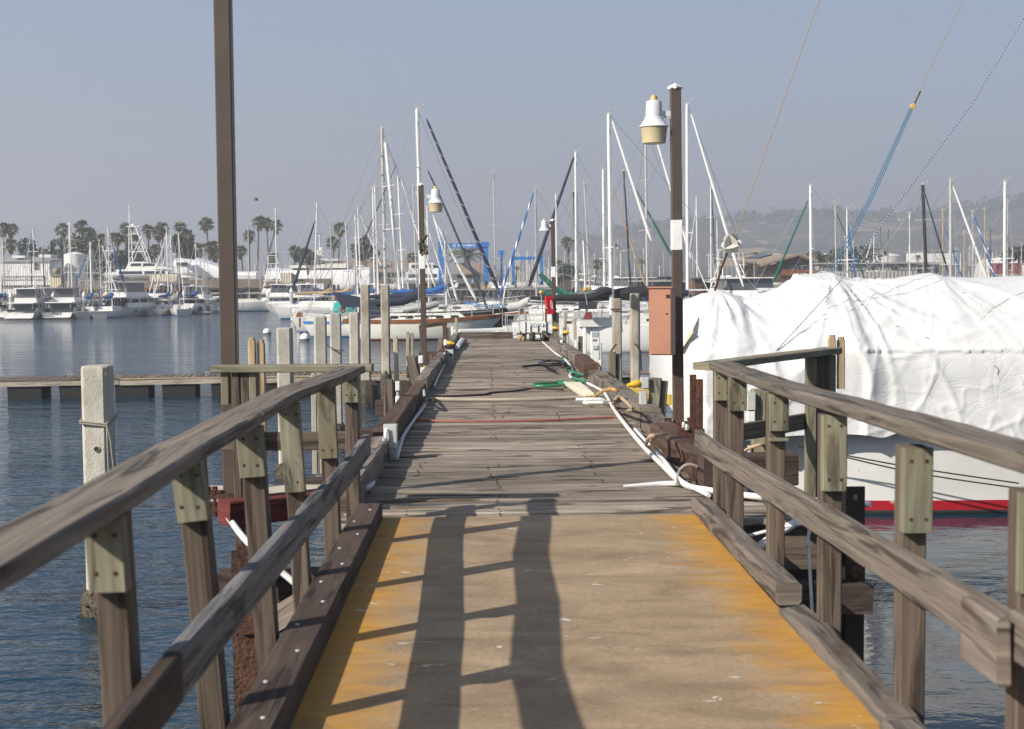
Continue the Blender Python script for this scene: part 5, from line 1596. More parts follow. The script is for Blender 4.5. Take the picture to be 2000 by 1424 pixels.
def gable(mb, px0, px1, py_eave, py_ridge, Y, depth, over=.4, along='x', ridge_px=None):
    a, b = at(px0, py_eave, Y), at(px1, py_eave, Y)
    zr = Z(py_ridge, Y, (px0 + px1) / 2)
    x0, x1 = a.x - over, b.x + over
    if along == 'x':
        y0, y1 = Y - over, Y + depth + over
        ym = (y0 + y1) / 2
        mb.add([(x0, y0, a.z), (x1, y0, b.z), (x1, y1, b.z), (x0, y1, a.z), (x0, ym, zr), (x1, ym, zr), (x0, y0, a.z - .25), (x1, y0, b.z - .25), (x1, y1, b.z - .25), (x0, y1, a.z - .25)],
               [(0, 1, 5, 4), (2, 3, 4, 5), (1, 7, 8, 2, 5), (3, 9, 6, 0, 4), (6, 7, 1, 0), (8, 9, 3, 2), (9, 8, 7, 6)])
    else:
        xm = X(ridge_px, Y) if ridge_px else (x0 + x1) / 2
        y0, y1 = Y - over, Y + depth + over
        th = .3
        mb.add([(x0, y0, a.z), (xm, y0, zr), (x1, y0, b.z), (x0, y1, a.z), (xm, y1, zr), (x1, y1, b.z), (x0, y0, a.z - th), (xm, y0, zr - th), (x1, y0, b.z - th), (x0, y1, a.z - th), (xm, y1, zr - th), (x1, y1, b.z - th)],
               [(0, 1, 4, 3), (1, 2, 5, 4), (6, 7, 1, 0), (7, 8, 2, 1), (3, 4, 10, 9), (4, 5, 11, 10), (0, 3, 9, 6), (8, 11, 5, 2), (9, 10, 7, 6), (10, 11, 8, 7)])
    return mb
def bt(name, label, cat, px, Y, group=None):
    return thing(name, label, cat, (X(px, Y), Y, 1.9), group)

# white corrugated shed
Yb = 205
t = bt('boat_shed', 'large white corrugated boat shed at the left end of the shore', 'building', 45, Yb)
a0, a1 = at(-90, 510, Yb), at(96, 510, Yb)
sh = MB()
x0, x1 = a0.x, a1.x
ze, zr = Z(511, Yb, 50), Z(500, Yb, 60)
x2 = X(121, Yb + 14)
sh.add([(x0, Yb, 1.9), (x1, Yb, 1.9), (x1, Yb, ze), (x0, Yb, ze)], [(0, 1, 2, 3)], [[(x0, 0), (x1, 0), (x1, 5), (x0, 5)]])
sh.add([(x1, Yb, 1.9), (x2, Yb + 14, 1.9), (x2, Yb + 14, ze + .25), (x1, Yb, ze)], [(0, 1, 2, 3)], [[(0, 0), (14.2, 0), (14.2, 5), (0, 5)]])
sh.add([(x0, Yb + 14, 1.9), (x2, Yb + 14, 1.9), (x2, Yb + 14, ze), (x0, Yb + 14, ze)], [(3, 2, 1, 0)])
sh.build('wall', m_shed, t)
rf = MB()
rf.add([(x0, Yb - .3, ze), (x1 + .2, Yb - .3, ze), (x2 + .2, Yb + 14, ze + .45), (x0, Yb + 14, ze + 1.3), (x0, Yb - .3, ze + .15), (x1 + .2, Yb - .3, ze + .15), (x2 + .2, Yb + 14, ze + .6), (x0, Yb + 14, ze + 1.5)], [(3, 2, 1, 0), (4, 5, 6, 7), (0, 1, 5, 4), (1, 2, 6, 5), (2, 3, 7, 6), (3, 0, 4, 7)])
rf.build('roof', m_metalroof, t)
bx(MB(), 24, 49, 499, 504, Yb + 3, 3).build('roof_vent', m_shed, t)
bx(MB(), 75, 99, 497, 503, Yb + 5, 3).build('roof_vent', m_shed, t)
win(t, 65, 76, 513, 527, Yb)
bx(MB(), 0, 97, 557, 560, Yb - .3, .25).build('wall_band', m_darkwall, t)
win(t, 45, 59, 559, 566, Yb - .4, panes=2)
# scaffold gantry in front of the shed
t = bt('truss', 'thin steel truss bridge in front of the white shed', 'truss', 50, Yb - 8)
tr = MB()
for py in (540, 547):
    tr.tube([at(-20, py + 1, Yb - 8), at(88, py, Yb - 8)], .06, 5)
for k in range(19):
    px = -20 + k * 6
    tr.tube([at(px, 540, Yb - 8), at(px + 3, 547, Yb - 8), at(px + 6, 540, Yb - 8)], .04, 4)
tr.build('lattice', m_blacksteel, t)
for px in (4, 62, 88):
    MB().tube([at(px, 540, Yb - 8), at(px, 588, Yb - 8)], .08, 5).build('leg', m_blacksteel, t)
t = bt('storage_hut', 'beige ribbed hut attached to the corner of the white shed', 'hut', 108, Yb + 1)
bx(MB(), 98, 118.5, 538, 580, Yb - 2, 4).build('wall', m_container_beige, t)
bx(MB(), 97, 119.5, 536.5, 538.2, Yb - 2.3, 4.6).build('roof', m_metalroof, t)
t = bt('storage_tank', 'round white storage tank with rust streaks right of the white shed', 'tank', 147, Yb + 14)
c = at(147, 540, Yb + 16)
r_ = 19.8 / FPX * (Yb + 16)
zt = Z(498, Yb + 16, 147)
MB().lathe([(r_, 1.9), (r_, zt)], (c.x, c.y, 0), 40).build('shell', m_tank, t, smooth=True)
MB().lathe([(r_ * 1.01, zt), (r_ * 1.01, zt + .12), (r_ * .5, zt + .35), (.05, zt + .5)], (c.x, c.y, 0), 40).build('lid', m_tank, t, smooth=True)
for zz in (.33, .66):
    MB().lathe([(r_ + .02, 1.9 + (zt - 1.9) * zz), (r_ + .02, 1.9 + (zt - 1.9) * zz + .1)], (c.x, c.y, 0), 40).build('seam_ring', m_tank, t)
t = bt('water_tank', 'small round brown tank on a stand before the storage tank', 'tank', 110, Yb)
c = at(110, 530, Yb - 1)
MB().lathe([(.3, -.5), (.5, -.3), (.55, 0), (.5, .3), (.3, .5)], c, 14).build('shell', m_tanroof, t, smooth='all')
# long brown waterfront building
Yb = 199
t = bt('waterfront_building', 'long low dark timber building with brown shingle roof along the left quay', 'building', 370, Yb)
bx(MB(), 122, 628, 563, 592, Yb, 8).build('wall', m_darkwall, t)
gable(MB(), 122, 628, 563, 546, Yb, 9, .8).build('roof', m_shingle, t)
for k in range(22):
    px = 136 + k * 22.6
    if k % 3 != 2:
        win(t, px, px + 9, 567, 574, Yb, m_brownwall)
for k in range(11):
    bx(MB(), 128 + k * 47, 129.5 + k * 47, 563, 592, Yb - .5, .3).build('post', m_brownwall, t)
bx(MB(), 122, 628, 562, 564, Yb - 1, .2).build('fascia', m_teak, t)
bx(MB(), 360, 470, 574, 590, Yb - .7, .4).build('red_skirt', m_redwall, t)
t = bt('storage_container', 'beige ribbed container in front of the wrapped white yacht', 'container', 319, Yb - 1)
bx(MB(), 293, 346, 535, 550, Yb - 2, 2.4).build('body', m_container_beige, t)
t = bt('storage_container', 'yellowish container standing before the long shrink wrapped yacht', 'container', 559, Yb)
bx(MB(), 548, 569, 533, 554, Yb + 2, 2.4).build('body', m_container_beige, t)
bx(MB(), 569.5, 576, 536, 554, Yb + 2.2, 1).build('door', m_darkwall, t)
t = bt('shed_roof', 'slanting tan roofed hut left of the wrapped yacht', 'hut', 232, Yb + 4)
bx(MB(), 219, 247, 548, 565, Yb + 8, 4).build('wall', m_container_beige, t)
gable(MB(), 219, 247, 549, 538, Yb + 8, 4, .3, 'y', 226).build('roof', m_shingle, t)
# white awning building
t = bt('canopy', 'long white flat canopy over the quay right of the slat window building', 'canopy', 570, Yb - 3)
bx(MB(), 555, 632, 554, 566, Yb - 4, 3).build('cover', m_wrapfar, t)
for px in (558, 592, 628):
    MB().tube([at(px, 566, Yb - 3.5), at(px, 590, Yb - 3.5)], .08, 6).build('leg', m_alu, t)
# tan roofed building behind the wrapped yacht
Yb = 262
t = bt('workshop', 'long building with a wide tan roof behind the wrapped yachts', 'building', 700, Yb)
bx(MB(), 588, 812, 527, 556, Yb, 12).build('wall', m_brownwall, t)
gable(MB(), 588, 812, 530, 508, Yb, 12, .8).build('roof', m_tanroof, t)
# brown building right of the lifted yacht
Yb = 240
t = bt('workshop', 'small brown building with tan roof beside the travel lift leg', 'building', 930, Yb)
bx(MB(), 893, 938, 533, 566, Yb, 8).build('wall', m_brownwall, t)
gable(MB(), 893, 938, 534, 513, Yb, 8, .5).build('roof', m_tanroof, t)
win(t, 929, 934, 539, 548, Yb)

# travel lift
Yl = 231
t = bt('travel_lift', 'blue travel lift gantry carrying a white sign on its top beam', 'travel lift', 906, Yl)
def lb_(px0, px1, py0, py1, name, dy=0, depth=.7, mt=m_liftblue, par=None):
    return bx(MB(), px0, px1, py0, py1, Yl + dy, depth).build(name, mt, par or t)
lb_(857, 953, 474.5, 485.5, 'top_beam', .1, .5)
lb_(857, 865, 473, 557, 'front_leg', -.1, .7)
lb_(945, 953.5, 473, 557, 'front_leg', -.1, .7)
lb_(855.5, 867.5, 472.5, 482, 'beam_joint', -.25, .95)
lb_(940, 955.5, 472.5, 482, 'beam_joint', -.25, .95)
lb_(858, 866, 476, 557, 'rear_leg', 11, .7)
lb_(945, 952, 476, 557, 'rear_leg', 11, .7)
for px0, px1 in ((857, 865), (945, 953.5)):
    a, b = at(px0, 557, Yl), at(px1, 549, Yl)
    MB().box(((a.x + b.x) / 2, Yl + 5.8, (a.z + b.z) / 2), (b.x - a.x, 12.6, b.z - a.z)).build('sill_beam', m_liftblue, t)
    MB().box(((a.x + b.x) / 2, Yl + 5.8, Z(478, Yl)), ((b.x - a.x) * .8, 11.5, .6)).build('upper_side_beam', m_liftblue, t)
    for yy in (-.2, 11.2):
        wv = MB().lathe([(.45, -.22), (.72, -.18), (.72, .18), (.45, .22)], ((a.x + b.x) / 2, Yl + yy, 1.98 + .74), 20, axis=(1, 0, 0)).build('wheel', m_tyre, t, smooth=True)
    cg = MB()
    ca, cb = at(px0 - 4, 572, Yl - 1), at(px1 + 4, 561, Yl - 1)
    for k in range(4):
        xx = ca.x + (cb.x - ca.x) * k / 3
        cg.box((xx, Yl - 1, (ca.z + cb.z) / 2), (.1, .1, cb.z - ca.z))
    for k in range(3):
        zz = ca.z + (cb.z - ca.z) * k / 2
        cg.box(((ca.x + cb.x) / 2, Yl - 1.02, zz), (cb.x - ca.x, .1, .1))
    cg.build('guard_cage', m_yellow, t)
    bx(MB(), px0 - 8, px1 + 5, 573, 581, Yl - 1.6, .6).build('kerb_block', m_quaycap, t)
q = at(911, 480.6, Yl + .1)
lettering('SAFE HARBOR', .40, q + Vector((0, -.012, -.01)), (R(90), 0, R(0)), m_letter_white, t, .004, spacing=1.12, bold=.012)
q = at(911, 483.4, Yl + .1)
lettering('SHELTER ISLAND', .17, q + Vector((0, -.012, 0)), (R(90), 0, 0), m_letter_white, t, .004, spacing=1.15)
for s in (-1, 1):
    MB().box(q + Vector((s * 1.32, -.004, .06)), (.45, .006, .025)).build('sign_dash', m_letter_white, t)
q = at(887.5, 479.6, Yl + .1)
em = MB()
ri = [q + Vector((.25 * math.cos(k * math.pi / 10), -.012, .25 * math.sin(k * math.pi / 10))) for k in range(21)]
em.tube(ri, .035, 5)
em.tube([q + Vector((.12 * math.cos(a), -.012, .02 + .12 * math.sin(a))) for a in [R(20 + 14 * k) for k in range(16)]], .032, 5)
em.tube([q + Vector((.0, -.012, .06)), q + Vector((.1, -.012, -.06)), q + Vector((-.06, -.012, -.16))], .03, 5)
em.build('emblem', m_letter_white, t)
for px in (861, 949.5):
    MB().tube([at(px, 557, Yl - .1), at(px, 561, Yl - .1)], .2, 6).build('steering_post', m_liftblue, t)
sl = MB()
for px in (872, 938):
    sl.tube([at(px, 484, Yl + 2), at(px, 545, Yl + 2)], .05, 4)
sl.build('sling', m_greycanvas, t)
# second gantry and the blue boom
Y2 = 268
t = bt('travel_lift', 'second blue gantry, smaller and farther, right of the first', 'travel lift', 1032, Y2)
bx(MB(), 1001, 1060, 501, 508, Y2, .6).build('top_beam', m_liftblue, t)
bx(MB(), 1000, 1005, 500, 540, Y2 - .1, .7).build('front_leg', m_liftblue, t)
bx(MB(), 1056, 1061, 500, 556, Y2 - .1, .7).build('front_leg', m_liftblue, t)
bx(MB(), 1001, 1005, 502, 556, Y2 + 9, .6).build('rear_leg', m_liftblue, t)
bx(MB(), 1057, 1060, 502, 556, Y2 + 9, .6).build('rear_leg', m_liftblue, t)
for px in (1003, 1058):
    bx(MB(), px - 3, px + 3, 550, 557, Y2 - .1, 10).build('sill_beam', m_liftblue, t)
t = bt('boom_lift', 'blue boom lift with a small basket between the two gantries', 'boom lift', 980, 245)
MB().beam(at(979, 566, 245), at(980, 497, 245), .3, .35, up=(0, 1, 0)).build('boom', m_liftblue, t)
bk = MB()
for px in (973.5, 980, 986.5):
    bk.tube([at(px, 501, 244.6), at(px, 490, 244.6)], .05, 4)
for py in (490, 495, 500.5):
    bk.tube([at(973.5, py, 244.6), at(986.5, py, 244.6)], .05, 4)
bk.build('basket', m_liftblue, t)
bx(MB(), 976, 984, 489, 498, 245, .5).build('control_box', m_liftblue, t)
bx(MB(), 975, 984.5, 549, 570, 244.5, 1.6).build('turret', m_liftblue, t)
MB().lathe([(.22, 0), (.22, .03)], at(979, 555, 244.45), 12, axis=(0, -1, 0)).build('emblem', m_letter_white, t)

# people under the lift
def person(label, px, py_feet, Y, shirt, seed):
    p = at(px, py_feet, Y)
    rgp = random.Random(seed)
    base = Vector((p.x, Y, 2.06))
    t = thing('person', label, 'person', tuple(base))
    V, E, RR = [], [], []
    def v(x, y, z, r):
        V.append((x, y, z)); RR.append(r); return len(V) - 1
    pel = v(0, 0, .92, .13); ch = v(0, .02, 1.3, .15); nk = v(0, .02, 1.48, .055); hd = v(0, .03, 1.58, .085); tp = v(0, .03, 1.70, .09)
    E += [(pel, ch), (ch, nk), (nk, hd), (hd, tp)]
    for s in (-1, 1):
        h = v(s * .09, 0, .86, .10); k = v(s * .1, -.04 * rgp.random(), .48, .065); a = v(s * .11, .02, .08, .045); f = v(s * .11, -.14, .035, .04)
        E += [(pel, h), (h, k), (k, a), (a, f)]
        sh_ = v(s * .19, .02, 1.38, .06); el = v(s * .25, .02 + .06 * rgp.random(), 1.1, .045); wr_ = v(s * .24, -.1 * rgp.random(), .86, .035); hn = v(s * .24, -.06, .78, .04)
        E += [(ch, sh_), (sh_, el), (el, wr_), (wr_, hn)]
    me = bpy.data.meshes.new('body')
    me.from_pydata(V, E, [])
    o = bpy.data.objects.new('body', me)
    COL.objects.link(o)
    md = o.modifiers.new('skin', 'SKIN')
    me.skin_vertices.new(name='skin') if not me.skin_vertices else None
    for i, r in enumerate(RR):
        me.skin_vertices[0].data[i].radius = (r, r)
    me.skin_vertices[0].data[0].use_root = True
    o.modifiers.new('sub', 'SUBSURF').levels = 1
    dg = bpy.context.evaluated_depsgraph_get()
    m2 = bpy.data.meshes.new_from_object(o.evaluated_get(dg))
    bpy.data.objects.remove(o)
    skin = MATS.get('plain_skin') or M('plain_skin', (.42, .26, .18), (.36, .22, .15), 6, .6)  # plain skin tone, faintly mottled
    trou = MATS.get('dark_trousers') or M('dark_trousers', (.03, .035, .05), (.04, .045, .06), 6, .8)
    hair = MATS.get('dark_hair') or M('dark_hair', (.03, .02, .015), (.04, .03, .02), 20, .8)
    for mm in (shirt, trou, skin, hair): m2.materials.append(mm)
    for pl in m2.polygons:
        z = pl.center.z
        pl.material_index = 1 if z < .95 and abs(pl.center.x) < .2 else (2 if (z > 1.46 or (abs(pl.center.x) > .2 and z < 1.12)) else 0)
        if z > 1.64 or (z > 1.5 and pl.center.y > .09): pl.material_index = 3
        pl.use_smooth = True
    b = bpy.data.objects.new('body', m2)
    COL.objects.link(b); b.parent = t
person('person in a pale blue shirt standing under the travel lift, farther right', 923.5, 572, 232, M('pale_blue_shirt', (.25, .36, .58), (.2, .3, .5), 8, .8), 1)
person('person in a blue shirt under the lifted yacht, leftmost of three', 893, 572, 233, M('mid_blue_shirt', (.08, .16, .36), (.07, .13, .3), 8, .8), 2)
person('person in dark clothes under the lifted yacht, middle of three', 899.5, 572, 233.5, M('charcoal_shirt', (.04, .045, .05), (.05, .05, .055), 8, .8), 3)

# right shore
Yb = 206
t = bt('shed', 'brown gabled shed behind the farthest lamp post', 'shed', 1105, 214)
bx(MB(), 1088, 1121, 540, 566, 214, 6).build('wall', m_brownwall, t)
gable(MB(), 1088, 1122, 543, 533, 214, 6, .5, 'y', 1100).build('roof', m_shingle, t)
win(t, 1095, 1103, 539, 548, 214)
t = bt('fence', 'long low white panel fence on the quay right of the farthest lamp post', 'fence', 1200, 197.5)
for k in range(16):
    bx(MB(), 1130 + k * 9, 1138.6 + k * 9, 565, 574, 197, .15).build('panel', m_wrapfar, t)
t = bt('clubhouse', 'brown timber clubhouse with a wide gable, balcony and solar panels', 'building', 1540, Yb)
bx(MB(), 1474, 1590, 516, 552, Yb, 14).build('wall', m_brownwall, t)
gm = MB()
a, b, c = at(1508, 517, Yb), at(1590, 517, Yb), at(1561, 500, Yb)
gm.add([a, b, c, a + Vector((0, .5, 0)), b + Vector((0, .5, 0)), c + Vector((0, .5, 0))], [(0, 1, 2), (5, 4, 3), (0, 3, 4, 1), (1, 4, 5, 2), (2, 5, 3, 0)])
gm.build('gable_wall', m_brownwall, t)
rf = MB()
a, c, b = at(1492, 516, Yb - 1), at(1561, 496.5, Yb - 1), at(1597, 510, Yb - 1)
off = Vector((-4.6, 15, .25))
th = Vector((0, 0, -.3))
rf.add([a, c, b, a + off, c + off, b + off] + [p + th for p in (a, c, b, a + off, c + off, b + off)], [(0, 1, 4, 3), (1, 2, 5, 4), (6, 7, 1, 0), (7, 8, 2, 1), (3, 4, 10, 9), (4, 5, 11, 10), (0, 3, 9, 6), (8, 11, 5, 2), (9, 10, 7, 6), (10, 11, 8, 7)])
rf.build('roof', m_tanroof, t)
MB().beam(a + Vector((-.1, -.06, 0)), c + Vector((0, -.06, 0)), .14, .32).build('barge_board', m_tanroof, t)
MB().beam(c + Vector((.1, -.06, 0)), b + Vector((.1, -.06, 0)), .14, .32).build('barge_board', m_tanroof, t)
for k in range(5):
    q0 = a.lerp(c, .52 + .085 * k) + off * .45 + Vector((0, 0, .12)); q1 = a.lerp(c, .52 + .085 * k + .07) + off * .45 + Vector((0, 0, .12))
    sp_ = MB()
    sp_.add([q0, q1, q1 + off * .28, q0 + off * .28] + [p + Vector((0, 0, .08)) for p in (q0, q1, q1 + off * .28, q0 + off * .28)], [(3, 2, 1, 0), (4, 5, 6, 7), (0, 1, 5, 4), (1, 2, 6, 5), (2, 3, 7, 6), (3, 0, 4, 7)])
    sp_.build('solar_panel', m_glass, t)
for k in range(5):
    px = 1538 + k * 9.5
    win(t, px, px + 8, 518, 526, Yb, m_brownwall if k not in (1, 2, 3) else m_whitepaint)
win(t, 1560, 1567, 508, 515, Yb)
bx(MB(), 1527, 1594, 534.5, 538, Yb - 1.6, 1.6).build('balcony_floor', m_teak, t)
for k in range(24):
    bx(MB(), 1528 + k * 2.8, 1530.2 + k * 2.8, 527, 535, Yb - 1.6, .06).build('baluster', m_teak, t)
bx(MB(), 1527, 1594, 525.7, 527, Yb - 1.65, .15).build('balcony_rail', m_teak, t)
bx(MB(), 1590.5, 1597.5, 498, 537, Yb - .5, 1.6).build('chimney', m_brownwall, t)
for k in range(6):
    win(t, 1478 + k * 8, 1484 + k * 8, 522, 534, Yb, m_brownwall)
t = bt('pergola', 'row of slim brown beams left of the clubhouse roof', 'pergola', 1458, Yb)
for k in range(7):
    MB().beam(at(1440 + k * 5.5, 512, Yb), at(1440 + k * 5.5, 512, Yb) + Vector((0, 4, 0)), .12, .3).build('beam', m_tanroof, t)
for px in (1442, 1473):
    MB().tube([at(px, 513, Yb), at(px, 545, Yb)], .12, 6).build('leg', m_brownwall, t)
MB().beam(at(1438, 513.5, Yb + .2), at(1478, 513.5, Yb + .2), .15, .25).build('cross_beam', m_tanroof, t)
# grey long building
Yb = 203
t = bt('warehouse', 'long grey two tone building with small paired windows behind the wrapped boat', 'building', 1715, Yb)
bx(MB(), 1599, 1836, 529, 556, Yb, 11).build('lower_wall', m_greyshed, t)
up = bx(MB(), 1599, 1836, 516, 528.6, Yb + .04, 11)
up.build('upper_wall', M('grey_lapped_board', (.33, .32, .29), (.29, .28, .255), 1.2, .8), t)
for k in range(4):
    bx(MB(), 1599, 1836, 518.6 + k * 2.6, 518.9 + k * 2.6, Yb - .02, .06).build('lap_board', m_greyshed, t)
bx(MB(), 1597, 1838, 511.5, 516.3, Yb - .5, 12).build('roof', m_metalroof, t)
for px0, px1, pn in ((1629, 1645, 2), (1693.5, 1709, 2), (1739, 1754, 2)):
    win(t, px0, px1, 520.5, 527.5, Yb, panes=2)
for px0 in (1790, 1804, 1821):
    win(t, px0, px0 + 13, 519.5, 533, Yb, panes=1)
for px0, px1 in ((1694, 1709), (1740, 1756), (1639, 1644)):
    win(t, px0, px1, 543.5, 550, Yb, panes=2)
# white tanks and hangars
def far_tank(label, px0, px1, py0, py1, Y, dome=.12):
    a, b = at(px0, py1, Y), at(px1, py0, Y)
    r_ = (b.x - a.x) / 2
    t = thing('storage_tank', label, 'tank', ((a.x + b.x) / 2, Y + r_, 1.9), 'white tanks behind the warehouses')
    MB().lathe([(r_, 1.9), (r_, b.z - .8)], ((a.x + b.x) / 2, Y + r_, 0), 40).build('shell', m_tank, t, smooth=True)
    MB().lathe([(r_ * 1.01, b.z - .8), (r_ * .97, b.z - .55), (r_ * .5, b.z - .12), (.1, b.z)], ((a.x + b.x) / 2, Y + r_, 0), 40).build('lid', m_tank, t, smooth=True)
far_tank('wide white tank above the middle of the long grey building', 1692, 1772, 493, 515, 330)
far_tank('white tank at the left of the long grey building roof', 1588, 1640, 494, 515, 330)
far_tank('low white tank behind the clubhouse ridge', 1470, 1550, 494, 520, 330)
t = bt('hangar', 'plain white hangar behind the right end of the grey building', 'building', 1830, 300)
bx(MB(), 1808, 1862, 490.5, 516, 300, 14).build('wall', m_shed, t)
bx(MB(), 1807, 1863, 489, 491, 299.6, 15).build('roof', m_metalroof, t)
def vault(label, px0, px1, py0, py1, Y):
    a, b = at(px0, py1, Y), at(px1, py0, Y)
    t = thing('hangar', label, 'building', ((a.x + b.x) / 2, Y, 1.9))
    mb = MB()
    r0 = (b.z - 1.9)
    rings = []
    for k in range(11):
        an = math.pi * k / 10
        rings.append([Vector((a.x, Y + r0 - r0 * math.cos(an), 1.9 + r0 * math.sin(an) ** .7)), Vector((b.x, Y + r0 - r0 * math.cos(an), 1.9 + r0 * math.sin(an) ** .7))])
    mb.loft(rings, False, False)
    n = 11
    mb.f += [[2 * k for k in range(n)], [2 * k + 1 for k in range(n - 1, -1, -1)]]
    mb.uv += [[(0, 0)] * n] * 2; mb.mi += [0, 0]
    mb.build('shell', m_container_white, t, smooth=True)
    for k in range(8):
        xx = a.x + (b.x - a.x) * (k + .5) / 8
        MB().tube([Vector((xx, Y + r0 - (r0 + .04) * math.cos(math.pi * j / 10), 1.9 + (r0 + .04) * math.sin(math.pi * j / 10) ** .7)) for j in range(11)], .07, 4).build('rib', m_container_white, t)
m_container_white = M('off_white_sheet', (.62, .60, .56), (.54, .52, .48), 1.0, .6)
vault('pale vaulted hangar behind the red container', 1962, 2075, 502, 545, 245)
vault('smaller pale vaulted hangar left of the red container', 1937, 1966, 506, 545, 238)
t = bt('shipping_container', 'rust red shipping container by the right picture edge', 'container', 1971, 208)
bx(MB(), 1947, 1996.5, 514.5, 536, 208, 2.5).build('body', m_container_red, t)
bx(MB(), 1970, 1974, 517, 521, 207.95, .1).build('vent', m_rust, t)
bx(MB(), 1947, 1996.5, 513.8, 515, 207.9, 2.7).build('top_frame', m_redwall, t)
for px in (1947.3, 1996):
    bx(MB(), px - .5, px + .5, 514, 536, 207.88, .2).build('corner_post', m_redwall, t)
t = bt('storage_container', 'grey ribbed container under the red one', 'container', 1971, 207)
bx(MB(), 1947, 1996, 536.5, 556, 207, 3).build('body', m_greyshed, t)
# pale blue crane frame
t = bt('travel_lift', 'pale blue steel gantry far behind the masts on the right', 'travel lift', 1895, 255)
bx(MB(), 1856, 1934, 488.5, 492, 255, .6).build('top_beam', m_paleblue, t)
for px in (1858.5, 1873, 1919, 1932.5):
    bx(MB(), px - 1.6, px + 1.6, 488, 548, 255 + (2 if px in (1873, 1919) else 0), .5).build('leg', m_paleblue, t)
for px in (1865, 1926):
    bx(MB(), px - 6, px + 6, 487, 490, 254.5, .8).build('beam_joint', m_paleblue, t)
# blue grey dock office on the right
t = bt('dock_office', 'dark blue grey dock office with a pale roof edge behind the orange cabinet', 'building', 1310, 165)
bx(MB(), 1240, 1382, 551, 590, 165, 5).build('wall', M('blue_grey_board', (.07, .10, .12), (.055, .08, .10), 1, .8, stretch=(4, 4, .4)), t)
bx(MB(), 1232, 1386, 546, 551, 164.3, 6.5).build('roof', m_quaycap, t)
for k in range(6):
    win(t, 1252 + k * 20, 1261 + k * 20, 556, 566, 165)
t = bt('shed', 'small brown plank shed between the white motor yachts', 'shed', 1372, 160)
bx(MB(), 1352, 1372, 544, 590, 158, 4).build('wall', m_teak, t)
bx(MB(), 1372.2, 1398, 552, 590, 158.5, 4).build('side_wall', m_darkwall, t)
bx(MB(), 1350, 1400, 541.5, 545, 157.5, 5).build('roof', m_shingle, t)
for k in range(4):
    bx(MB(), 1353 + k * 5, 1354 + k * 5, 545, 590, 157.9, .08).build('board_batten', m_brownwall, t)
# ------------------------------------------------------------------ boats
def hull_rings(L, B, fb, draft, kind='sail', n=16, transom=.72, bowrake=.14, sternrake=.06, flare=.0):
    """Cross sections from stern to bow in the boat's own frame (bow along +x, waterline z = 0, x from 0 to L)."""
    rings, sheer = [], []
    for i in range(n):
        t = i / (n - 1)
        if kind == 'sail':
            hb = transom + (1 - transom) * math.sin(math.pi * min(t, .5)) if t < .5 else max(.012, math.cos((t - .5) * math.pi) ** .75)
            zs = fb * (.92 + .10 * (1 - t) ** 2 + .30 * t ** 2.2)
            lv = [(1, 1.0), (.66, .985), (.33, .93), (.14, .86), (.0, .80), (-.35, .45), (-1, .0)]
        else:
            hb = .93 + .07 * math.sin(math.pi * min(t, .5)) if t < .5 else max(.015, math.cos((t - .5) * math.pi) ** .62)
            zs = fb * (.86 + .42 * max(0, t - .2) ** 1.5)
            k = .06 + flare * max(0, t - .45) * 1.6
            lv = [(1, 1.0), (.66, 1 - k), (.33, 1 - 1.9 * k), (.14, .93 - 2.1 * k), (0, .9 - 2.2 * k), (-.35, .6), (-1, 0)]
        if kind == 'canoe':
            pass
        xb = t * L
        rg = []
        for z_, w_ in lv:
            z = zs * z_ if z_ > 0 else z_ * draft
            if z_ == .14: z = .13 if zs > .5 else .05
            d = (zs - z) / max(zs, .1)
            x = xb - bowrake * L * d * max(0, (t - .6) / .4) ** 1.6 + sternrake * L * d * max(0, (.3 - t) / .3) ** 1.5
            y = B / 2 * hb * w_
            if t > .9 and z < zs: y *= max(.02, 1 - (d * (t - .9) * 7))
            rg.append((x, y, z))
        sheer.append((xb, B / 2 * hb, zs))
        port = [Vector(p) for p in rg]
        star = [Vector((x, -y, z)) for x, y, z in reversed(rg[:-1])]
        rings.append(port + star)
    return rings, sheer
def build_hull(t, T, L, B, fb, draft, mats, kind='sail', name='hull', **kw):
    """mats: topsides, stripe, bottom."""
    rings, sheer = hull_rings(L, B, fb, draft, kind, **kw)
    mb = MB(T)
    rows = [0, 0, 0, 1, 2, 2, 2, 2, 1, 0, 0, 0]
    mb.loft(rings, True, True, False, 0, rows)
    mb.build(name, list(mats), t, smooth=True)
    dk_ = MB(T)
    k = len(sheer)
    pts = [Vector((x, y * .985, z - .035)) for x, y, z in sheer] + [Vector((x, -y * .985, z - .035)) for x, y, z in sheer]
    dk_.add(pts, [(i, k + i, k + i + 1, i + 1) for i in range(k - 1)])
    return sheer, dk_
def wires(t, T, segs, r=.012, mat=None, name='rigging', n=4):
    mb = MB(T)
    for a, b in segs:
        mb.tube([a, b], r, n)
    return mb.build(name, mat or m_wire, t)
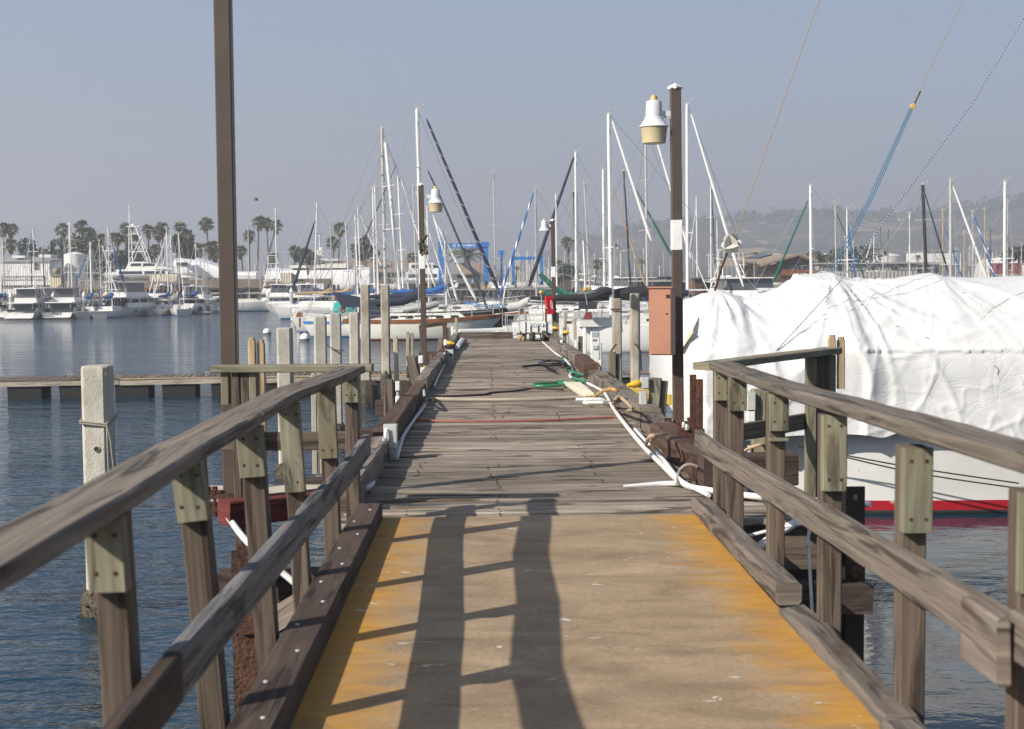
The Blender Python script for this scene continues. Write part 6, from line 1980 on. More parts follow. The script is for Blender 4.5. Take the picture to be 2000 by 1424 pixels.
def sailboat(label, px, Y, top, heading=0.0, L=10.5, hull=None, stripe=None, bottom=None, mast=None, lean=0.0, furl=None, boom=True, cover=None, mast_at=.56, spreaders=(.42, .7), fb=1.1, B=None, detail=True, group='moored sailing boats', boomdir=1, steps=False, transom=.72, mast_r=None, extras=None, covertent=None, base_px=None, vane=True, boom_h=1.0):
    """px, top: where the photograph shows the mast at deck height and its head; lean in photograph pixels."""
    hull = hull or m_hullwhite; stripe = stripe or m_stripeblue; bottom = bottom or m_bottomblue
    mast = mast or m_mast; cover = cover or m_navy
    B = B or L * .31
    mx_ = X(px, Y, 580)
    ct, st = math.cos(heading), math.sin(heading)
    origin = Vector((mx_ - ct * L * mast_at, Y - st * L * mast_at, 0))
    T = Matrix.Translation(origin) @ rotz(heading)
    t = thing('sailboat', label, 'sailboat', (mx_, Y, 0), group)
    sheer, dkm = build_hull(t, T, L, B, fb, .9, (hull, stripe, bottom), 'sail', transom=transom, n=16 if detail else 9)
    dkm.build('deck', m_gelgrey, t)
    zd = fb
    c = MB(T).cab(L * .30, L * .70, zd * .96, zd + .42, B * .62, B * .52, .55, .15)
    cb_ = c.build('cabin', m_gelgrey, t)
    if detail:
        for s in (-1, 1):
            for k in range(3):
                MB(T).box((L * (.38 + .09 * k), s * B * .285, zd + .22), (.5, .03, .14)).build('porthole', m_glass, cb_)
        MB(T).cab(L * .06, L * .29, zd * .95, zd + .22, B * .7, B * .66, 0, 0).build('coaming', m_gelgrey, t)
    # mast
    ztop = Z(top, Y, px)
    lw = lean / FPX * Y
    # lean is given in the picture plane: turn it into the boat's frame
    def W_(v):
        return T @ Vector(v)
    foot = Vector((mx_, Y, zd + .1))
    head = Vector((mx_ + lw, Y, ztop))
    r = mast_r or max(.055, .0065 * ztop)
    ms = MB().tube([foot, head], [r, r * .88], 8).build('mast', mast, t, smooth=True)
    if vane:
        vm = MB()
        vm.tube([head, head + Vector((0, 0, .25))], .02, 4)
        vm.tube([head + Vector((-.28, 0, .1)), head + Vector((.34, 0, .2))], .014, 4)
        vm.box(head + Vector((.34, 0, .26)), (.1, .02, .1))
        vm.box(head + Vector((0, 0, .03)), (.3, .12, .1))
        vm.build('mast_head', m_mastgrey, ms)
    axis = (head - foot)
    fw = Vector((ct, st, 0)); sd = Vector((-st, ct, 0))
    tips = []
    for k, f in enumerate(spreaders):
        p = foot + axis * f
        w = B * (.36 - .07 * k)
        MB().tube([p - sd * w - fw * .1, p, p + sd * w - fw * .1], .03, 5).build('spreader', mast if mast is not m_mastblack else m_mastgrey, ms)
        tips.append((p, w))
    bow = W_((L * .985, 0, fb * 1.22)); stern = W_((.1, 0, fb))
    seg = [(head, bow), (head, stern)]
    for s in (-1, 1):
        ch_ = W_((L * mast_at - .2, s * B * .47, fb))
        last = ch_
        for p, w in tips:
            q = p + sd * (s * w) - fw * .1
            seg.append((last, q)); last = q
        seg.append((last, foot + axis * .97))
        seg.append((ch_, foot + axis * (spreaders[0] if spreaders else .5)))
    mb = MB()
    for a, b in seg:
        mb.tube([a, b], .011 + .00006 * Y, 3, cap=False)
    mb.build('rigging', m_wire, t)
    if furl:
        # furl: (material, head px, head py, foot px, foot py, radius)
        fm, hx, hy, fx, fy, fr = furl
        a, b = at(hx, hy, Y), at(fx, fy, Y - .4)
        b.y = Y; b = at(fx, fy, Y)
        MB().tube([a, a.lerp(b, .03), a.lerp(b, .5), a.lerp(b, .93), b], [fr * .35, fr * .7, fr, fr * 1.25, fr * .5], 7).build('furled_jib', fm, t, smooth=True)
    if boom:
        bl = L * .36
        g_ = foot + Vector((0, 0, boom_h))
        e_ = g_ - fw * bl + Vector((0, 0, .1))
        bo = MB().tube([g_, e_], .06, 6).build('boom', mast, t, smooth=True)
        mid = [g_.lerp(e_, f) + Vector((0, 0, .12 + .1 * (1 - f) + (.3 if f < .08 else 0))) for f in (0, .05, .25, .5, .75, 1)]
        MB().tube(mid, [.2, .24, .2, .18, .15, .08], 8).build('sail_cover', cover, bo, smooth=True)
    if steps:
        sm = MB()
        for k in range(14):
            p = foot + axis * (.25 + .05 * k)
            sm.box(p + Vector((.0 + r * (1 if k % 2 else -1) * .6, -r, 0)), (.12, .1, .1))
        sm.build('mast_step', m_mastgrey, ms)
    if detail:
        for s in (-1, 1):
            rl = MB(T)
            prev = None
            for i in range(0, len(sheer), 2):
                x, y, z = sheer[i]
                p = Vector((x, s * y * .96, z)); q = p + Vector((0, 0, .6))
                rl.tube([p, q], .014, 4)
                if prev:
                    rl.tube([prev, q], .01, 3); rl.tube([prev - Vector((0, 0, .3)), q - Vector((0, 0, .3))], .01, 3)
                prev = q
            rl.build('lifeline', m_alu, t)
        pu = MB(T)
        x0 = L * .99
        pu.tube([(L * .86, B * .19, fb * 1.15 + .62), (L * .96, B * .07, fb * 1.2 + .66), (x0, 0, fb * 1.22 + .66), (L * .96, -B * .07, fb * 1.2 + .66), (L * .86, -B * .19, fb * 1.15 + .62)], .018, 5)
        pu.tube([(x0, 0, fb * 1.2), (x0, 0, fb * 1.22 + .66)], .018, 5)
        pu.tube([(.15, B * .33, fb + .62), (.02, 0, fb + .62), (.15, -B * .33, fb + .62)], .018, 5)
        pu.build('pulpit', m_alu, t)
    if covertent:
        cm, x0, x1, zz, ww = covertent
        tb = MB(T)
        n_ = 9
        rings = []
        for k in range(n_):
            f = k / (n_ - 1)
            zc2 = zd + zz * (.75 + .25 * math.sin(math.pi * f)) + .06 * math.sin(k * 2.2)
            rings.append([Vector((x0 + (x1 - x0) * f, yy * ww / 2, zd + (zc2 - zd) * hh)) for yy, hh in ((-1, .05), (-.92, .5), (-.5, .85), (0, 1), (.5, .85), (.92, .5), (1, .05))])
        tb.loft(rings, True, True)
        tb.build('boat_cover', cm, t, smooth=True)
    return t, T, (L, B, fb)

def motor_yacht(label, px, Y, heading, L=12.0, style='flybridge', hull=None, B=None, fb=1.25, arch=True, bottom=None, group='moored motor yachts', z0=0.0, canvas=None, name_text=None, tower=False, dinghy=False, stripe=None, bimini=None, name='motor_yacht', cat='motor yacht', zs=1.0):
    """px: picture column of the boat's middle; heading of the bow."""
    hull = hull or m_hullwhite
    B = B or L * .33
    canvas = canvas or m_navy
    cx = X(px, Y, 590)
    ct, st = math.cos(heading), math.sin(heading)
    T = Matrix.Translation(Vector((cx - ct * L / 2, Y - st * L / 2, z0))) @ rotz(heading) @ Matrix.Diagonal((1, 1, zs, 1))
    t = thing(name, label, cat, (cx, Y, z0), group)
    sheer, dkm = build_hull(t, T, L, B, fb, .6, (hull, stripe or hull, bottom or m_bottomblack), 'motor', n=14, bowrake=.12, sternrake=0, flare=.16)
    dkm.build('deck', m_gelgrey, t)
    zd = fb * .9
    def cabp(nm, par, mt, *a, **k):
        return MB(T).cab(*a, **k).build(nm, mt, par)
    MB(T).box((-.35, 0, .28), (.75, B * .82, .1)).build('swim_platform', m_gelgrey, t)
    rl = MB(T)
    for s in (-1, 1):
        prev = None
        for i in range(6, len(sheer), 1):
            x, y, z = sheer[i]
            p = Vector((x, s * max(y * .94, .02), z)); q = p + Vector((0, 0, .62))
            rl.tube([p, q], .016, 4)
            if prev: rl.tube([prev, q], .018, 4)
            prev = q
    rl.build('bow_rail', m_alu, t)
    if style in ('flybridge', 'sportfish', 'trawler'):
        x0, x1 = (L * .24, L * .70) if style != 'sportfish' else (L * .36, L * .70)
        h = 1.55 if style != 'trawler' else 1.8
        wb, wt = B * .80, B * .72
        mc = cabp('cabin', t, m_hullwhite, x0, x1, zd, zd + h, wb, wt, 1.1, .1)
        wz0, wz1 = zd + h * .46, zd + h * .86
        f0, f1 = .46, .86
        def band(za, zb, fa, fb_, nm='window'):
            return cabp(nm, mc, m_glass, x0 + .1 * fa - .03, x1 - 1.1 * fa + .03, za, zb, wb + (wt - wb) * fa + .04, wb + (wt - wb) * fb_ + .04, 1.1 * (fb_ - fa), .1 * (fb_ - fa))
        band(wz0, wz1, f0, f1)
        for s in (-1, 1):
            for k in range(3):
                xx = x0 + (x1 - x0 - .9) * (.12 + .34 * k)
                MB(T).box((xx, s * (wb * .47), (wz0 + wz1) / 2), (.14, .16, (wz1 - wz0) * 1.05)).build('window_post', m_hullwhite, mc)
        zb = zd + h
        cabp('flybridge_deck', t, m_hullwhite, x0 - (1.6 if style != 'sportfish' else .3), x1 - .9, zb, zb + .12, B * .84, B * .84, .2, 0)
        fbm = cabp('flybridge', t, m_hullwhite, x0 + .2, x1 - 1.3, zb + .12, zb + .85, B * .70, B * .66, .7, -.1)
        cabp('windscreen', fbm, m_glass, x1 - 2.9, x1 - 1.95, zb + .85, zb + 1.15, B * .64, B * .60, .35, 0)
        if style == 'flybridge' and not tower:
            pt = MB(T)
            zt = zb + 2.35
            for xx in (x0 + .4, x1 - 2.3):
                for s in (-1, 1):
                    pt.tube([(xx, s * B * .3, zb + .8), (xx + .1, s * B * .29, zt)], .03, 5)
            pt.build('hardtop_post', m_alu, t)
            cabp('hardtop', t, bimini or m_hullwhite, x0 - .1, x1 - 1.9, zt, zt + .14, B * .7, B * .62, .2, .2)
            cl = cabp('clear_screen', t, MATS.get('flybridge_enclosure') or M('flybridge_enclosure', (.09, .10, .11), (.07, .08, .09), 2, .15), x0 + .45, x1 - 2.0, zb + .86, zt - .02, B * .57, B * .55, .3, 0)
        if arch:
            am = MB(T)
            za = zb + 2.75
            am.tube([(x0 + .3, -B * .32, zb + .8), (x0 - .1, -B * .26, za - .3), (x0 - .1, B * .26, za - .3), (x0 + .3, B * .32, zb + .8)], .07, 6)
            a_ = am.build('radar_arch', m_hullwhite, t)
            MB(T).lathe([(.28, 0), (.32, .08), (.28, .2), (.1, .24)], (x0 - .1, 0, za - .22), 14).build('radar_dome', m_hullwhite, a_, smooth=True)
            an = MB(T)
            for s in (-1, 1):
                an.tube([(x0, s * B * .3, zb + 2.2), (x0 - .3, s * B * .32, zb + 5.0)], .018, 4)
            an.build('antenna', m_alu, a_)
        if style != 'sportfish':
            cabp('cockpit_overhang', t, m_hullwhite, .6, x0 + .1, zb - .02, zb + .1, B * .8, B * .8, 0, .2)
            cz = MB(T)
            for s in (-1, 1):
                cz.tube([(.8, s * B * .36, zd), (.8, s * B * .36, zb)], .035, 5)
            cz.build('overhang_post', m_alu, t)
            MB(T).box((x0 - .03, 0, zd + .8), (.06, B * .62, 1.1)).build('saloon_door', m_glass, t)
            if canvas is not False:
                MB(T).box((.75, 0, zd + .35), (.06, B * .8, .45)).build('cockpit_canvas', canvas, t)
        if tower:
            tw = MB(T)
            zt = zb + 5.2
            for s in (-1, 1):
                tw.tube([(x0 + .2, s * B * .36, zb + .1), (x0 + 1.0, s * B * .17, zt)], .05, 5)
                tw.tube([(x1 - 1.2, s * B * .36, zb + .1), (x0 + 1.7, s * B * .17, zt)], .05, 5)
                for k in range(4):
                    f = .2 + .22 * k
                    a = Vector((x0 + .2, s * B * .36, zb + .1)).lerp(Vector((x0 + 1.0, s * B * .17, zt)), f)
                    b = Vector((x1 - 1.2, s * B * .36, zb + .1)).lerp(Vector((x0 + 1.7, s * B * .17, zt)), f)
                    tw.tube([a, b], .035, 4)
                tw.tube([(x0 + .2, s * B * .36, zb + .1), Vector((x1 - 1.2, s * B * .36, zb + .1)).lerp(Vector((x0 + 1.7, s * B * .17, zt)), .6)], .03, 4)
            tw.build('tower_frame', m_whitepaint, t)
            cabp('tower_platform', t, m_hullwhite, x0 + .5, x0 + 2.2, zt, zt + .1, B * .42, B * .42)
            cabp('tower_top', t, m_hullwhite, x0 + .6, x0 + 2.2, zt + 1.5, zt + 1.6, B * .4, B * .34)
            tp = MB(T)
            for s in (-1, 1):
                for xx in (x0 + .7, x0 + 2.0):
                    tp.tube([(xx, s * B * .18, zt), (xx, s * B * .17, zt + 1.5)], .03, 4)
            tp.build('tower_post', m_whitepaint, t)
            cabp('hardtop', t, m_hullwhite, x0 + .1, x1 - 1.4, zb + 2.1, zb + 2.22, B * .7, B * .66)
            og = MB(T)
            for s in (-1, 1):
                og.tube([(x0 + 1, s * B * .42, zb), (x0 - 1.5, s * B * .62, zb + 6.5)], .03, 4)
            og.build('outrigger', m_alu, t)
    elif style == 'express':
        mc = cabp('cabin', t, m_hullwhite, L * .34, L * .86, zd * .98, zd + .55, B * .78, B * .5, 2.4, .2)
        cabp('windscreen', t, m_glass, L * .36, L * .62, zd + .5, zd + 1.1, B * .74, B * .62, 1.3, .3)
        am = MB(T)
        am.tube([(L * .28, -B * .44, zd), (L * .24, -B * .38, zd + 1.75), (L * .24, B * .38, zd + 1.75), (L * .28, B * .44, zd)], .08, 6)
        am.build('radar_arch', m_hullwhite, t)
        cabp('bimini', t, bimini or canvas or m_navy, L * .2, L * .5, zd + 1.75, zd + 1.95, B * .82, B * .7, .3, .3)
        tb = MB(T)
        for s in (-1, 1):
            tb.tube([(L * .45, s * B * .42, zd + .5), (L * .44, s * B * .38, zd + 1.75)], .025, 4)
        tb.build('bimini_post', m_alu, t)
    elif style == 'centre':
        cabp('console', t, m_hullwhite, L * .4, L * .55, zd * .9, zd + .8, B * .35, B * .3, .2, .05)
        tt = MB(T)
        for xx in (.4, .56):
            for s in (-1, 1):
                tt.tube([(L * xx, s * B * .22, zd * .8), (L * xx, s * B * .24, zd + 1.8)], .035, 5)
        tt.build('hardtop_post', m_alu, t)
        cabp('hardtop', t, m_hullwhite, L * .34, L * .62, zd + 1.8, zd + 1.9, B * .7, B * .66, .1, .1)
        for s in (-1, 1):
            ob = MB(T).cab(-.55, -.05, .55, 1.35, .42, .36, .05, .08, cy=s * .45)
            ob.box((-.28, s * .45, .2), (.22, .14, .8))
            ob.build('outboard_motor', m_blackcanvas, t)
    elif style == 'cat':
        cabp('cabin', t, m_hullwhite, L * .3, L * .72, zd, zd + 1.0, B * .8, B * .62, 1.3, .2)
        cabp('window', t, m_glass, L * .33, L * .70, zd + .35, zd + .75, B * .775, B * .70, .55, .02)
        cabp('coachroof_top', t, m_hullwhite, L * .2, L * .6, zd + 1.0, zd + 1.12, B * .7, B * .6, .4, .0)
    if dinghy:
        dm = MB(T)
        y0 = -B * .36
        loop = [(-.5, y0, 1.05), (-.5, B * .26, 1.05), (-.62, B * .40, 1.15), (-.9, B * .46, 1.25), (-1.25, B * .40, 1.15), (-1.4, B * .26, 1.05), (-1.4, y0, 1.05)]
        dm.tube(loop, .22, 9)
        dm.box((-.95, -.1, .92), (.7, B * .62, .08))
        d_ = dm.build('tender', m_rubbergrey, t, smooth=True)
    if name_text:
        p = T @ Vector((-.02, 0, fb * .55))
        lettering(name_text, .42, p + Vector((0, -.03, 0)), (R(90), 0, heading - R(90)), m_letter_dark, t, .004, bold=.01)
    fd = MB(T)
    for s in (-1, 1):
        for xx in (.3, .55):
            fd.lathe([(.03, -.34), (.11, -.28), (.11, .28), (.03, .34)], (L * xx, s * (B / 2 + .1), .6), 8)
    for k, nm in enumerate(('fender',)):
        pass
    for s in (-1, 1):
        f = MB(T).lathe([(.03, -.34), (.12, -.28), (.12, .28), (.03, .34)], (L * .3, s * (B / 2 + .1), fb * .5), 8)
        f.build('fender', m_bluecanvas if L > 13 else m_whitepaint, t, smooth=True)
    return t, T
N90 = R(90)
# --- motor yachts moored stern-to along the left shore
motor_yacht('white cruiser with navy cockpit canvas, second boat from the left edge', 62, 146, N90 + .08, 11, 'flybridge', canvas=m_navy, B=3.2, arch=False, zs=.60)
motor_yacht('white boat cut by the left picture edge behind its pontoon post', 6, 150, N90 + .2, 10, 'express', B=2.7, canvas=m_greycanvas, zs=.60)
motor_yacht('cruiser half hidden behind the navy canvas one, with a tall flybridge frame', 92, 158, N90 - .1, 11, 'flybridge', B=3.0, zs=.60)
motor_yacht('squarish white cruiser with faint dark name lettering on its stern', 136, 148, N90 + .05, 11, 'flybridge', canvas=False, B=3.3, arch=False, name_text='PRAT', bimini=m_greycanvas, zs=.60)
motor_yacht('small open boat with two black outboards next to the big white yacht', 182, 150, N90, 8, 'centre', B=2.3, fb=.95, zs=.60)
motor_yacht('big white flybridge yacht with a grey tender on its stern', 258, 155, N90 - .22, 15, 'flybridge', B=3.7, dinghy=True, fb=1.5, canvas=False, zs=.68)
motor_yacht('low white cruiser behind the outboard boat', 205, 163, N90 + .1, 11, 'express', B=3.1, canvas=m_hullwhite, zs=.60)
motor_yacht('small dark topped runabout right of the big white yacht', 300, 160, N90 - .3, 8, 'express', B=2.3, canvas=m_blackcanvas, zs=.60)
motor_yacht('white trawler yacht with tall wheelhouse windows', 328, 168, N90 + .05, 13, 'trawler', B=3.4, zs=.60)
motor_yacht('white flybridge yacht just left of the tall foreground post, farther row', 392, 170, N90 - .05, 13, 'flybridge', B=3.5, zs=.60)
motor_yacht('small sloop like launch with a blue cover by the trawler yacht', 327, 160, N90, 8, 'centre', B=2.2, fb=.9, zs=.60)
motor_yacht('open launch with black canopy beside the tall foreground post', 374, 164, N90, 8.5, 'express', B=2.3, canvas=m_blackcanvas, zs=.60)
motor_yacht('white launch touching the tall foreground post', 413, 166, N90, 8, 'centre', B=2.1, fb=.9, zs=.60)
motor_yacht('white catamaran with dark wraparound windows right of the tall foreground post', 493, 172, .25, 10.5, 'cat', B=4.1, fb=1.1, name='catamaran', cat='catamaran', zs=.60)
motor_yacht('white cruiser seen bow on beside the catamaran', 545, 170, -N90 + .18, 12, 'flybridge', B=3.1, arch=False, fb=1.5, zs=.60)
motor_yacht('sportfishing yacht with a tall white tower beside the long canopy', 534, 186, -N90 + .1, 14, 'sportfish', B=3.6, tower=True, fb=1.5, zs=.72)
motor_yacht('white fishing boat with outriggers, bow towards the viewer', 603, 166, -N90 + .12, 11, 'flybridge', B=3.1, fb=1.5, zs=.60)
motor_yacht('white launch with a blue bimini behind the fishing boat', 660, 172, -N90, 11, 'express', B=3.0, canvas=m_bluecanvas, zs=.60)
motor_yacht('white trawler among the masts right of the stepped mast', 770, 180, -N90 - .2, 13, 'trawler', B=3.4, zs=.60)
motor_yacht('white flybridge yacht behind the second lamp post', 735, 186, -N90 + .15, 13, 'flybridge', B=3.4, zs=.60)
for k, (px, Y, L_, hd, st_, lb) in enumerate(((34, 160, 8, .1, 'express', 'small white runabout between the edge boat and the navy canvas cruiser'), (112, 166, 9, -.1, 'flybridge', 'small cruiser in the second row behind the lettered one'), (165, 168, 8, .2, 'express', 'small white cuddy boat in the second row left of the outboard boat'), (223, 170, 9, 0, 'flybridge', 'small flybridge boat in the second row left of the big white yacht'), (283, 172, 8, .1, 'express', 'low white boat in the second row right of the big white yacht'), (310, 176, 9, -.1, 'trawler', 'small pilothouse boat in the second row left of the trawler yacht'), (352, 172, 8, .1, 'centre', 'small open boat between the trawler yacht and the black canopied launch'), (428, 176, 9, .1, 'express', 'white boat half hidden by the tall foreground post'), (575, 180, 8, 0, 'flybridge', 'small white cruiser between the two bow on boats'), (632, 178, 9, .1, 'trawler', 'small pilothouse boat right of the fishing boat'), (690, 184, 9, -.1, 'express', 'low white boat in the back row over the teal cover'), (715, 178, 8, .2, 'centre', 'small open boat in the back row near the stepped mast'))):
    motor_yacht(lb, px, Y, N90 + hd, L_, st_, B=2.7, fb=1.05, canvas=(m_navy, m_hullwhite, m_bluecanvas)[k % 3], zs=.62, arch=k % 2 == 0)
# right shore
motor_yacht('tall white pilothouse yacht behind the right mast cluster', 1182, 176, -N90 + .3, 13, 'trawler', B=4.6, fb=1.7, zs=.66)
motor_yacht('white yacht with a dark blue flybridge canopy left of the near lamp post', 1298, 172, -N90 + .9, 16, 'flybridge', B=4.8, fb=1.9, bimini=m_navy, arch=False, zs=.66)
motor_yacht('large white flybridge yacht on the right with radar arch and rails', 1250, 168, -N90 + .6, 16, 'flybridge', B=4.8, fb=1.8, zs=.66)
motor_yacht('low white fishing launch in front of the pilothouse yacht', 1162, 162, -N90 + .2, 9, 'express', B=3.2, canvas=m_hullwhite, zs=.66)
motor_yacht('sleek white yacht with a dark windscreen right of the near lamp post', 1378, 150, .35, 14, 'express', B=4.4, fb=1.9, canvas=m_hullwhite, zs=.66)
motor_yacht('sportfishing yacht with a white tower behind the radar reflector', 1428, 142, -N90 + .25, 14, 'sportfish', B=4.6, tower=True, fb=1.6, zs=.66)
motor_yacht('white sedan cruiser with railed flybridge above the white wrap', 1445, 122, -N90 + .12, 12, 'flybridge', B=4.4, fb=1.6, canvas=False, zs=.66)
motor_yacht('white yacht with open flybridge behind the railed sedan cruiser', 1485, 148, -N90 + .35, 13, 'flybridge', B=4.4, fb=1.6, zs=.66)
motor_yacht('rounded white launch with a dark wraparound windscreen in front of the clubhouse', 1530, 128, -N90 + .1, 10, 'cat', B=4.0, fb=1.75, name='motor_launch', cat='motor launch', zs=.66)
motor_yacht('white yacht behind the lone tall palm and cart', 1140, 186, -N90, 12, 'flybridge', B=4.2, zs=.66)

# --- boats on the hard
def yacht_on_land(label, px0, px1, py_keel, py_deck, Y, heading, L, B, levels, wrap=None, group=None, bow_right=True):
    cx = (X(px0, Y) + X(px1, Y)) / 2
    zk = Z(py_keel, Y); zdk = Z(py_deck, Y)
    t = thing('motor_yacht', label, 'motor yacht', (cx, Y, 1.9), group)
    T = Matrix.Translation(Vector((cx - L / 2 * math.cos(heading), Y - L / 2 * math.sin(heading), zk + .8))) @ rotz(heading)
    sheer, dkm = build_hull(t, T, L, B, max(.8, zdk - zk - .8), .8, (m_hullwhite, m_hullwhite, m_bottomblack), 'motor', n=14, bowrake=.14, sternrake=0, flare=.16)
    dkm.build('deck', m_gelgrey, t)
    zd = (zdk - zk - .8) * .9
    for (f0, f1, h0, h1, w_, rf_, ra_, win_) in levels:
        c_ = MB(T).cab(L * f0, L * f1, zd + h0, zd + h1, B * w_, B * w_ * .9, rf_, ra_).build('superstructure', m_hullwhite, t)
        if win_:
            k0, k1 = .42, .78
            MB(T).cab(L * f0 + ra_ * k0 + .5, L * f1 - rf_ * k0 + .02, zd + h0 + (h1 - h0) * k0, zd + h0 + (h1 - h0) * k1, B * w_ * (1 - .1 * k0) + .05, B * w_ * (1 - .1 * k1) + .05, rf_ * (k1 - k0) + .1, ra_ * (k1 - k0)).build('window', m_glass, c_)
            for s in (-1, 1):
                for q in range(2):
                    MB(T).box((L * (f0 + (f1 - f0) * (.35 + .28 * q)), s * B * w_ * .475, zd + h0 + (h1 - h0) * .55), (.3, .2, (h1 - h0) * .42)).build('window_post', m_hullwhite, c_)
    for k in range(4):
        xx = L * (.15 + .2 * k)
        for s in (-1, 1):
            p = T @ Vector((xx, s * B * .32, -.2))
            MB().tube([(p.x, p.y, 1.9), (p.x, p.y, p.z)], .07, 6).build('prop_stand', m_boatcradle, t)
    return t, T, zd
t, T, zd = yacht_on_land('big white sportfishing yacht standing on the quay with a tall tuna tower', 250, 372, 551, 537, 216, .05, 15.5, 4.6, [(.0, .14, -.2, .9, .8, .1, .1, False), (.10, .88, 0, 1.25, .84, 6.5, .2, True), (.2, .66, 1.25, 2.4, .72, 4.4, .5, True)])
tw = MB(T)
zt = zd + 7.6
for s in (-1, 1):
    tw.tube([(3.6, s * 1.4, zd + 2.3), (3.6, s * .7, zt)], .08, 5); tw.tube([(6.4, s * 1.3, zd + 2.3), (4.6, s * .7, zt)], .08, 5)
    for f in (.3, .55, .8):
        tw.tube([Vector((3.6, s * 1.4, zd + 2.3)).lerp(Vector((3.6, s * .7, zt)), f), Vector((6.4, s * 1.3, zd + 2.3)).lerp(Vector((4.6, s * .7, zt)), f)], .06, 4)
    tw.tube([(3.6, s * 1.4, zd + 2.3), (5.6, s * 1.0, zd + 6.5)], .05, 4); tw.tube([(6.4, s * 1.3, zd + 2.3), (3.3, s * 1.1, zd + 6.5)], .05, 4)
tw.build('tower_frame', m_whitepaint, t)
MB(T).cab(3.2, 5.2, zt, zt + .15, 1.7, 1.7).build('tower_platform', m_hullwhite, t)
MB(T).lathe([(.35, 0), (.4, .1), (.3, .25), (.1, .3)], (4.1, 0, zt + .2), 14).build('radar_dome', m_hullwhite, t, smooth=True)
wp = MB()
for q in ((2.2, -3), (4.2, 3.5)):
    MB(T).tube([(3.4, q[0] * .3, zt), (3.3, q[0] * .3, zt + 3.4)], .04, 4).build('antenna', m_whitepaint, t)
def wrapped(label, pts, Y, depth, mat=None, name='wrapped_yacht', zbase=None, group='yachts under white shrink wrap', sup=None):
    """Shrink-wrapped hull: pts = (px, top py, bottom py) from left to right along its front."""
    t = thing(name, label, 'wrapped yacht', (X((pts[0][0] + pts[-1][0]) / 2, Y), Y, 1.9), group)
    mb = MB()
    rings = []
    dense = []
    for i in range(len(pts) - 1):
        for s in range(4):
            f = s / 4
            dense.append([pts[i][k] + (pts[i + 1][k] - pts[i][k]) * f for k in range(3)])
    dense.append(list(pts[-1]))
    for px, pt, pb in dense:
        a = at(px, pt, Y); b = at(px, pb, Y)
        h = a.z - b.z
        o = .06 * noise.noise(Vector((px * .3, 1, 2)))
        rings.append([Vector((a.x, Y + o, b.z)), Vector((a.x, Y - .15 + o, b.z + h * .5)), Vector((a.x, Y + .1 - o, b.z + h * .82)), Vector((a.x, Y + depth * .45, a.z)), Vector((a.x, Y + depth * .9, b.z + h * .8)), Vector((a.x, Y + depth, b.z))])
    mb.loft(rings, True, True)
    mb.build('wrap', mat or m_wrapfar, t, smooth=True)
    n = len(dense)
    for k in range(2, n - 1, 3):
        px, pt, pb = dense[k]
        a = at(px, pb, Y)
        MB().tube([(a.x, Y + .8, 1.9), (a.x, Y + .8, a.z + .1)], .1, 6).build('prop_stand', m_boatcradle, t)
    return t
t = wrapped('white wrapped yacht with a sharp raised canopy end right of the tower yacht', [(338, 503, 538), (352, 504, 538), (377, 507, 542), (378, 502, 542), (400, 507, 542), (430, 519, 543), (462, 530, 545), (500, 530, 545)], 222, 5)
win(t, 344, 367, 512, 519, 221.8)
t = wrapped('long white wrapped yacht with its radar superstructure standing out on top', [(517, 525, 556), (519, 523, 556), (570, 524, 556), (620, 523, 556), (680, 522, 556), (721, 521, 556), (722, 523, 556)], 234, 6)
for (px0, px1, py0, py1, dd) in ((566, 602, 518, 524, 3), (612, 676, 514, 524, 3.5), (620, 660, 505, 510, 2.5), (622, 634, 508, 516, 1.5)):
    bx(MB(), px0, px1, py0, py1, 234.5, dd).build('superstructure', m_hullcream, t)
bx(MB(), 622, 668, 510.5, 512.5, 234.3, 2.6).build('window', m_glass, t)
ms_ = bx(MB(), 619, 627, 488, 508, 235.5, .8).build('radar_mast', m_hullcream, t)
for py in (488, 492, 498):
    MB().lathe([(.35, 0), (.4, .15), (.3, .35), (.1, .42)], at(628, py, 235.6), 12).build('radar_dome', m_hullwhite, ms_, smooth=True)
    bx(MB(), 620, 633, py + .3, py + 1.4, 235.2, .6).build('radar_arm', m_hullcream, ms_)
MB().tube([at(624, 488, 236), at(624, 458, 236)], .08, 5).build('antenna', m_whitepaint, ms_)
t, T, zd = yacht_on_land('large white motor yacht hanging in the blue travel lift', 792, 935, 563, 549, 233.8, .06, 12.2, 4.6, [(.0, .70, 0, 1.6, .86, 2.6, .1, True), (.05, .55, 1.6, 3.1, .74, 2.2, .1, True)])
for xx in (.38, .62):
    pass
for k in range(2):
    p = T @ Vector((12.2 * (.58 + .12 * k), -2.15, 1.1))
    MB().lathe([(.16, 0), (.16, .05)], p, 12, axis=(0, -1, 0)).build('porthole', m_glass, t)
yacht_on_land('white yacht on the hard left of the lift, its bow hidden by masts', 780, 850, 560, 547, 247, 3.0, 10.5, 4.2, [(.2, .8, 0, 1.5, .8, 1.8, .2, True)])
# old white propeller pod on a trailer under the lift -> tail fin of a small keel
t = thing('bulb_keel', 'white fin shaped keel standing under the lifted yacht', 'keel', tuple(at(886, 572, 229)))
MB().beam(at(878, 563, 229), at(894, 560, 229), .3, .25, bev=.08).build('bulb', m_whitepaint, t)
MB().beam(at(889, 561, 229), at(894, 552.5, 229), .5, .1, up=(0, 1, 0), bev=.03).build('fin', m_whitepaint, t)

m_slate = M('slate_sail_canvas', (.05, .065, .085), (.04, .05, .065), 3, .9)
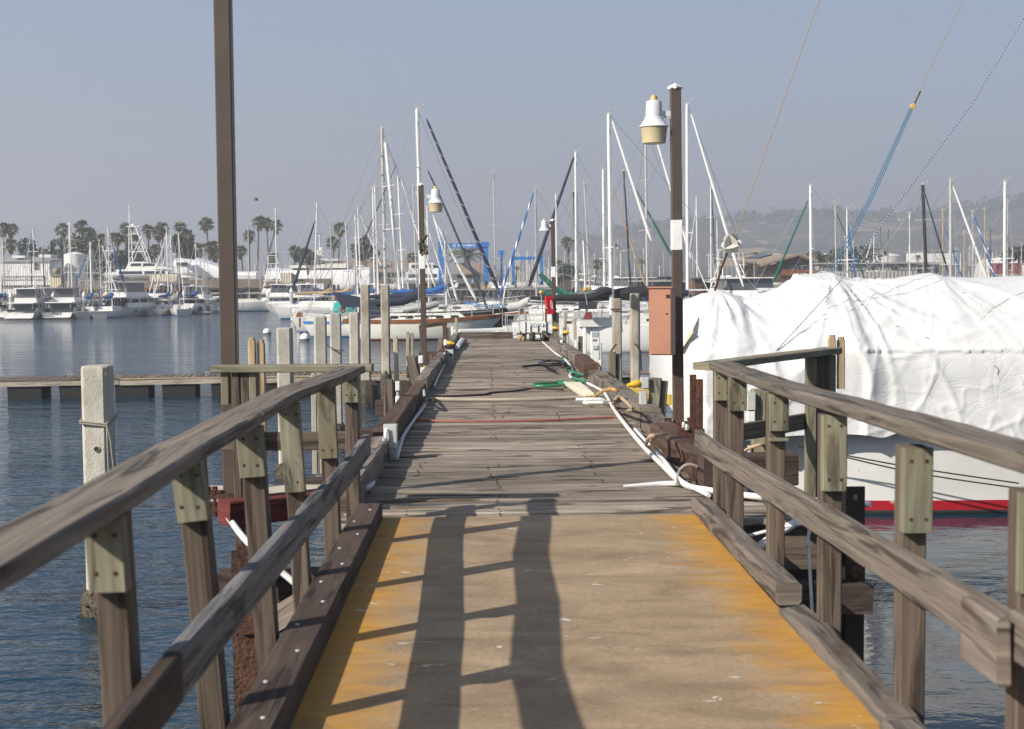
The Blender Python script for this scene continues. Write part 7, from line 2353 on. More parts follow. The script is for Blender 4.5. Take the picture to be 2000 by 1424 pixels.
# --- the teak trimmed ketch and its neighbours
Yk = 86
t, T, dims = sailboat('cream hulled ketch with varnished teak rail, navy sail covers and bowsprit', 824, Yk, 213, heading=.03, L=9.7, hull=m_hullcream, stripe=m_teak, bottom=m_bottomblack, mast=m_mast, lean=-5, cover=m_navy, mast_at=.49, spreaders=(.45, .72), fb=1.2, B=3.2, transom=.45, mast_r=.13, furl=(m_navystripe, 833, 232, 976, 574, .10), boom_h=1.1)
L, B, fb = dims
sheer_r = hull_rings(L, B, fb, .9, 'sail', transom=.45)[1]
for s in (-1, 1):
    cr = MB(T)
    rings = []
    for x, y, z in sheer_r:
        rings.append([Vector((x, s * (y + .03), z - .16)), Vector((x, s * (y + .03), z + .07)), Vector((x, s * (y - .05), z + .07)), Vector((x, s * (y - .05), z - .16))])
    cr.loft(rings, True, True, True)
    cr.build('teak_rail', m_teak, t)
MB(T).beam((L * .97, 0, fb * 1.22), (L + 1.5, 0, fb * 1.32), .16, .14, bev=.02).build('bowsprit', m_teak, t)
MB(T).beam((L - .6, .25, fb * 1.24), (L + .9, .1, fb * 1.38), .2, .05).build('bow_platform', m_hullwhite, t)
wires(t, T, [((L * .97, 0, .3), (L + 1.5, 0, fb * 1.3)), ((L + 1.45, 0, fb * 1.3), (L + 1.45, 0, fb * 1.3 + .7)), ((L + 1.45, 0, fb * 1.3 + .7), (L * .9, .5, fb * 1.2 + .6))], .02, m_alu, 'bobstay')
MB().tube([at(836, 334, Yk), at(860, 385, Yk), at(920, 525, Yk), at(952, 603, Yk)], [.04, .06, .075, .07], 7).build('furled_staysail', m_slate, t, smooth=True)
MB(T).cab(1.6, 7.6, fb * .98, fb + .42, 2.0, 1.7, .6, .2).build('deckhouse', m_hullcream, t)
for k in range(6):
    MB(T).box((2.2 + .9 * k, -.955, fb + .2), (.42, .05, .17)).build('porthole', m_glass, t)
mz = T @ Vector((1.4, 0, 0))
mzm = MB().tube([Vector((mz.x, Yk, fb)), Vector((at(757, 278, Yk).x, Yk, Z(278, Yk, 757)))], [.10, .085], 8)
cv = MB(T)
cv.tube([(4.9, 0, fb + 2.3), (4.6, 0, fb + 1.6), (3.6, 0, fb + 1.15), (1.4, 0, fb + 1.0), (.1, 0, fb + 1.1)], [.16, .34, .30, .24, .18], 10)
cv.build('mainsail_cover', m_navy, t, smooth=True)
cv = MB(T)
cv.add([(.0, -.9, fb + .8), (1.6, -.9, fb + .8), (1.6, .9, fb + .8), (.0, .9, fb + .8), (-.6, 0, fb + 1.75), (2.0, 0, fb + 1.2)], [(0, 1, 5, 4), (2, 3, 4, 5), (1, 2, 5), (3, 0, 4), (3, 2, 1, 0)])
cv.build('boom_awning', m_navy, t)
cv = MB(T)
cv.add([(.9, -1.2, fb + .05), (2.5, -1.1, fb + .3), (2.5, 1.1, fb + .3), (.9, 1.2, fb + .05), (1.1, -1.0, fb + 1.0), (1.9, -.8, fb + 1.05), (1.9, .8, fb + 1.05), (1.1, 1.0, fb + 1.0)], [(0, 1, 5, 4), (1, 2, 6, 5), (2, 3, 7, 6), (4, 5, 6, 7), (3, 0, 4, 7)])
cv.build('spray_hood', m_navy, t)
MB(T).beam((2.2, -1.1, fb + .0), (2.2, -1.1, fb + 1.4), .05, .05).build('stanchion', m_alu, t)
dh = MB(T)
dh.tube([(3.6, -.5, fb + .6), (4.9, -.45, fb + .75), (5.6, -.1, fb + .95), (4.9, .3, fb + .75), (3.6, .3, fb + .6)], .2, 9)
dh.box((4.4, -.1, fb + .65), (1.8, .6, .1))
tag(dh.build('inflatable_dinghy', m_rubbergrey, None, smooth=True, origin=tuple(T @ Vector((4.4, 0, fb + .6)))), 'pale inflatable dinghy lashed on the deck of the teak trimmed ketch', 'dinghy')
t, T, _d = sailboat('white sailboat with a bright blue stripe along its side, stern by the buoys', 700, 91, 420, heading=.05, L=9.8, hull=m_hullwhite, stripe=m_stripeblue, bottom=m_bottomblue, mast_at=.36, lean=-4, boom=False, fb=1.1, B=3.0, spreaders=(.5,), transom=.6, vane=False)
st_ = hull_rings(9.8, 3.0, 1.1, .9, 'sail', transom=.6)[0]
for s in (0, 12):
    sm = MB(T)
    rings = []
    for rg_ in st_:
        a, b = rg_[s], rg_[1 if s == 0 else 11]
        o = Vector((0, .02 if s == 0 else -.02, 0))
        rings.append([a.lerp(b, .12) + o, a.lerp(b, .62) + o])
    sm.loft(rings, False, False)
    sm.build('side_stripe', m_stripeblue, t)
ob = MB(T)
ob.cab(-.45, .0, 1.3, 1.6, .3, .24, .05, .1); ob.box((-.2, 0, .95), (.12, .12, .6))
ob.build('outboard_motor', m_teak, t)
MB(T).lathe([(.05, 0), (.16, .1), (.17, .35), (.05, .5)], (2.6, -1.3, 1.55), 10).build('fender', m_redcanvas, t)
sailboat('white sailboat under a teal and white boat cover behind the concrete piles', 740, 100, 364, heading=.12, L=11, covertent=(m_teal, 3.0, 6.7, 1.25, 2.9), mast=m_mast, boom=False, lean=-5, spreaders=(.55,))
tn = MB()
a = at(664, 599, 97)
tn.loft([[at(px, py, 97) + Vector((0, dy, 0)) for px, py, dy in ((668, 596, 0), (672, 581, .6), (680, 577, 1.4), (676, 590, 2.6))], [at(px, py, 97) + Vector((0, dy, 0)) for px, py, dy in ((724, 597, 0), (724, 578, .6), (724, 573, 1.4), (724, 590, 2.6))], [at(px, py, 97) + Vector((0, dy, 0)) for px, py, dy in ((752, 598, 0), (752, 584, .6), (748, 580, 1.4), (750, 592, 2.6))]], True, True)
tag(tn.build('boat_cover', m_whitecanvas, None, origin=tuple(a)), 'white sloping boat cover above the teal canvas', 'cover')

# --- sailing boats by their masts: left half
SB = sailboat
SB('sailboat with the tall stepped grey mast left of the ketch mast', 754, 104, 250, heading=.6, L=12, mast=m_mastgrey, steps=True, lean=-4, mast_r=.13, spreaders=(.48,), cover=m_tancanvas)
SB('sailboat with a raked white mast leaning away from the stepped one', 785, 101, 279, heading=.5, L=11.5, lean=-28, mast_r=.14, cover=m_tancanvas, spreaders=(.5, .75))
SB('sailboat with a white mast and white furled sail, between stepped mast and lamp', 789, 116, 345, heading=.4, L=11, lean=-9, furl=(m_whitecanvas, 783, 352, 850, 560, .08), spreaders=(.45, .72), cover=m_navy)
SB('sailboat with a thin grey mast just left of the second lamp post', 815, 130, 362, heading=.3, L=11, lean=-6, mast=m_mastgrey, furl=(m_whitecanvas, 812, 372, 880, 585, .06), detail=False)
SB('sailboat with a slim white mast left of the stepped mast', 732, 122, 366, heading=.3, L=10.5, lean=-1, furl=(m_navy, 774, 322, 706, 480, .05), cover=m_bluecanvas, detail=False)
SB('sailboat with a short white mast and a dark spreader, over the teal cover', 706, 126, 405, heading=.5, L=10, lean=-5, furl=(m_whitecanvas, 704, 420, 745, 520, .07), detail=False)
SB('sailboat with a radar bracket low on its white mast', 683, 134, 435, heading=-.2, L=10, lean=-6, detail=False, cover=m_tancanvas)
SB('sailboat with a plain grey mast left of the radar bracket mast', 650, 136, 434, heading=.2, L=10, lean=-3, mast=m_mastgrey, detail=False, cover=m_tancanvas)
SB('sailboat with a white mast and a long dark furled jib sloping away from it', 613, 146, 396, heading=2.9, L=11, lean=9, furl=(m_navy, 616, 430, 571, 566, .13), detail=False, cover=m_navy)
SB('catamaran rigged sailboat with one thin mast beside the tall foreground post', 487, 171, 440, heading=.25, L=9.5, mast=m_mastgrey, boom=True, detail=False, cover=m_navy, spreaders=(.4,))
SB('motor sailer with a bare white mast and wide crosstree behind the catamaran', 541, 183, 408, heading=-1.2, L=10, spreaders=(.52,), boom=False, detail=False, B=5.0)
SB('sailboat with a mast between lamp post and dark furled jib', 838, 122, 402, heading=.3, L=10.5, furl=(m_whitecanvas, 846, 420, 893, 587, .09), lean=-2, spreaders=(.55,), detail=False)
SB('sailboat with a white furled jib crossing the travel lift beam', 872, 118, 455, heading=.25, L=10, furl=(m_whitecanvas, 850, 432, 930, 586, .11), lean=-1, mast=m_mast, detail=False, cover=m_bluecanvas)
SB('far racing yacht with a very tall thin dark mast and three crosstrees', 968, 262, 335, heading=.9, L=16, mast=m_mastgrey, lean=-2.5, spreaders=(.28, .56, .78), boom=False, detail=False, mast_r=.14)
LEFT = [(3, 150, 430, 0, m_mast, 'mast at the extreme left picture edge'), (10, 160, 470, -2, m_mastgrey, 'leaning mast second from the left edge'), (68, 152, 443, 0, m_mast, 'white mast in front of the white shed'), (62, 156, 455, 1.5, m_mastblack, 'dark mast close to the white one by the shed'), (88, 158, 476, -2, m_mastblack, 'short dark mast by the shed corner'), (125, 150, 450, -2, m_mastblack, 'dark mast before the storage tank'), (142, 152, 433, -3, m_mast, 'tall white mast crossing the storage tank'),
        (179, 148, 475, 0, m_mast, 'thick plain white mast right of the tank'), (214, 150, 441, 0, m_mast, 'tall white mast with a blue furled jib'), (210, 158, 458, 0, m_mastblack, 'black mast touching the tall white one'), (219, 148, 512, -1, m_mast, 'short white mast below the blue furled jib'), (172, 160, 505, 0, m_mastgrey, 'short grey mast between tank and thick white mast'), (196, 166, 470, 0, m_mastblack, 'black mast right of the thick white mast'), (329, 158, 447, -1, m_mast, 'white mast with paired stays by the wrapped yacht'), (336, 160, 454, 0, m_mast, 'white mast twin of the one with paired stays'), (351, 155, 457, 0, m_mastgrey, 'plain pale mast right of the twin masts'), (384, 164, 472, 0, m_mast, 'thin white mast left of the tall foreground post'), (399, 170, 486, 1, m_mastgrey, 'thin grey mast beside the tall foreground post'), (155, 166, 520, 0, m_masttan, 'short tan mast below the storage tank')]
for k, (px, Y, top, ln, mt, lb) in enumerate(LEFT):
    fu = None
    if px == 214: fu = (m_bluecanvas, 217, 470, 242, 552, .09)
    if px == 219: fu = (m_whitecanvas, 199, 478, 229, 573, .07)
    if px == 329: fu = (m_whitecanvas, 325, 460, 291, 573, .07)
    if px == 336: fu = (m_whitecanvas, 332, 470, 302, 573, .07)
    if px == 142: fu = (m_bluecanvas, 168, 500, 146, 560, .06)
    SB('moored sailboat, ' + lb, px, Y, top, heading=N90 + .3 * math.sin(k * 2.2), L=9.5, mast=mt, lean=ln, detail=False, cover=(m_navy, m_bluecanvas, m_tancanvas)[k % 3], furl=fu, B=2.2, mast_r=.11 if px == 179 else None, spreaders=(.55,) if k % 2 else (.42, .7), fb=.72)

# right half
SB('sailboat with a navy furled jib crossing behind the farthest lamp post', 1126, 112, 297, heading=3.0, L=12, lean=0, furl=(m_navy, 1121, 306, 1033, 560, .13), spreaders=(.5,), cover=m_greycanvas, mast_r=.12)
SB('sailboat with a blue and white spiral furled jib left of the farthest lamp post', 1048, 114, 367, heading=3.0, L=10.5, lean=-1, furl=(m_bluestripe, 1043, 374, 975, 582, .10), cover=m_greencanvas, spreaders=(.5,), mast=m_mastgrey)
SB('sailboat with a bare white mast just right of the farthest lamp post', 1088, 108, 378, heading=2.8, L=10, lean=-1, cover=m_greencanvas, spreaders=(.45,))
SB('sailboat with a mast half black half white behind the lone palm', 1128, 118, 374, heading=.2, L=10, lean=-7, mast=m_mastblack, spreaders=(.4,), cover=m_blackcanvas, detail=False)
SB('sailboat with a leaning grey mast right of the half black one', 1154, 120, 358, heading=.3, L=10.5, lean=-12, mast=m_mastgrey, spreaders=(.35,), detail=False, cover=m_tancanvas)
SB('sailboat with a white mast twinned against the tallest white one', 1181, 124, 331, heading=.2, L=10.5, lean=-2, mast=m_mast, spreaders=(.35,), detail=False, furl=(m_tancanvas, 1196, 368, 1262, 560, .08), mast_r=.13)
t, T, dims = SB('white sailboat with rounded stern and blue bottom, the nearest on the right of the pier', 1194, 70, 222, heading=.12, L=11.2, lean=-4, stripe=m_hullwhite, bottom=m_bottomblue, mast_at=.22, spreaders=(.36,), fb=1.35, B=3.3, transom=.3, furl=(m_whitecanvas, 1196, 236, 1272, 470, .075), boom=True, cover=m_blackcanvas, boomdir=-1, mast_r=.105)
SB('white sailboat with red trim stern facing the white pedestal', 1146, 74, 470, heading=.1, L=8.6, stripe=m_bootred, bottom=m_bottomblack, mast_at=.5, fb=1.15, B=3.0, transom=.75, boom=True, cover=m_greycanvas, lean=-6, vane=False, spreaders=(.6,))
SB('sailboat with a black mast and green furled jib left of the lamp lens', 1234, 116, 334, heading=.3, L=11.5, lean=-15, mast=m_mastblack, furl=(m_greencanvas, 1231, 350, 1312, 500, .09), spreaders=(.42,), detail=False)
SB('sailboat with a white mast rising right under the yellow lamp lens', 1265, 98, 250, heading=.25, L=11.5, lean=-4, mast=m_mastgrey, spreaders=(.45, .72), furl=(m_whitecanvas, 1264, 210, 1350, 505, .085), cover=m_navy, vane=False)
SB('sailboat with a tall white mast just right of the near lamp post', 1343, 84, 203, heading=.2, L=11.8, lean=-1, furl=(m_whitecanvas, 1350, 222, 1452, 560, .085), spreaders=(.4,), cover=m_navy, mast_r=.105)
q = at(1349, 314, 84)
SB('far sailboat with thin twin crosstree mast right of the tall white mast', 1389, 235, 362, heading=.4, L=13, lean=-1, spreaders=(.35, .7), detail=False, boom=False, furl=(m_navy, 1390, 368, 1397, 520, .14))
SB('far sailboat with a thin short mast beside the tall white mast', 1362, 225, 386, heading=.3, L=11, lean=-2, spreaders=(), detail=False, boom=False, furl=(m_whitecanvas, 1359, 408, 1347, 490, .06))
SB('sailboat with a thin white mast above the radar reflector', 1402, 200, 432, heading=.3, L=10, lean=-2, spreaders=(.5,), detail=False, boom=False)
SB('sailboat with a doubled white mast and green furled sail before the clubhouse', 1585, 96, 362, heading=3.0, L=11, lean=-3, furl=(m_greencanvas, 1578, 392, 1508, 556, .07), spreaders=(.5,), mast_r=.11, cover=m_greencanvas)
SB('sailboat with a grey mast at the left end of the grey building', 1634, 104, 397, heading=.3, L=10.5, lean=-4, mast=m_mastgrey, spreaders=(.35,), furl=(m_greencanvas, 1633, 415, 1694, 556, .05), detail=False)
SB('sailboat with a white mast right of the teal ropes', 1656, 100, 408, heading=.3, L=10, lean=-3, furl=(m_bluecanvas, 1655, 430, 1672, 556, .05), detail=False, spreaders=(.5,))
RIGHT = [(1650, 180, 459, 0, m_mastgrey, 'short grey mast in front of the round dark tree'), (1706, 210, 456, 0, m_mast, 'short white mast before the wide white tank'), (1719, 225, 447, 0, m_mastblack, 'left black mast over the wide white tank'), (1733, 225, 448, 1, m_mastblack, 'right black mast over the wide white tank'), (1734, 228, 466, 0, m_mast, 'short white mast against the right black one'), (1724, 160, 485, 0, m_mastgrey, 'short grey mast centred on the grey building'), (1777, 112, 417, -2, m_mast, 'white mast with a radar box crossing the grey building'), (1842, 112, 411, -2, m_masttan, 'tan mast left of the tallest grey one'), (1882, 118, 454, 0, m_masttan, 'short tan mast under the white furled jib'), (1899, 112, 414, -1, m_mastgrey, 'grey mast with a blue and white furled jib'), (1925, 116, 409, -4, m_masttan, 'leaning tan mast left of the red container'), (1934, 200, 447, -1, m_mastblack, 'short black mast by the pale blue gantry'), (1968, 118, 394, -2, m_mastgrey, 'grey mast against the tall white one at the right'), (1976, 190, 483, 0, m_mast, 'short white mast at the red container'), (1802, 190, 458, 0, m_masttan, 'short tan mast left of the black raked one'), (1994, 200, 472, 0, m_mastgrey, 'short mast at the extreme right picture edge'), (1666, 215, 470, 0, m_mast, 'short white mast over the dark round tree'), (1900, 205, 465, 0, m_mast, 'white mast just behind the grey furled one')]
for k, (px, Y, top, ln, mt, lb) in enumerate(RIGHT):
    fu = None
    if px == 1899: fu = (m_bluestripe, 1903, 421, 1946, 552, .07)
    if px == 1842: fu = (m_bluecanvas, 1844, 440, 1882, 552, .05)
    if px == 1706: fu = (m_whitecanvas, 1705, 460, 1692, 505, .07)
    SB('moored sailboat, ' + lb, px, Y, top, heading=.3 * math.sin(k * 1.9), L=10, mast=mt, lean=ln, detail=False, furl=fu, spreaders=(.5,) if k % 3 else (), boom=(k % 2 == 0), vane=(Y < 150))
SB('sailboat with a raked black mast and black furled jib over the grey building', 1812, 104, 361, heading=.2, L=12, mast=m_mastblack, lean=-12, furl=(m_blackcanvas, 1806, 376, 1853, 536, .06), spreaders=(.33, .72), mast_r=.14, cover=m_blackcanvas)
SB('sailboat with the tall grey mast and a thick white furled jib at the right', 1857, 100, 351, heading=.2, L=12, mast=m_mastgrey, lean=-3, furl=(m_whitecanvas, 1860, 360, 1929, 548, .085), spreaders=(.35,), mast_r=.12)
SB('sailboat with the tallest white mast near the right picture edge', 1962, 100, 355, heading=.2, L=12, mast=m_mast, lean=-2, spreaders=(.4,), mast_r=.12)

# the forest of thin masts far beyond the lifts: nothing in the photograph tells them apart
rg = random.Random(5)
spots = []
for n_, x0, x1, y0, y1, where in ((64, 985, 1117, 486, 532, 'beyond the second blue gantry'), (22, 470, 590, 497, 528, 'behind the palms beside the tall foreground post'), (20, 640, 800, 470, 505, 'over the tan workshop roof'), (26, 1110, 1420, 478, 520, 'against the lower hill'), (26, 1840, 1998, 470, 515, 'near the pale blue gantry')):
    for k in range(n_):
        spots.append((x0 + (x1 - x0) * (k + rg.random()) / n_, rg.uniform(y0, y1), where))
pm = {}
for k, (px, top, where) in enumerate(spots):
    Yf = 300 + rg.uniform(-10, 60)
    p = at(px, top, Yf)
    t = thing('distant_sailboat', 'distant sailboat showing only a bare thin mast ' + where, 'sailboat', (p.x, Yf, 0), 'bare masts ' + where)
    h = p.z
    if 'm' not in pm:
        pm['m'] = MB().tube([(0, 0, .9), (0, 0, 1 + .0)], .001, 3).mesh('mast', m_mast)
        hm = MB()
        rings, _s = hull_rings(9, 2.8, 1.0, .5, 'sail', n=7)
        hm.loft(rings, True, True)
        pm['h'] = hm.mesh('hull', m_hullwhite)
        pm['mast'] = [MB().tube([(0, 0, 0), (0, 0, 1)], 1.0, 5).mesh('mast', mm_) for mm_ in (m_mast, m_mastgrey, m_mast, m_masttan)]
        pm['sp'] = MB().tube([(-.75, 0, 0), (.75, 0, 0)], .035, 4).mesh('spreader', m_mastgrey)
    put('hull', pm['h'], t, (-4.5, 0, 1.9), None)
    put('mast', pm['mast'][k % 4], t, (0, 0, 2.7), (0, rg.uniform(-.012, .012), 0), (.075, .075, h - 2.7))
    put('spreader', pm['sp'], t, (0, 0, 2.7 + (h - 2.7) * .55), (0, 0, .3))

# --- small craft and clutter round the end of the pier
motor_yacht('white work boat moored stern on behind the loaded cart', 1040, 62, N90 + .1, 6.5, 'open', B=2.3, fb=.95, group=None, name='work_boat', cat='boat')
motor_yacht('white open boat with a bow rail showing left of the cart', 1006, 76, .2, 6.5, 'open', B=2.8, fb=1.1, canvas=m_hullwhite, group=None, name='work_boat', cat='boat')
ib = MB()
c = at(1018, 597, 78)
ib.tube([at(992, 600, 78), at(1012, 598, 78), at(1030, 589, 78), at(1038, 587.5, 78.6), at(1034, 590, 79.4), at(1012, 599, 79.6), at(992, 601, 79.6)], .24, 10)
ib.box(at(1010, 600, 78.8), (1.2, 1.2, .12))
tag(ib.build('inflatable_dinghy', m_rubbergrey, None, smooth=True, origin=tuple(c)), 'pale inflatable dinghy hoisted bow up above the cart', 'dinghy')
motor_yacht('small bright blue motor boat between the ketch bow and the lift', 962, 148, 2.9, 6, 'express', B=2.2, fb=1.1, hull=m_stripeblue, group=None, canvas=m_hullwhite, name='motor_boat', cat='boat')
sailboat('dark green hulled schooner bow sticking out behind the teak trimmed ketch', 872, 96, 470, heading=.06, L=11, hull=m_blackcanvas, stripe=m_greencanvas, mast=m_mast, mast_at=.5, cover=m_bluecanvas, lean=-2, spreaders=(.5,), fb=1.5, vane=False)
for (px, py, lb) in ((1057, 571, 'orange ball float at the farthest lamp post'), (1143, 566, 'orange ball float on a pole above the grey boat awning')):
    p = at(px, py, 66)
    r_ = 4.2 / FPX * 66
    o = MB().lathe([(r_ * math.cos(a) , r_ * math.sin(a)) for a in [R(-85 + k * 17) for k in range(11)]], p, 16).build('ball_float', m_orange, None, smooth='all', origin=tuple(p))
    tag(o, lb, 'float')
    q = MB().tube([p - Vector((0, 0, r_)), p + Vector((.1, .1, -1.3 if px < 1100 else -.7))], .025, 5)
    q.build('stick', m_alu, o)
aw = MB()
rings = []
for k in range(9):
    px = 1085 + (1168 - 1085) * k / 8
    sag = 2 * math.sin(k * 1.1)
    rings.append([at(px, 583 + sag, 71), at(px, 575.5 + sag * .4, 71.6), at(px, 575.5 + sag * .4, 73), at(px, 582 + sag, 73.6)])
aw.loft(rings, True, True)
tag(aw.build('boom_awning', m_greycanvas, None, origin=tuple(at(1126, 578, 72))), 'long grey sail awning over the white sailboat cockpit', 'awning')
aw = MB()
aw.tube([at(1160, 588, 70.5), at(1190, 578, 70.5), at(1230, 572, 70.5), at(1275, 568, 70.5), at(1300, 575, 70.5)], [.12, .3, .32, .25, .1], 9)
tag(aw.build('boom_cover', m_blackcanvas, None, smooth=True, origin=tuple(at(1220, 575, 70.5))), 'black canvas boom cover passing behind the two right concrete piles', 'canvas')
gs = MB().tube([at(1054, 535, 100), at(1075, 555, 100), at(1098, 577, 100)], [.16, .2, .16], 7)
tag(gs.build('rolled_sail', m_greencanvas, None, smooth=True, origin=tuple(at(1075, 555, 100))), 'dark green rolled sail slanting behind the farthest lamp post', 'sail')
bm = MB()
rings = []
for k in range(5):
    px = 1130 + 9 * k
    rings.append([at(px, 604, 68), at(px + 1, 592, 68.2), at(px + 1, 589.5, 69), at(px, 600, 70)])
bm.loft(rings, True, True)
tag(bm.build('spray_hood', m_blackcanvas, None, origin=tuple(at(1148, 598, 69))), 'black spray hood with clear panel on the white sailboat by the pedestal', 'canvas')
mk = MB()
mk.add([at(1140, 623, 66), at(1155, 623, 66), at(1155, 608, 66.3), at(1143, 612, 66.2), at(1146, 623, 67), at(1157, 620, 67)], [(0, 1, 2, 3), (1, 5, 2), (0, 3, 4), (3, 2, 5, 4)])
tag(mk.build('folded_sail', m_redcanvas, None, origin=tuple(at(1148, 618, 66))), 'maroon plaid canvas bag on the white sailboat stern', 'canvas')
# flag
fl = MB()
pts = []
p = at(1201, 476, 190)
rows = []
for i in range(9):
    rows.append([Vector((p.x + i * .085, 190 + .1 * math.sin(i * .9), p.z - j * .085 - i * .03 + .05 * math.sin(i))) for j in range(8)])
for i in range(8):
    for j in range(7):
        q = [rows[i][j], rows[i + 1][j], rows[i + 1][j + 1], rows[i][j + 1]]
        fl.add(q, [(0, 1, 2, 3)], None, 2 if (i < 4 and j < 4) else j % 2)
t = thing('flag', 'small red and white striped flag flying among the masts', 'flag', tuple(p))
fl.build('cloth', [m_redcanvas, m_whitecanvas, m_navy], t)
MB().tube([p + Vector((0, 0, .2)), p + Vector((0, 0, -8))], .03, 5).build('flag_pole', m_alu, t)
# gull
p = at(501, 391, 120)
gl = MB()
gl.tube([p + Vector((-.25, 0, 0)), p, p + Vector((.25, 0, .03))], [.02, .06, .02], 6)
gl.add([p + Vector((-.08, 0, .03)), p + Vector((.1, 0, .03)), p + Vector((.05, -.4, .18)), p + Vector((-.25, -.85, -.02)), p + Vector((-.12, -.4, .18))], [(0, 1, 2, 4), (4, 2, 3)])
gl.add([p + Vector((-.08, 0, .03)), p + Vector((.1, 0, .03)), p + Vector((.05, .4, .18)), p + Vector((-.25, .85, -.02)), p + Vector((-.12, .4, .18))], [(4, 2, 1, 0), (3, 2, 4)])
tag(gl.build('gull', m_greycanvas, None, origin=tuple(p)), 'lone gull gliding in the grey sky left of the masts', 'bird')
# pontoons and posts of the left marina
for k, (px0, px1, Y, lb) in enumerate(((-30, 30, 147, 'pontoon end at the far left picture edge'), (76, 106, 147, 'pontoon between the navy canvas cruiser and the lettered one'), (160, 212, 148, 'pontoon behind the outboard boat'), (340, 370, 158, 'pontoon by the black canopied launch'), (558, 590, 170, 'pontoon right of the bow on cruiser'))):
    t = thing('pontoon', lb, 'pontoon', (X((px0 + px1) / 2, Y), Y, 0), 'finger pontoons of the left marina')
    a, b = X(px0, Y), X(px1, Y)
    MB().box(((a + b) / 2, Y + 4, .3), (b - a, 8, .22)).build('deck', m_beam, t)
    MB().box(((a + b) / 2, Y + 4, .05), ((b - a) * .9, 7.6, .3)).build('float', m_blacksteel, t)
for px, py, Y, lb in ((21, 580, 147, 'marina pile by the left edge boat'), (90, 582, 146, 'marina pile left of the lettered cruiser'), (104, 580, 150, 'marina pile touching the lettered cruiser'), (164, 578, 150, 'marina pile right of the lettered cruiser'), (203, 583, 152, 'marina pile behind the outboard boat'), (222, 580, 156, 'marina pile left of the big white yacht'), (285, 576, 158, 'marina pile right of the big white yacht'), (347, 577, 160, 'marina pile left of the black canopied launch'), (359, 575, 165, 'marina pile behind the black canopied launch'), (569, 570, 168, 'marina pile right of the bow on cruiser'), (523, 577, 176, 'marina pile between catamaran and bow on cruiser')):
    p = at(px, py, Y)
    t = thing('marina_pile', lb, 'pile', (p.x, Y, 0), 'white capped marina piles')
    MB().tube([(p.x, Y, -1), (p.x, Y, p.z)], .2, 10).build('shaft', m_greypvc, t, smooth=True)
    MB().lathe([(.22, 0), (.22, .1), (.02, .55)], (p.x, Y, p.z), 10).build('cap', m_whitepaint, t, smooth=True)
# ------------------------------------------------------------------ the big boat under white wrap beside the pier
YW = 21.0
sil = [(1283, 640), (1292, 605), (1310, 596), (1335, 590), (1350, 585), (1378, 573), (1400, 568), (1420, 571), (1442, 584), (1475, 583), (1510, 572), (1560, 554), (1592, 542), (1622, 539), (1650, 548), (1690, 550), (1740, 546), (1800, 538), (1816, 537), (1845, 543), (1900, 546), (1960, 545), (2010, 543), (2120, 538), (2300, 560), (2420, 640)]
hem = [(1283, 800), (1300, 835), (1330, 850), (1370, 862), (1400, 862), (1450, 858), (1500, 852), (1560, 848), (1620, 850), (1660, 856), (1690, 846), (1720, 853), (1760, 852), (1850, 852), (1960, 868), (2100, 875), (2300, 870), (2420, 860)]
def interp(tab, x):
    if x <= tab[0][0]: return tab[0][1]
    for (a, b), (c, d) in zip(tab, tab[1:]):
        if x <= c:
            f = (x - a) / (c - a)
            f = f * f * (3 - 2 * f) * .5 + f * .5
            return b + (d - b) * f
    return tab[-1][1]
wt = thing('wrapped_boat', 'big white boat under wrinkled white shrink wrap with a red boot stripe beside the pier', 'boat', (X(1750, YW), YW + 1.7, 0))
NU, NV = 330, 130
Yr = YW + 1.9
grid = []
pxs = [1284 + (2420 - 1284) * (i / (NU - 1)) for i in range(NU)]
for px in pxs:
    ridge = at(px, interp(sil, px), Yr)
    h0 = at(px, interp(hem, px), YW - .1)
    end = max(0, 1 - (px - 1284) / 60) + max(0, (px - 2340) / 80)
    end = min(1, end)
    w_ = 1 - .45 * end ** 1.5
    col = []
    prof = [(0, Yr - (1.98) * w_, h0.z), (.14, Yr - 1.95 * w_, h0.z + (ridge.z - h0.z) * .22), (.36, Yr - 1.86 * w_, h0.z + (ridge.z - h0.z) * .545), (.5, Yr - 1.3 * w_, h0.z + (ridge.z - h0.z) * .77), (.68, Yr, ridge.z), (.84, Yr + 1.3 * w_, h0.z + (ridge.z - h0.z) * .72), (1, Yr + 1.9 * w_, h0.z + .1)]
    for j in range(NV):
        v = j / (NV - 1)
        # Catmull-Rom through the profile
        k = 0
        while k < len(prof) - 2 and v > prof[k + 1][0]: k += 1
        a, b, c, d = prof[max(k - 1, 0)], prof[k], prof[k + 1], prof[min(k + 2, len(prof) - 1)]
        f = (v - b[0]) / (c[0] - b[0])
        def cr(i):
            return .5 * (2 * b[i] + (c[i] - a[i]) * f + (2 * a[i] - 5 * b[i] + 4 * c[i] - d[i]) * f * f + (3 * b[i] - a[i] - 3 * c[i] + d[i]) * f ** 3)
        col.append(Vector((ridge.x, cr(1), cr(2))))
    grid.append(col)
def nrm(i, j):
    a = grid[min(i + 1, NU - 1)][j] - grid[max(i - 1, 0)][j]
    b = grid[i][min(j + 1, NV - 1)] - grid[i][max(j - 1, 0)]
    n = a.cross(b)
    return n.normalized() if n.length > 1e-9 else Vector((0, -1, 0))
peaks = [(at(1400, 572, Yr), 1.0), (at(1618, 545, Yr), 1.0), (at(1812, 541, Yr), .3), (at(2120, 545, Yr), .6)]
seamx = at(1688, 700, YW).x
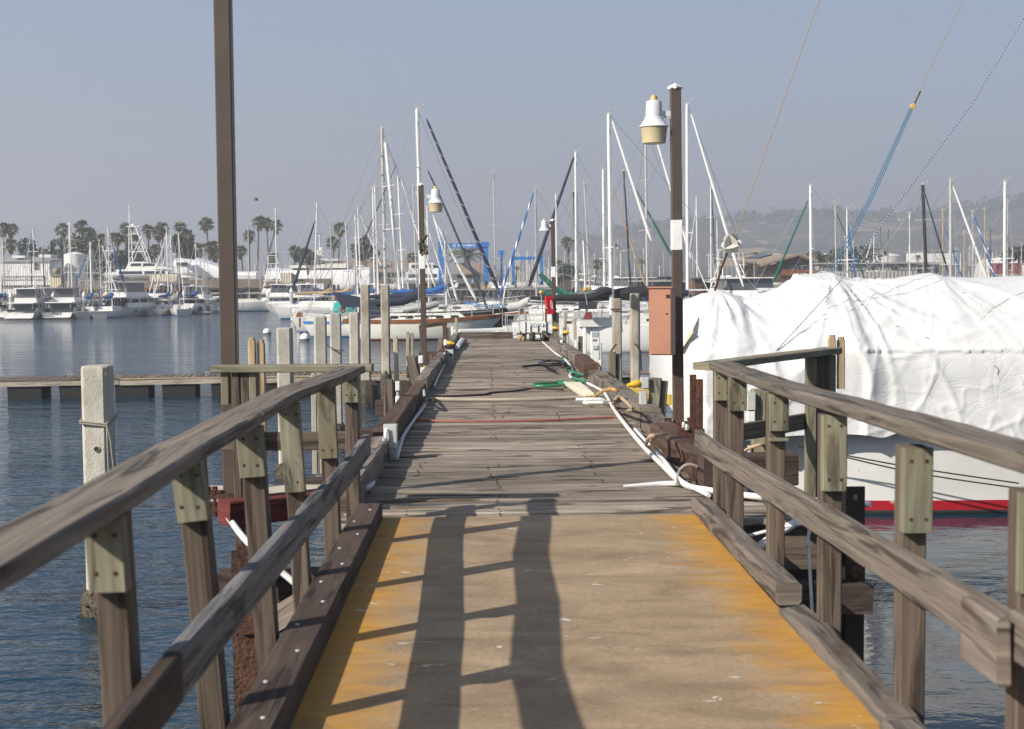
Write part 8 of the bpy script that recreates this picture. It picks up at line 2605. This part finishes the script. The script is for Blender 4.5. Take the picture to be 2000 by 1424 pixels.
def fold(p, i, j):
    """How far the sheet stands out at p: big slack waves, sharp tension folds fanning from the props, crumples near the hem."""
    q = Vector((p.x, p.z * 1.0 + p.y * .6, p.y * .4))
    n1 = noise.noise(q * .5 + Vector((3, 1, 0)))
    top = max(.25, min(1, abs(p.y - Yr) / .9))
    low = max(0, min(1, (2.5 - p.z) / .9))
    rid = 1 - abs(noise.noise(Vector((q.x * .8 + q.y * .7, q.y * .35 - q.x * .2, 4.2))) * 2.4)
    rid2 = 1 - abs(noise.noise(Vector((q.x * 1.1 - q.y * 1.2, q.y * .8 + q.x * .4, 1.7))) * 2.4)
    rid3 = 1 - abs(noise.noise(Vector((q.x * 3.2 + q.y * 2.0, q.y * 2.2, 7.7))) * 2.4)
    d = .055 * n1 + top * (.030 * max(0, rid) ** 6 + .022 * max(0, rid2) ** 6)
    d += (.002 + .016 * low) * max(0, rid3) ** 5 + .006 * low * noise.noise(Vector((q.x * 5, q.y * 6, 2.0)))
    for c, s in peaks:
        v = Vector((p.x - c.x, (c.z - p.z) + .35 * abs(p.y - c.y)))
        r_ = v.length
        if r_ < 2.8:
            an = math.atan2(v.x, v.y + .02)
            wv = noise.noise(Vector((an * 4.2, c.x * 3.1, r_ * .35)))
            d += s * .065 * max(0, 1 - abs(wv) * 4.6) * min(1, r_ / .45) * max(0, 1 - r_ / 2.8) ** .8
    # overlapped vertical seam
    sx = seamx - .05 * math.sin(p.z * 2.3) - max(0, p.z - 2.2) * .42
    ds = p.x - sx
    if -.05 < ds < .30:
        d += .075 * (1 - max(0, ds) / .30) if ds > 0 else .075 * (1 + ds / .05)
    # horizontal lap
    if p.y < YW + .35 and p.x > seamx:
        dz = p.z - 2.47
        if 0 < dz < .12: d += .035 * (1 - dz / .12)
    # flapping tear by the pier
    return d
V2 = []
for i in range(NU):
    for j in range(NV):
        p = grid[i][j]
        n = nrm(i, j)
        V2.append(p + n * fold(p, i, j))
F2 = [(i * NV + j, (i + 1) * NV + j, (i + 1) * NV + j + 1, i * NV + j + 1) for i in range(NU - 1) for j in range(NV - 1)]
wm = MB()
wm.add(V2, F2)
wm.f.append([j for j in range(NV)]); wm.uv.append([(0, 0)] * NV); wm.mi.append(0)
wm.f.append([(NU - 1) * NV + j for j in range(NV - 1, -1, -1)]); wm.uv.append([(0, 0)] * NV); wm.mi.append(0)
m_wrap = M('white_plastic_wrap', (.64, .64, .63), (.60, .60, .59), 1.3, .45, bump=.3, bscale=5.5, stretch=(1, 1, 1.6))
N, L, B = m_wrap.node_tree.nodes, m_wrap.node_tree.links, m_wrap.node_tree.nodes['Principled BSDF']
tc = N.new('ShaderNodeTexCoord')
hts = None
for sc_, st in ((1.1, (1, 1, .5)), (2.3, (.6, 1, 1.3))):      # sharp pressed creases
    mp = N.new('ShaderNodeMapping'); mp.inputs['Scale'].default_value = st; L.new(tc.outputs['Object'], mp.inputs[0])
    n_ = N.new('ShaderNodeTexNoise'); n_.inputs['Scale'].default_value = sc_; n_.inputs['Detail'].default_value = 1.5; n_.inputs['Distortion'].default_value = 1.2
    L.new(mp.outputs[0], n_.inputs[0])
    a_ = N.new('ShaderNodeMath'); a_.operation = 'SUBTRACT'; a_.inputs[1].default_value = .5; L.new(n_.outputs['Fac'], a_.inputs[0])
    b_ = N.new('ShaderNodeMath'); b_.operation = 'ABSOLUTE'; L.new(a_.outputs[0], b_.inputs[0])
    c_ = N.new('ShaderNodeMath'); c_.operation = 'MINIMUM'; c_.inputs[1].default_value = .035; L.new(b_.outputs[0], c_.inputs[0])
    if hts is None: hts = c_.outputs[0]
    else:
        d_ = N.new('ShaderNodeMath'); d_.operation = 'ADD'; L.new(hts, d_.inputs[0]); L.new(c_.outputs[0], d_.inputs[1]); hts = d_.outputs[0]
bp = N.new('ShaderNodeBump'); bp.inputs['Strength'].default_value = .5; bp.inputs['Distance'].default_value = .13
L.new(hts, bp.inputs['Height']); L.new(bp.outputs[0], B.inputs['Normal'])
wm.build('shrink_wrap', m_wrap, wt, smooth='all')
# hull below the wrap
hx0, hx1 = X(1300, YW), X(2520, YW)
Lh = hx1 - hx0
T = Matrix.Translation(Vector((hx0, YW + 1.85, 0)))
rows = []
mbh = MB()
rings = []
for i in range(26):
    t_ = i / 25
    hb_ = 1.72 * (min(1, .55 + .45 * math.sin(min(t_ * 2.2, 1) * math.pi / 2)) if t_ < .75 else math.cos((t_ - .75) / .25 * math.pi / 2) ** .6 + .01)
    x = hx0 + Lh * t_
    rk = .55 * (1 - t_) ** 6
    rg_ = []
    for z, w_ in ((1.25, 1.0), (.8, .99), (.45, .97), (.215, .955), (.205, .955), (.075, .945), (.065, .945), (0, .93), (-.4, .6), (-.8, 0)):
        rg_.append(Vector((x + rk * (1.3 - z), YW + 1.85 - hb_ * w_, z)))
    rings.append(rg_ + [Vector((p.x, 2 * (YW + 1.85) - p.y, p.z)) for p in reversed(rg_[:-1])])
rows = [0, 0, 0, 1, 1, 1, 2, 2, 2, 2, 2, 2, 1, 1, 1, 0, 0, 0]
mbh.loft(rings, True, True, False, 0, rows)
m_hullbig = M('scuffed_white_topsides', (.70, .70, .67), (.62, .61, .57), .7, .3, speck=((.48, .42, .33), 6.5, .72))
mbh.build('hull', [m_hullbig, m_bootred, m_bottomblack], wt, smooth=True)
# cords taped over and along the wrap
def on_wrap(px, py, out=.03):
    """Point on the sheet's near side that shows at this photograph pixel."""
    d = ray(px, py)
    best = None
    i0 = max(0, min(NU - 1, int((px - 1284) / (2420 - 1284) * (NU - 1))))
    for i in range(max(0, i0 - 8), min(NU, i0 + 9)):
        for j in range(0, int(NV * .7)):
            p = V2[i * NV + j] - EYE
            k = p.dot(d) / d.dot(d)
            e = (p - d * k).length
            if best is None or e < best[0]: best = (e, p + EYE)
    return best[1] + Vector((0, -out, out * .4))
for pts, lb, mt in (([(1545, 660), (1600, 625), (1650, 610), (1700, 588), (1770, 575), (1840, 548)], 'seam_cord', m_rope), ([(1880, 640), (1920, 610), (1960, 590), (1995, 570)], 'seam_cord', m_rope)):
    o = MB().tube([on_wrap(*q, .006) for q in pts], .0035, 5).build(lb, mt, wt)
p = at(1336, 640, YW - .1)
tr_ = MB()
q = [on_wrap(1364, 618, .05), on_wrap(1352, 650, .12), on_wrap(1345, 652, .04), on_wrap(1322, 695, .05), on_wrap(1327, 690, .14), on_wrap(1350, 655, .16)]
tr_.add(q, [(0, 1, 2), (1, 5, 4, 3, 2)])
tr_.build('torn_flap', m_lens, wt)
for px, py in ((1728, 646), (1775, 664), (1893, 718), (1880, 575)):
    c = on_wrap(px, py, .02)
    MB().tube([c + Vector((-.03, .02, .0)), c, c + Vector((.03, .0, -.05)), c + Vector((.02, .0, -.12))], .005, 5).build('tie_knot', m_rope, wt)
for a, b, lb in (((1560, 872), (1990, 944), 'upper'), ((1560, 870), (1990, 954), 'lower')):
    pa, pb = at(*a, YW - .15), at(*b, YW - .3)
    md = pa.lerp(pb, .5) - Vector((0, 0, .07 if lb == 'lower' else .03))
    line('mooring_line', lb + ' thin black mooring line slung along the wrapped hull', 'rope', [pa, md, pb], .011, m_black_rope)
# mast, just outside the picture, and the lines that come down from it
mh = at(2150, 545, Yr)
MB().tube([(mh.x, Yr, 1.0), (mh.x, Yr, 20.5)], .11, 10).build('mast', m_mast, wt, smooth=True)
def rig(label, pts, r, mat, name='rigging_line'):
    P = [at(px, py, Y) for px, py, Y in pts]
    tag(MB().tube(P, r, 6).build(name, mat, None, origin=tuple(P[-1])), label, 'rope')
rig('tan halyard running down to the radar reflector', [(2150, -1536, Yr), (1600, 0, Yr), (1436, 462, Yr)], .008, m_halyard)
rig('three part blue tackle rope slanting down behind the wrap', [(1783, 205, Yr), (1700, 388, Yr), (1618, 541, Yr)], .008, m_blue_rope)
rig('second strand of the blue tackle rope', [(1786, 205, Yr + .1), (1707, 382, Yr + .1), (1624, 541, Yr + .1)], .008, m_blue_rope)
rig('third strand of the blue tackle rope', [(1780, 206, Yr + .2), (1693, 394, Yr + .2), (1612, 542, Yr + .2)], .007, m_blue_rope)
rig('thin wire pennant above the blue tackle', [(2150, -568, Yr), (1880, 0, Yr), (1785, 200, Yr)], .006, m_halyard)
MB().tube([at(1797, 178, Yr), at(1780, 212, Yr)], .028, 6)
t = thing('pulley_block', 'small brass pulley block at the top of the blue tackle', 'pulley', tuple(at(1783, 208, Yr)))
MB().lathe([(.035, -.02), (.05, -.015), (.05, .015), (.035, .02)], at(1783, 208, Yr), 12, axis=(0, 1, 0)).build('sheave', m_photocell, t)
MB().tube([at(1798, 178, Yr), at(1790, 195, Yr), at(1782, 212, Yr)], .012, 5).build('shackle', m_black_rope, t)
c = on_wrap(1515, 685, .05)
Yq = c.y
rig('thin purple flecked cord running from the wrap up out of the picture', [(2150, -200, Yr), (1997, 40, Yr), (1897, 205, Yr - .2), (1640, 550, Yr - 1.3), (1512, 690, Yq)], .0075, m_purple_rope)
# radar reflector: three crossed discs cut as a faceted ball
c = at(1428, 476, Yr)
t = thing('radar_reflector', 'grey faceted radar reflector hanging from the tan halyard', 'radar reflector', tuple(c))
m_foil = M('dull_grey_foil', (.50, .49, .45), (.42, .41, .37), 6, .55)
rr = .165
rot = Vector((1, 1, 1)).normalized().rotation_difference(Vector((-.25, -1, .1)).normalized()).to_matrix() @ Matrix.Rotation(R(25), 3, Vector((1, 1, 1)))
for ax in range(3):
    n = 28
    e1 = rot @ Vector([(1, 0, 0), (0, 1, 0), (0, 0, 1)][ax]); e2 = rot @ Vector([(0, 1, 0), (0, 0, 1), (1, 0, 0)][ax])
    nn = e1.cross(e2) * .003
    ring = [c + e1 * rr * math.cos(2 * math.pi * k / n) + e2 * rr * math.sin(2 * math.pi * k / n) for k in range(n)]
    MB().add([p + nn for p in ring] + [p - nn for p in ring], [tuple(range(n)), tuple(range(2 * n - 1, n - 1, -1))] + [(k, n + k, n + (k + 1) % n, (k + 1) % n) for k in range(n)]).build('plate', m_foil, t)
MB().tube([at(1436, 460, Yr), at(1430, 470, Yr)], .01, 5).build('lanyard', m_halyard, t)
# spinnaker pole and stay below the reflector
rig('pale spar leaning up behind the wrap to the radar reflector', [(1421, 492, Yr + .2), (1410, 520, Yr + .2), (1395, 572, Yr + .4)], .022, m_rust, 'spar')
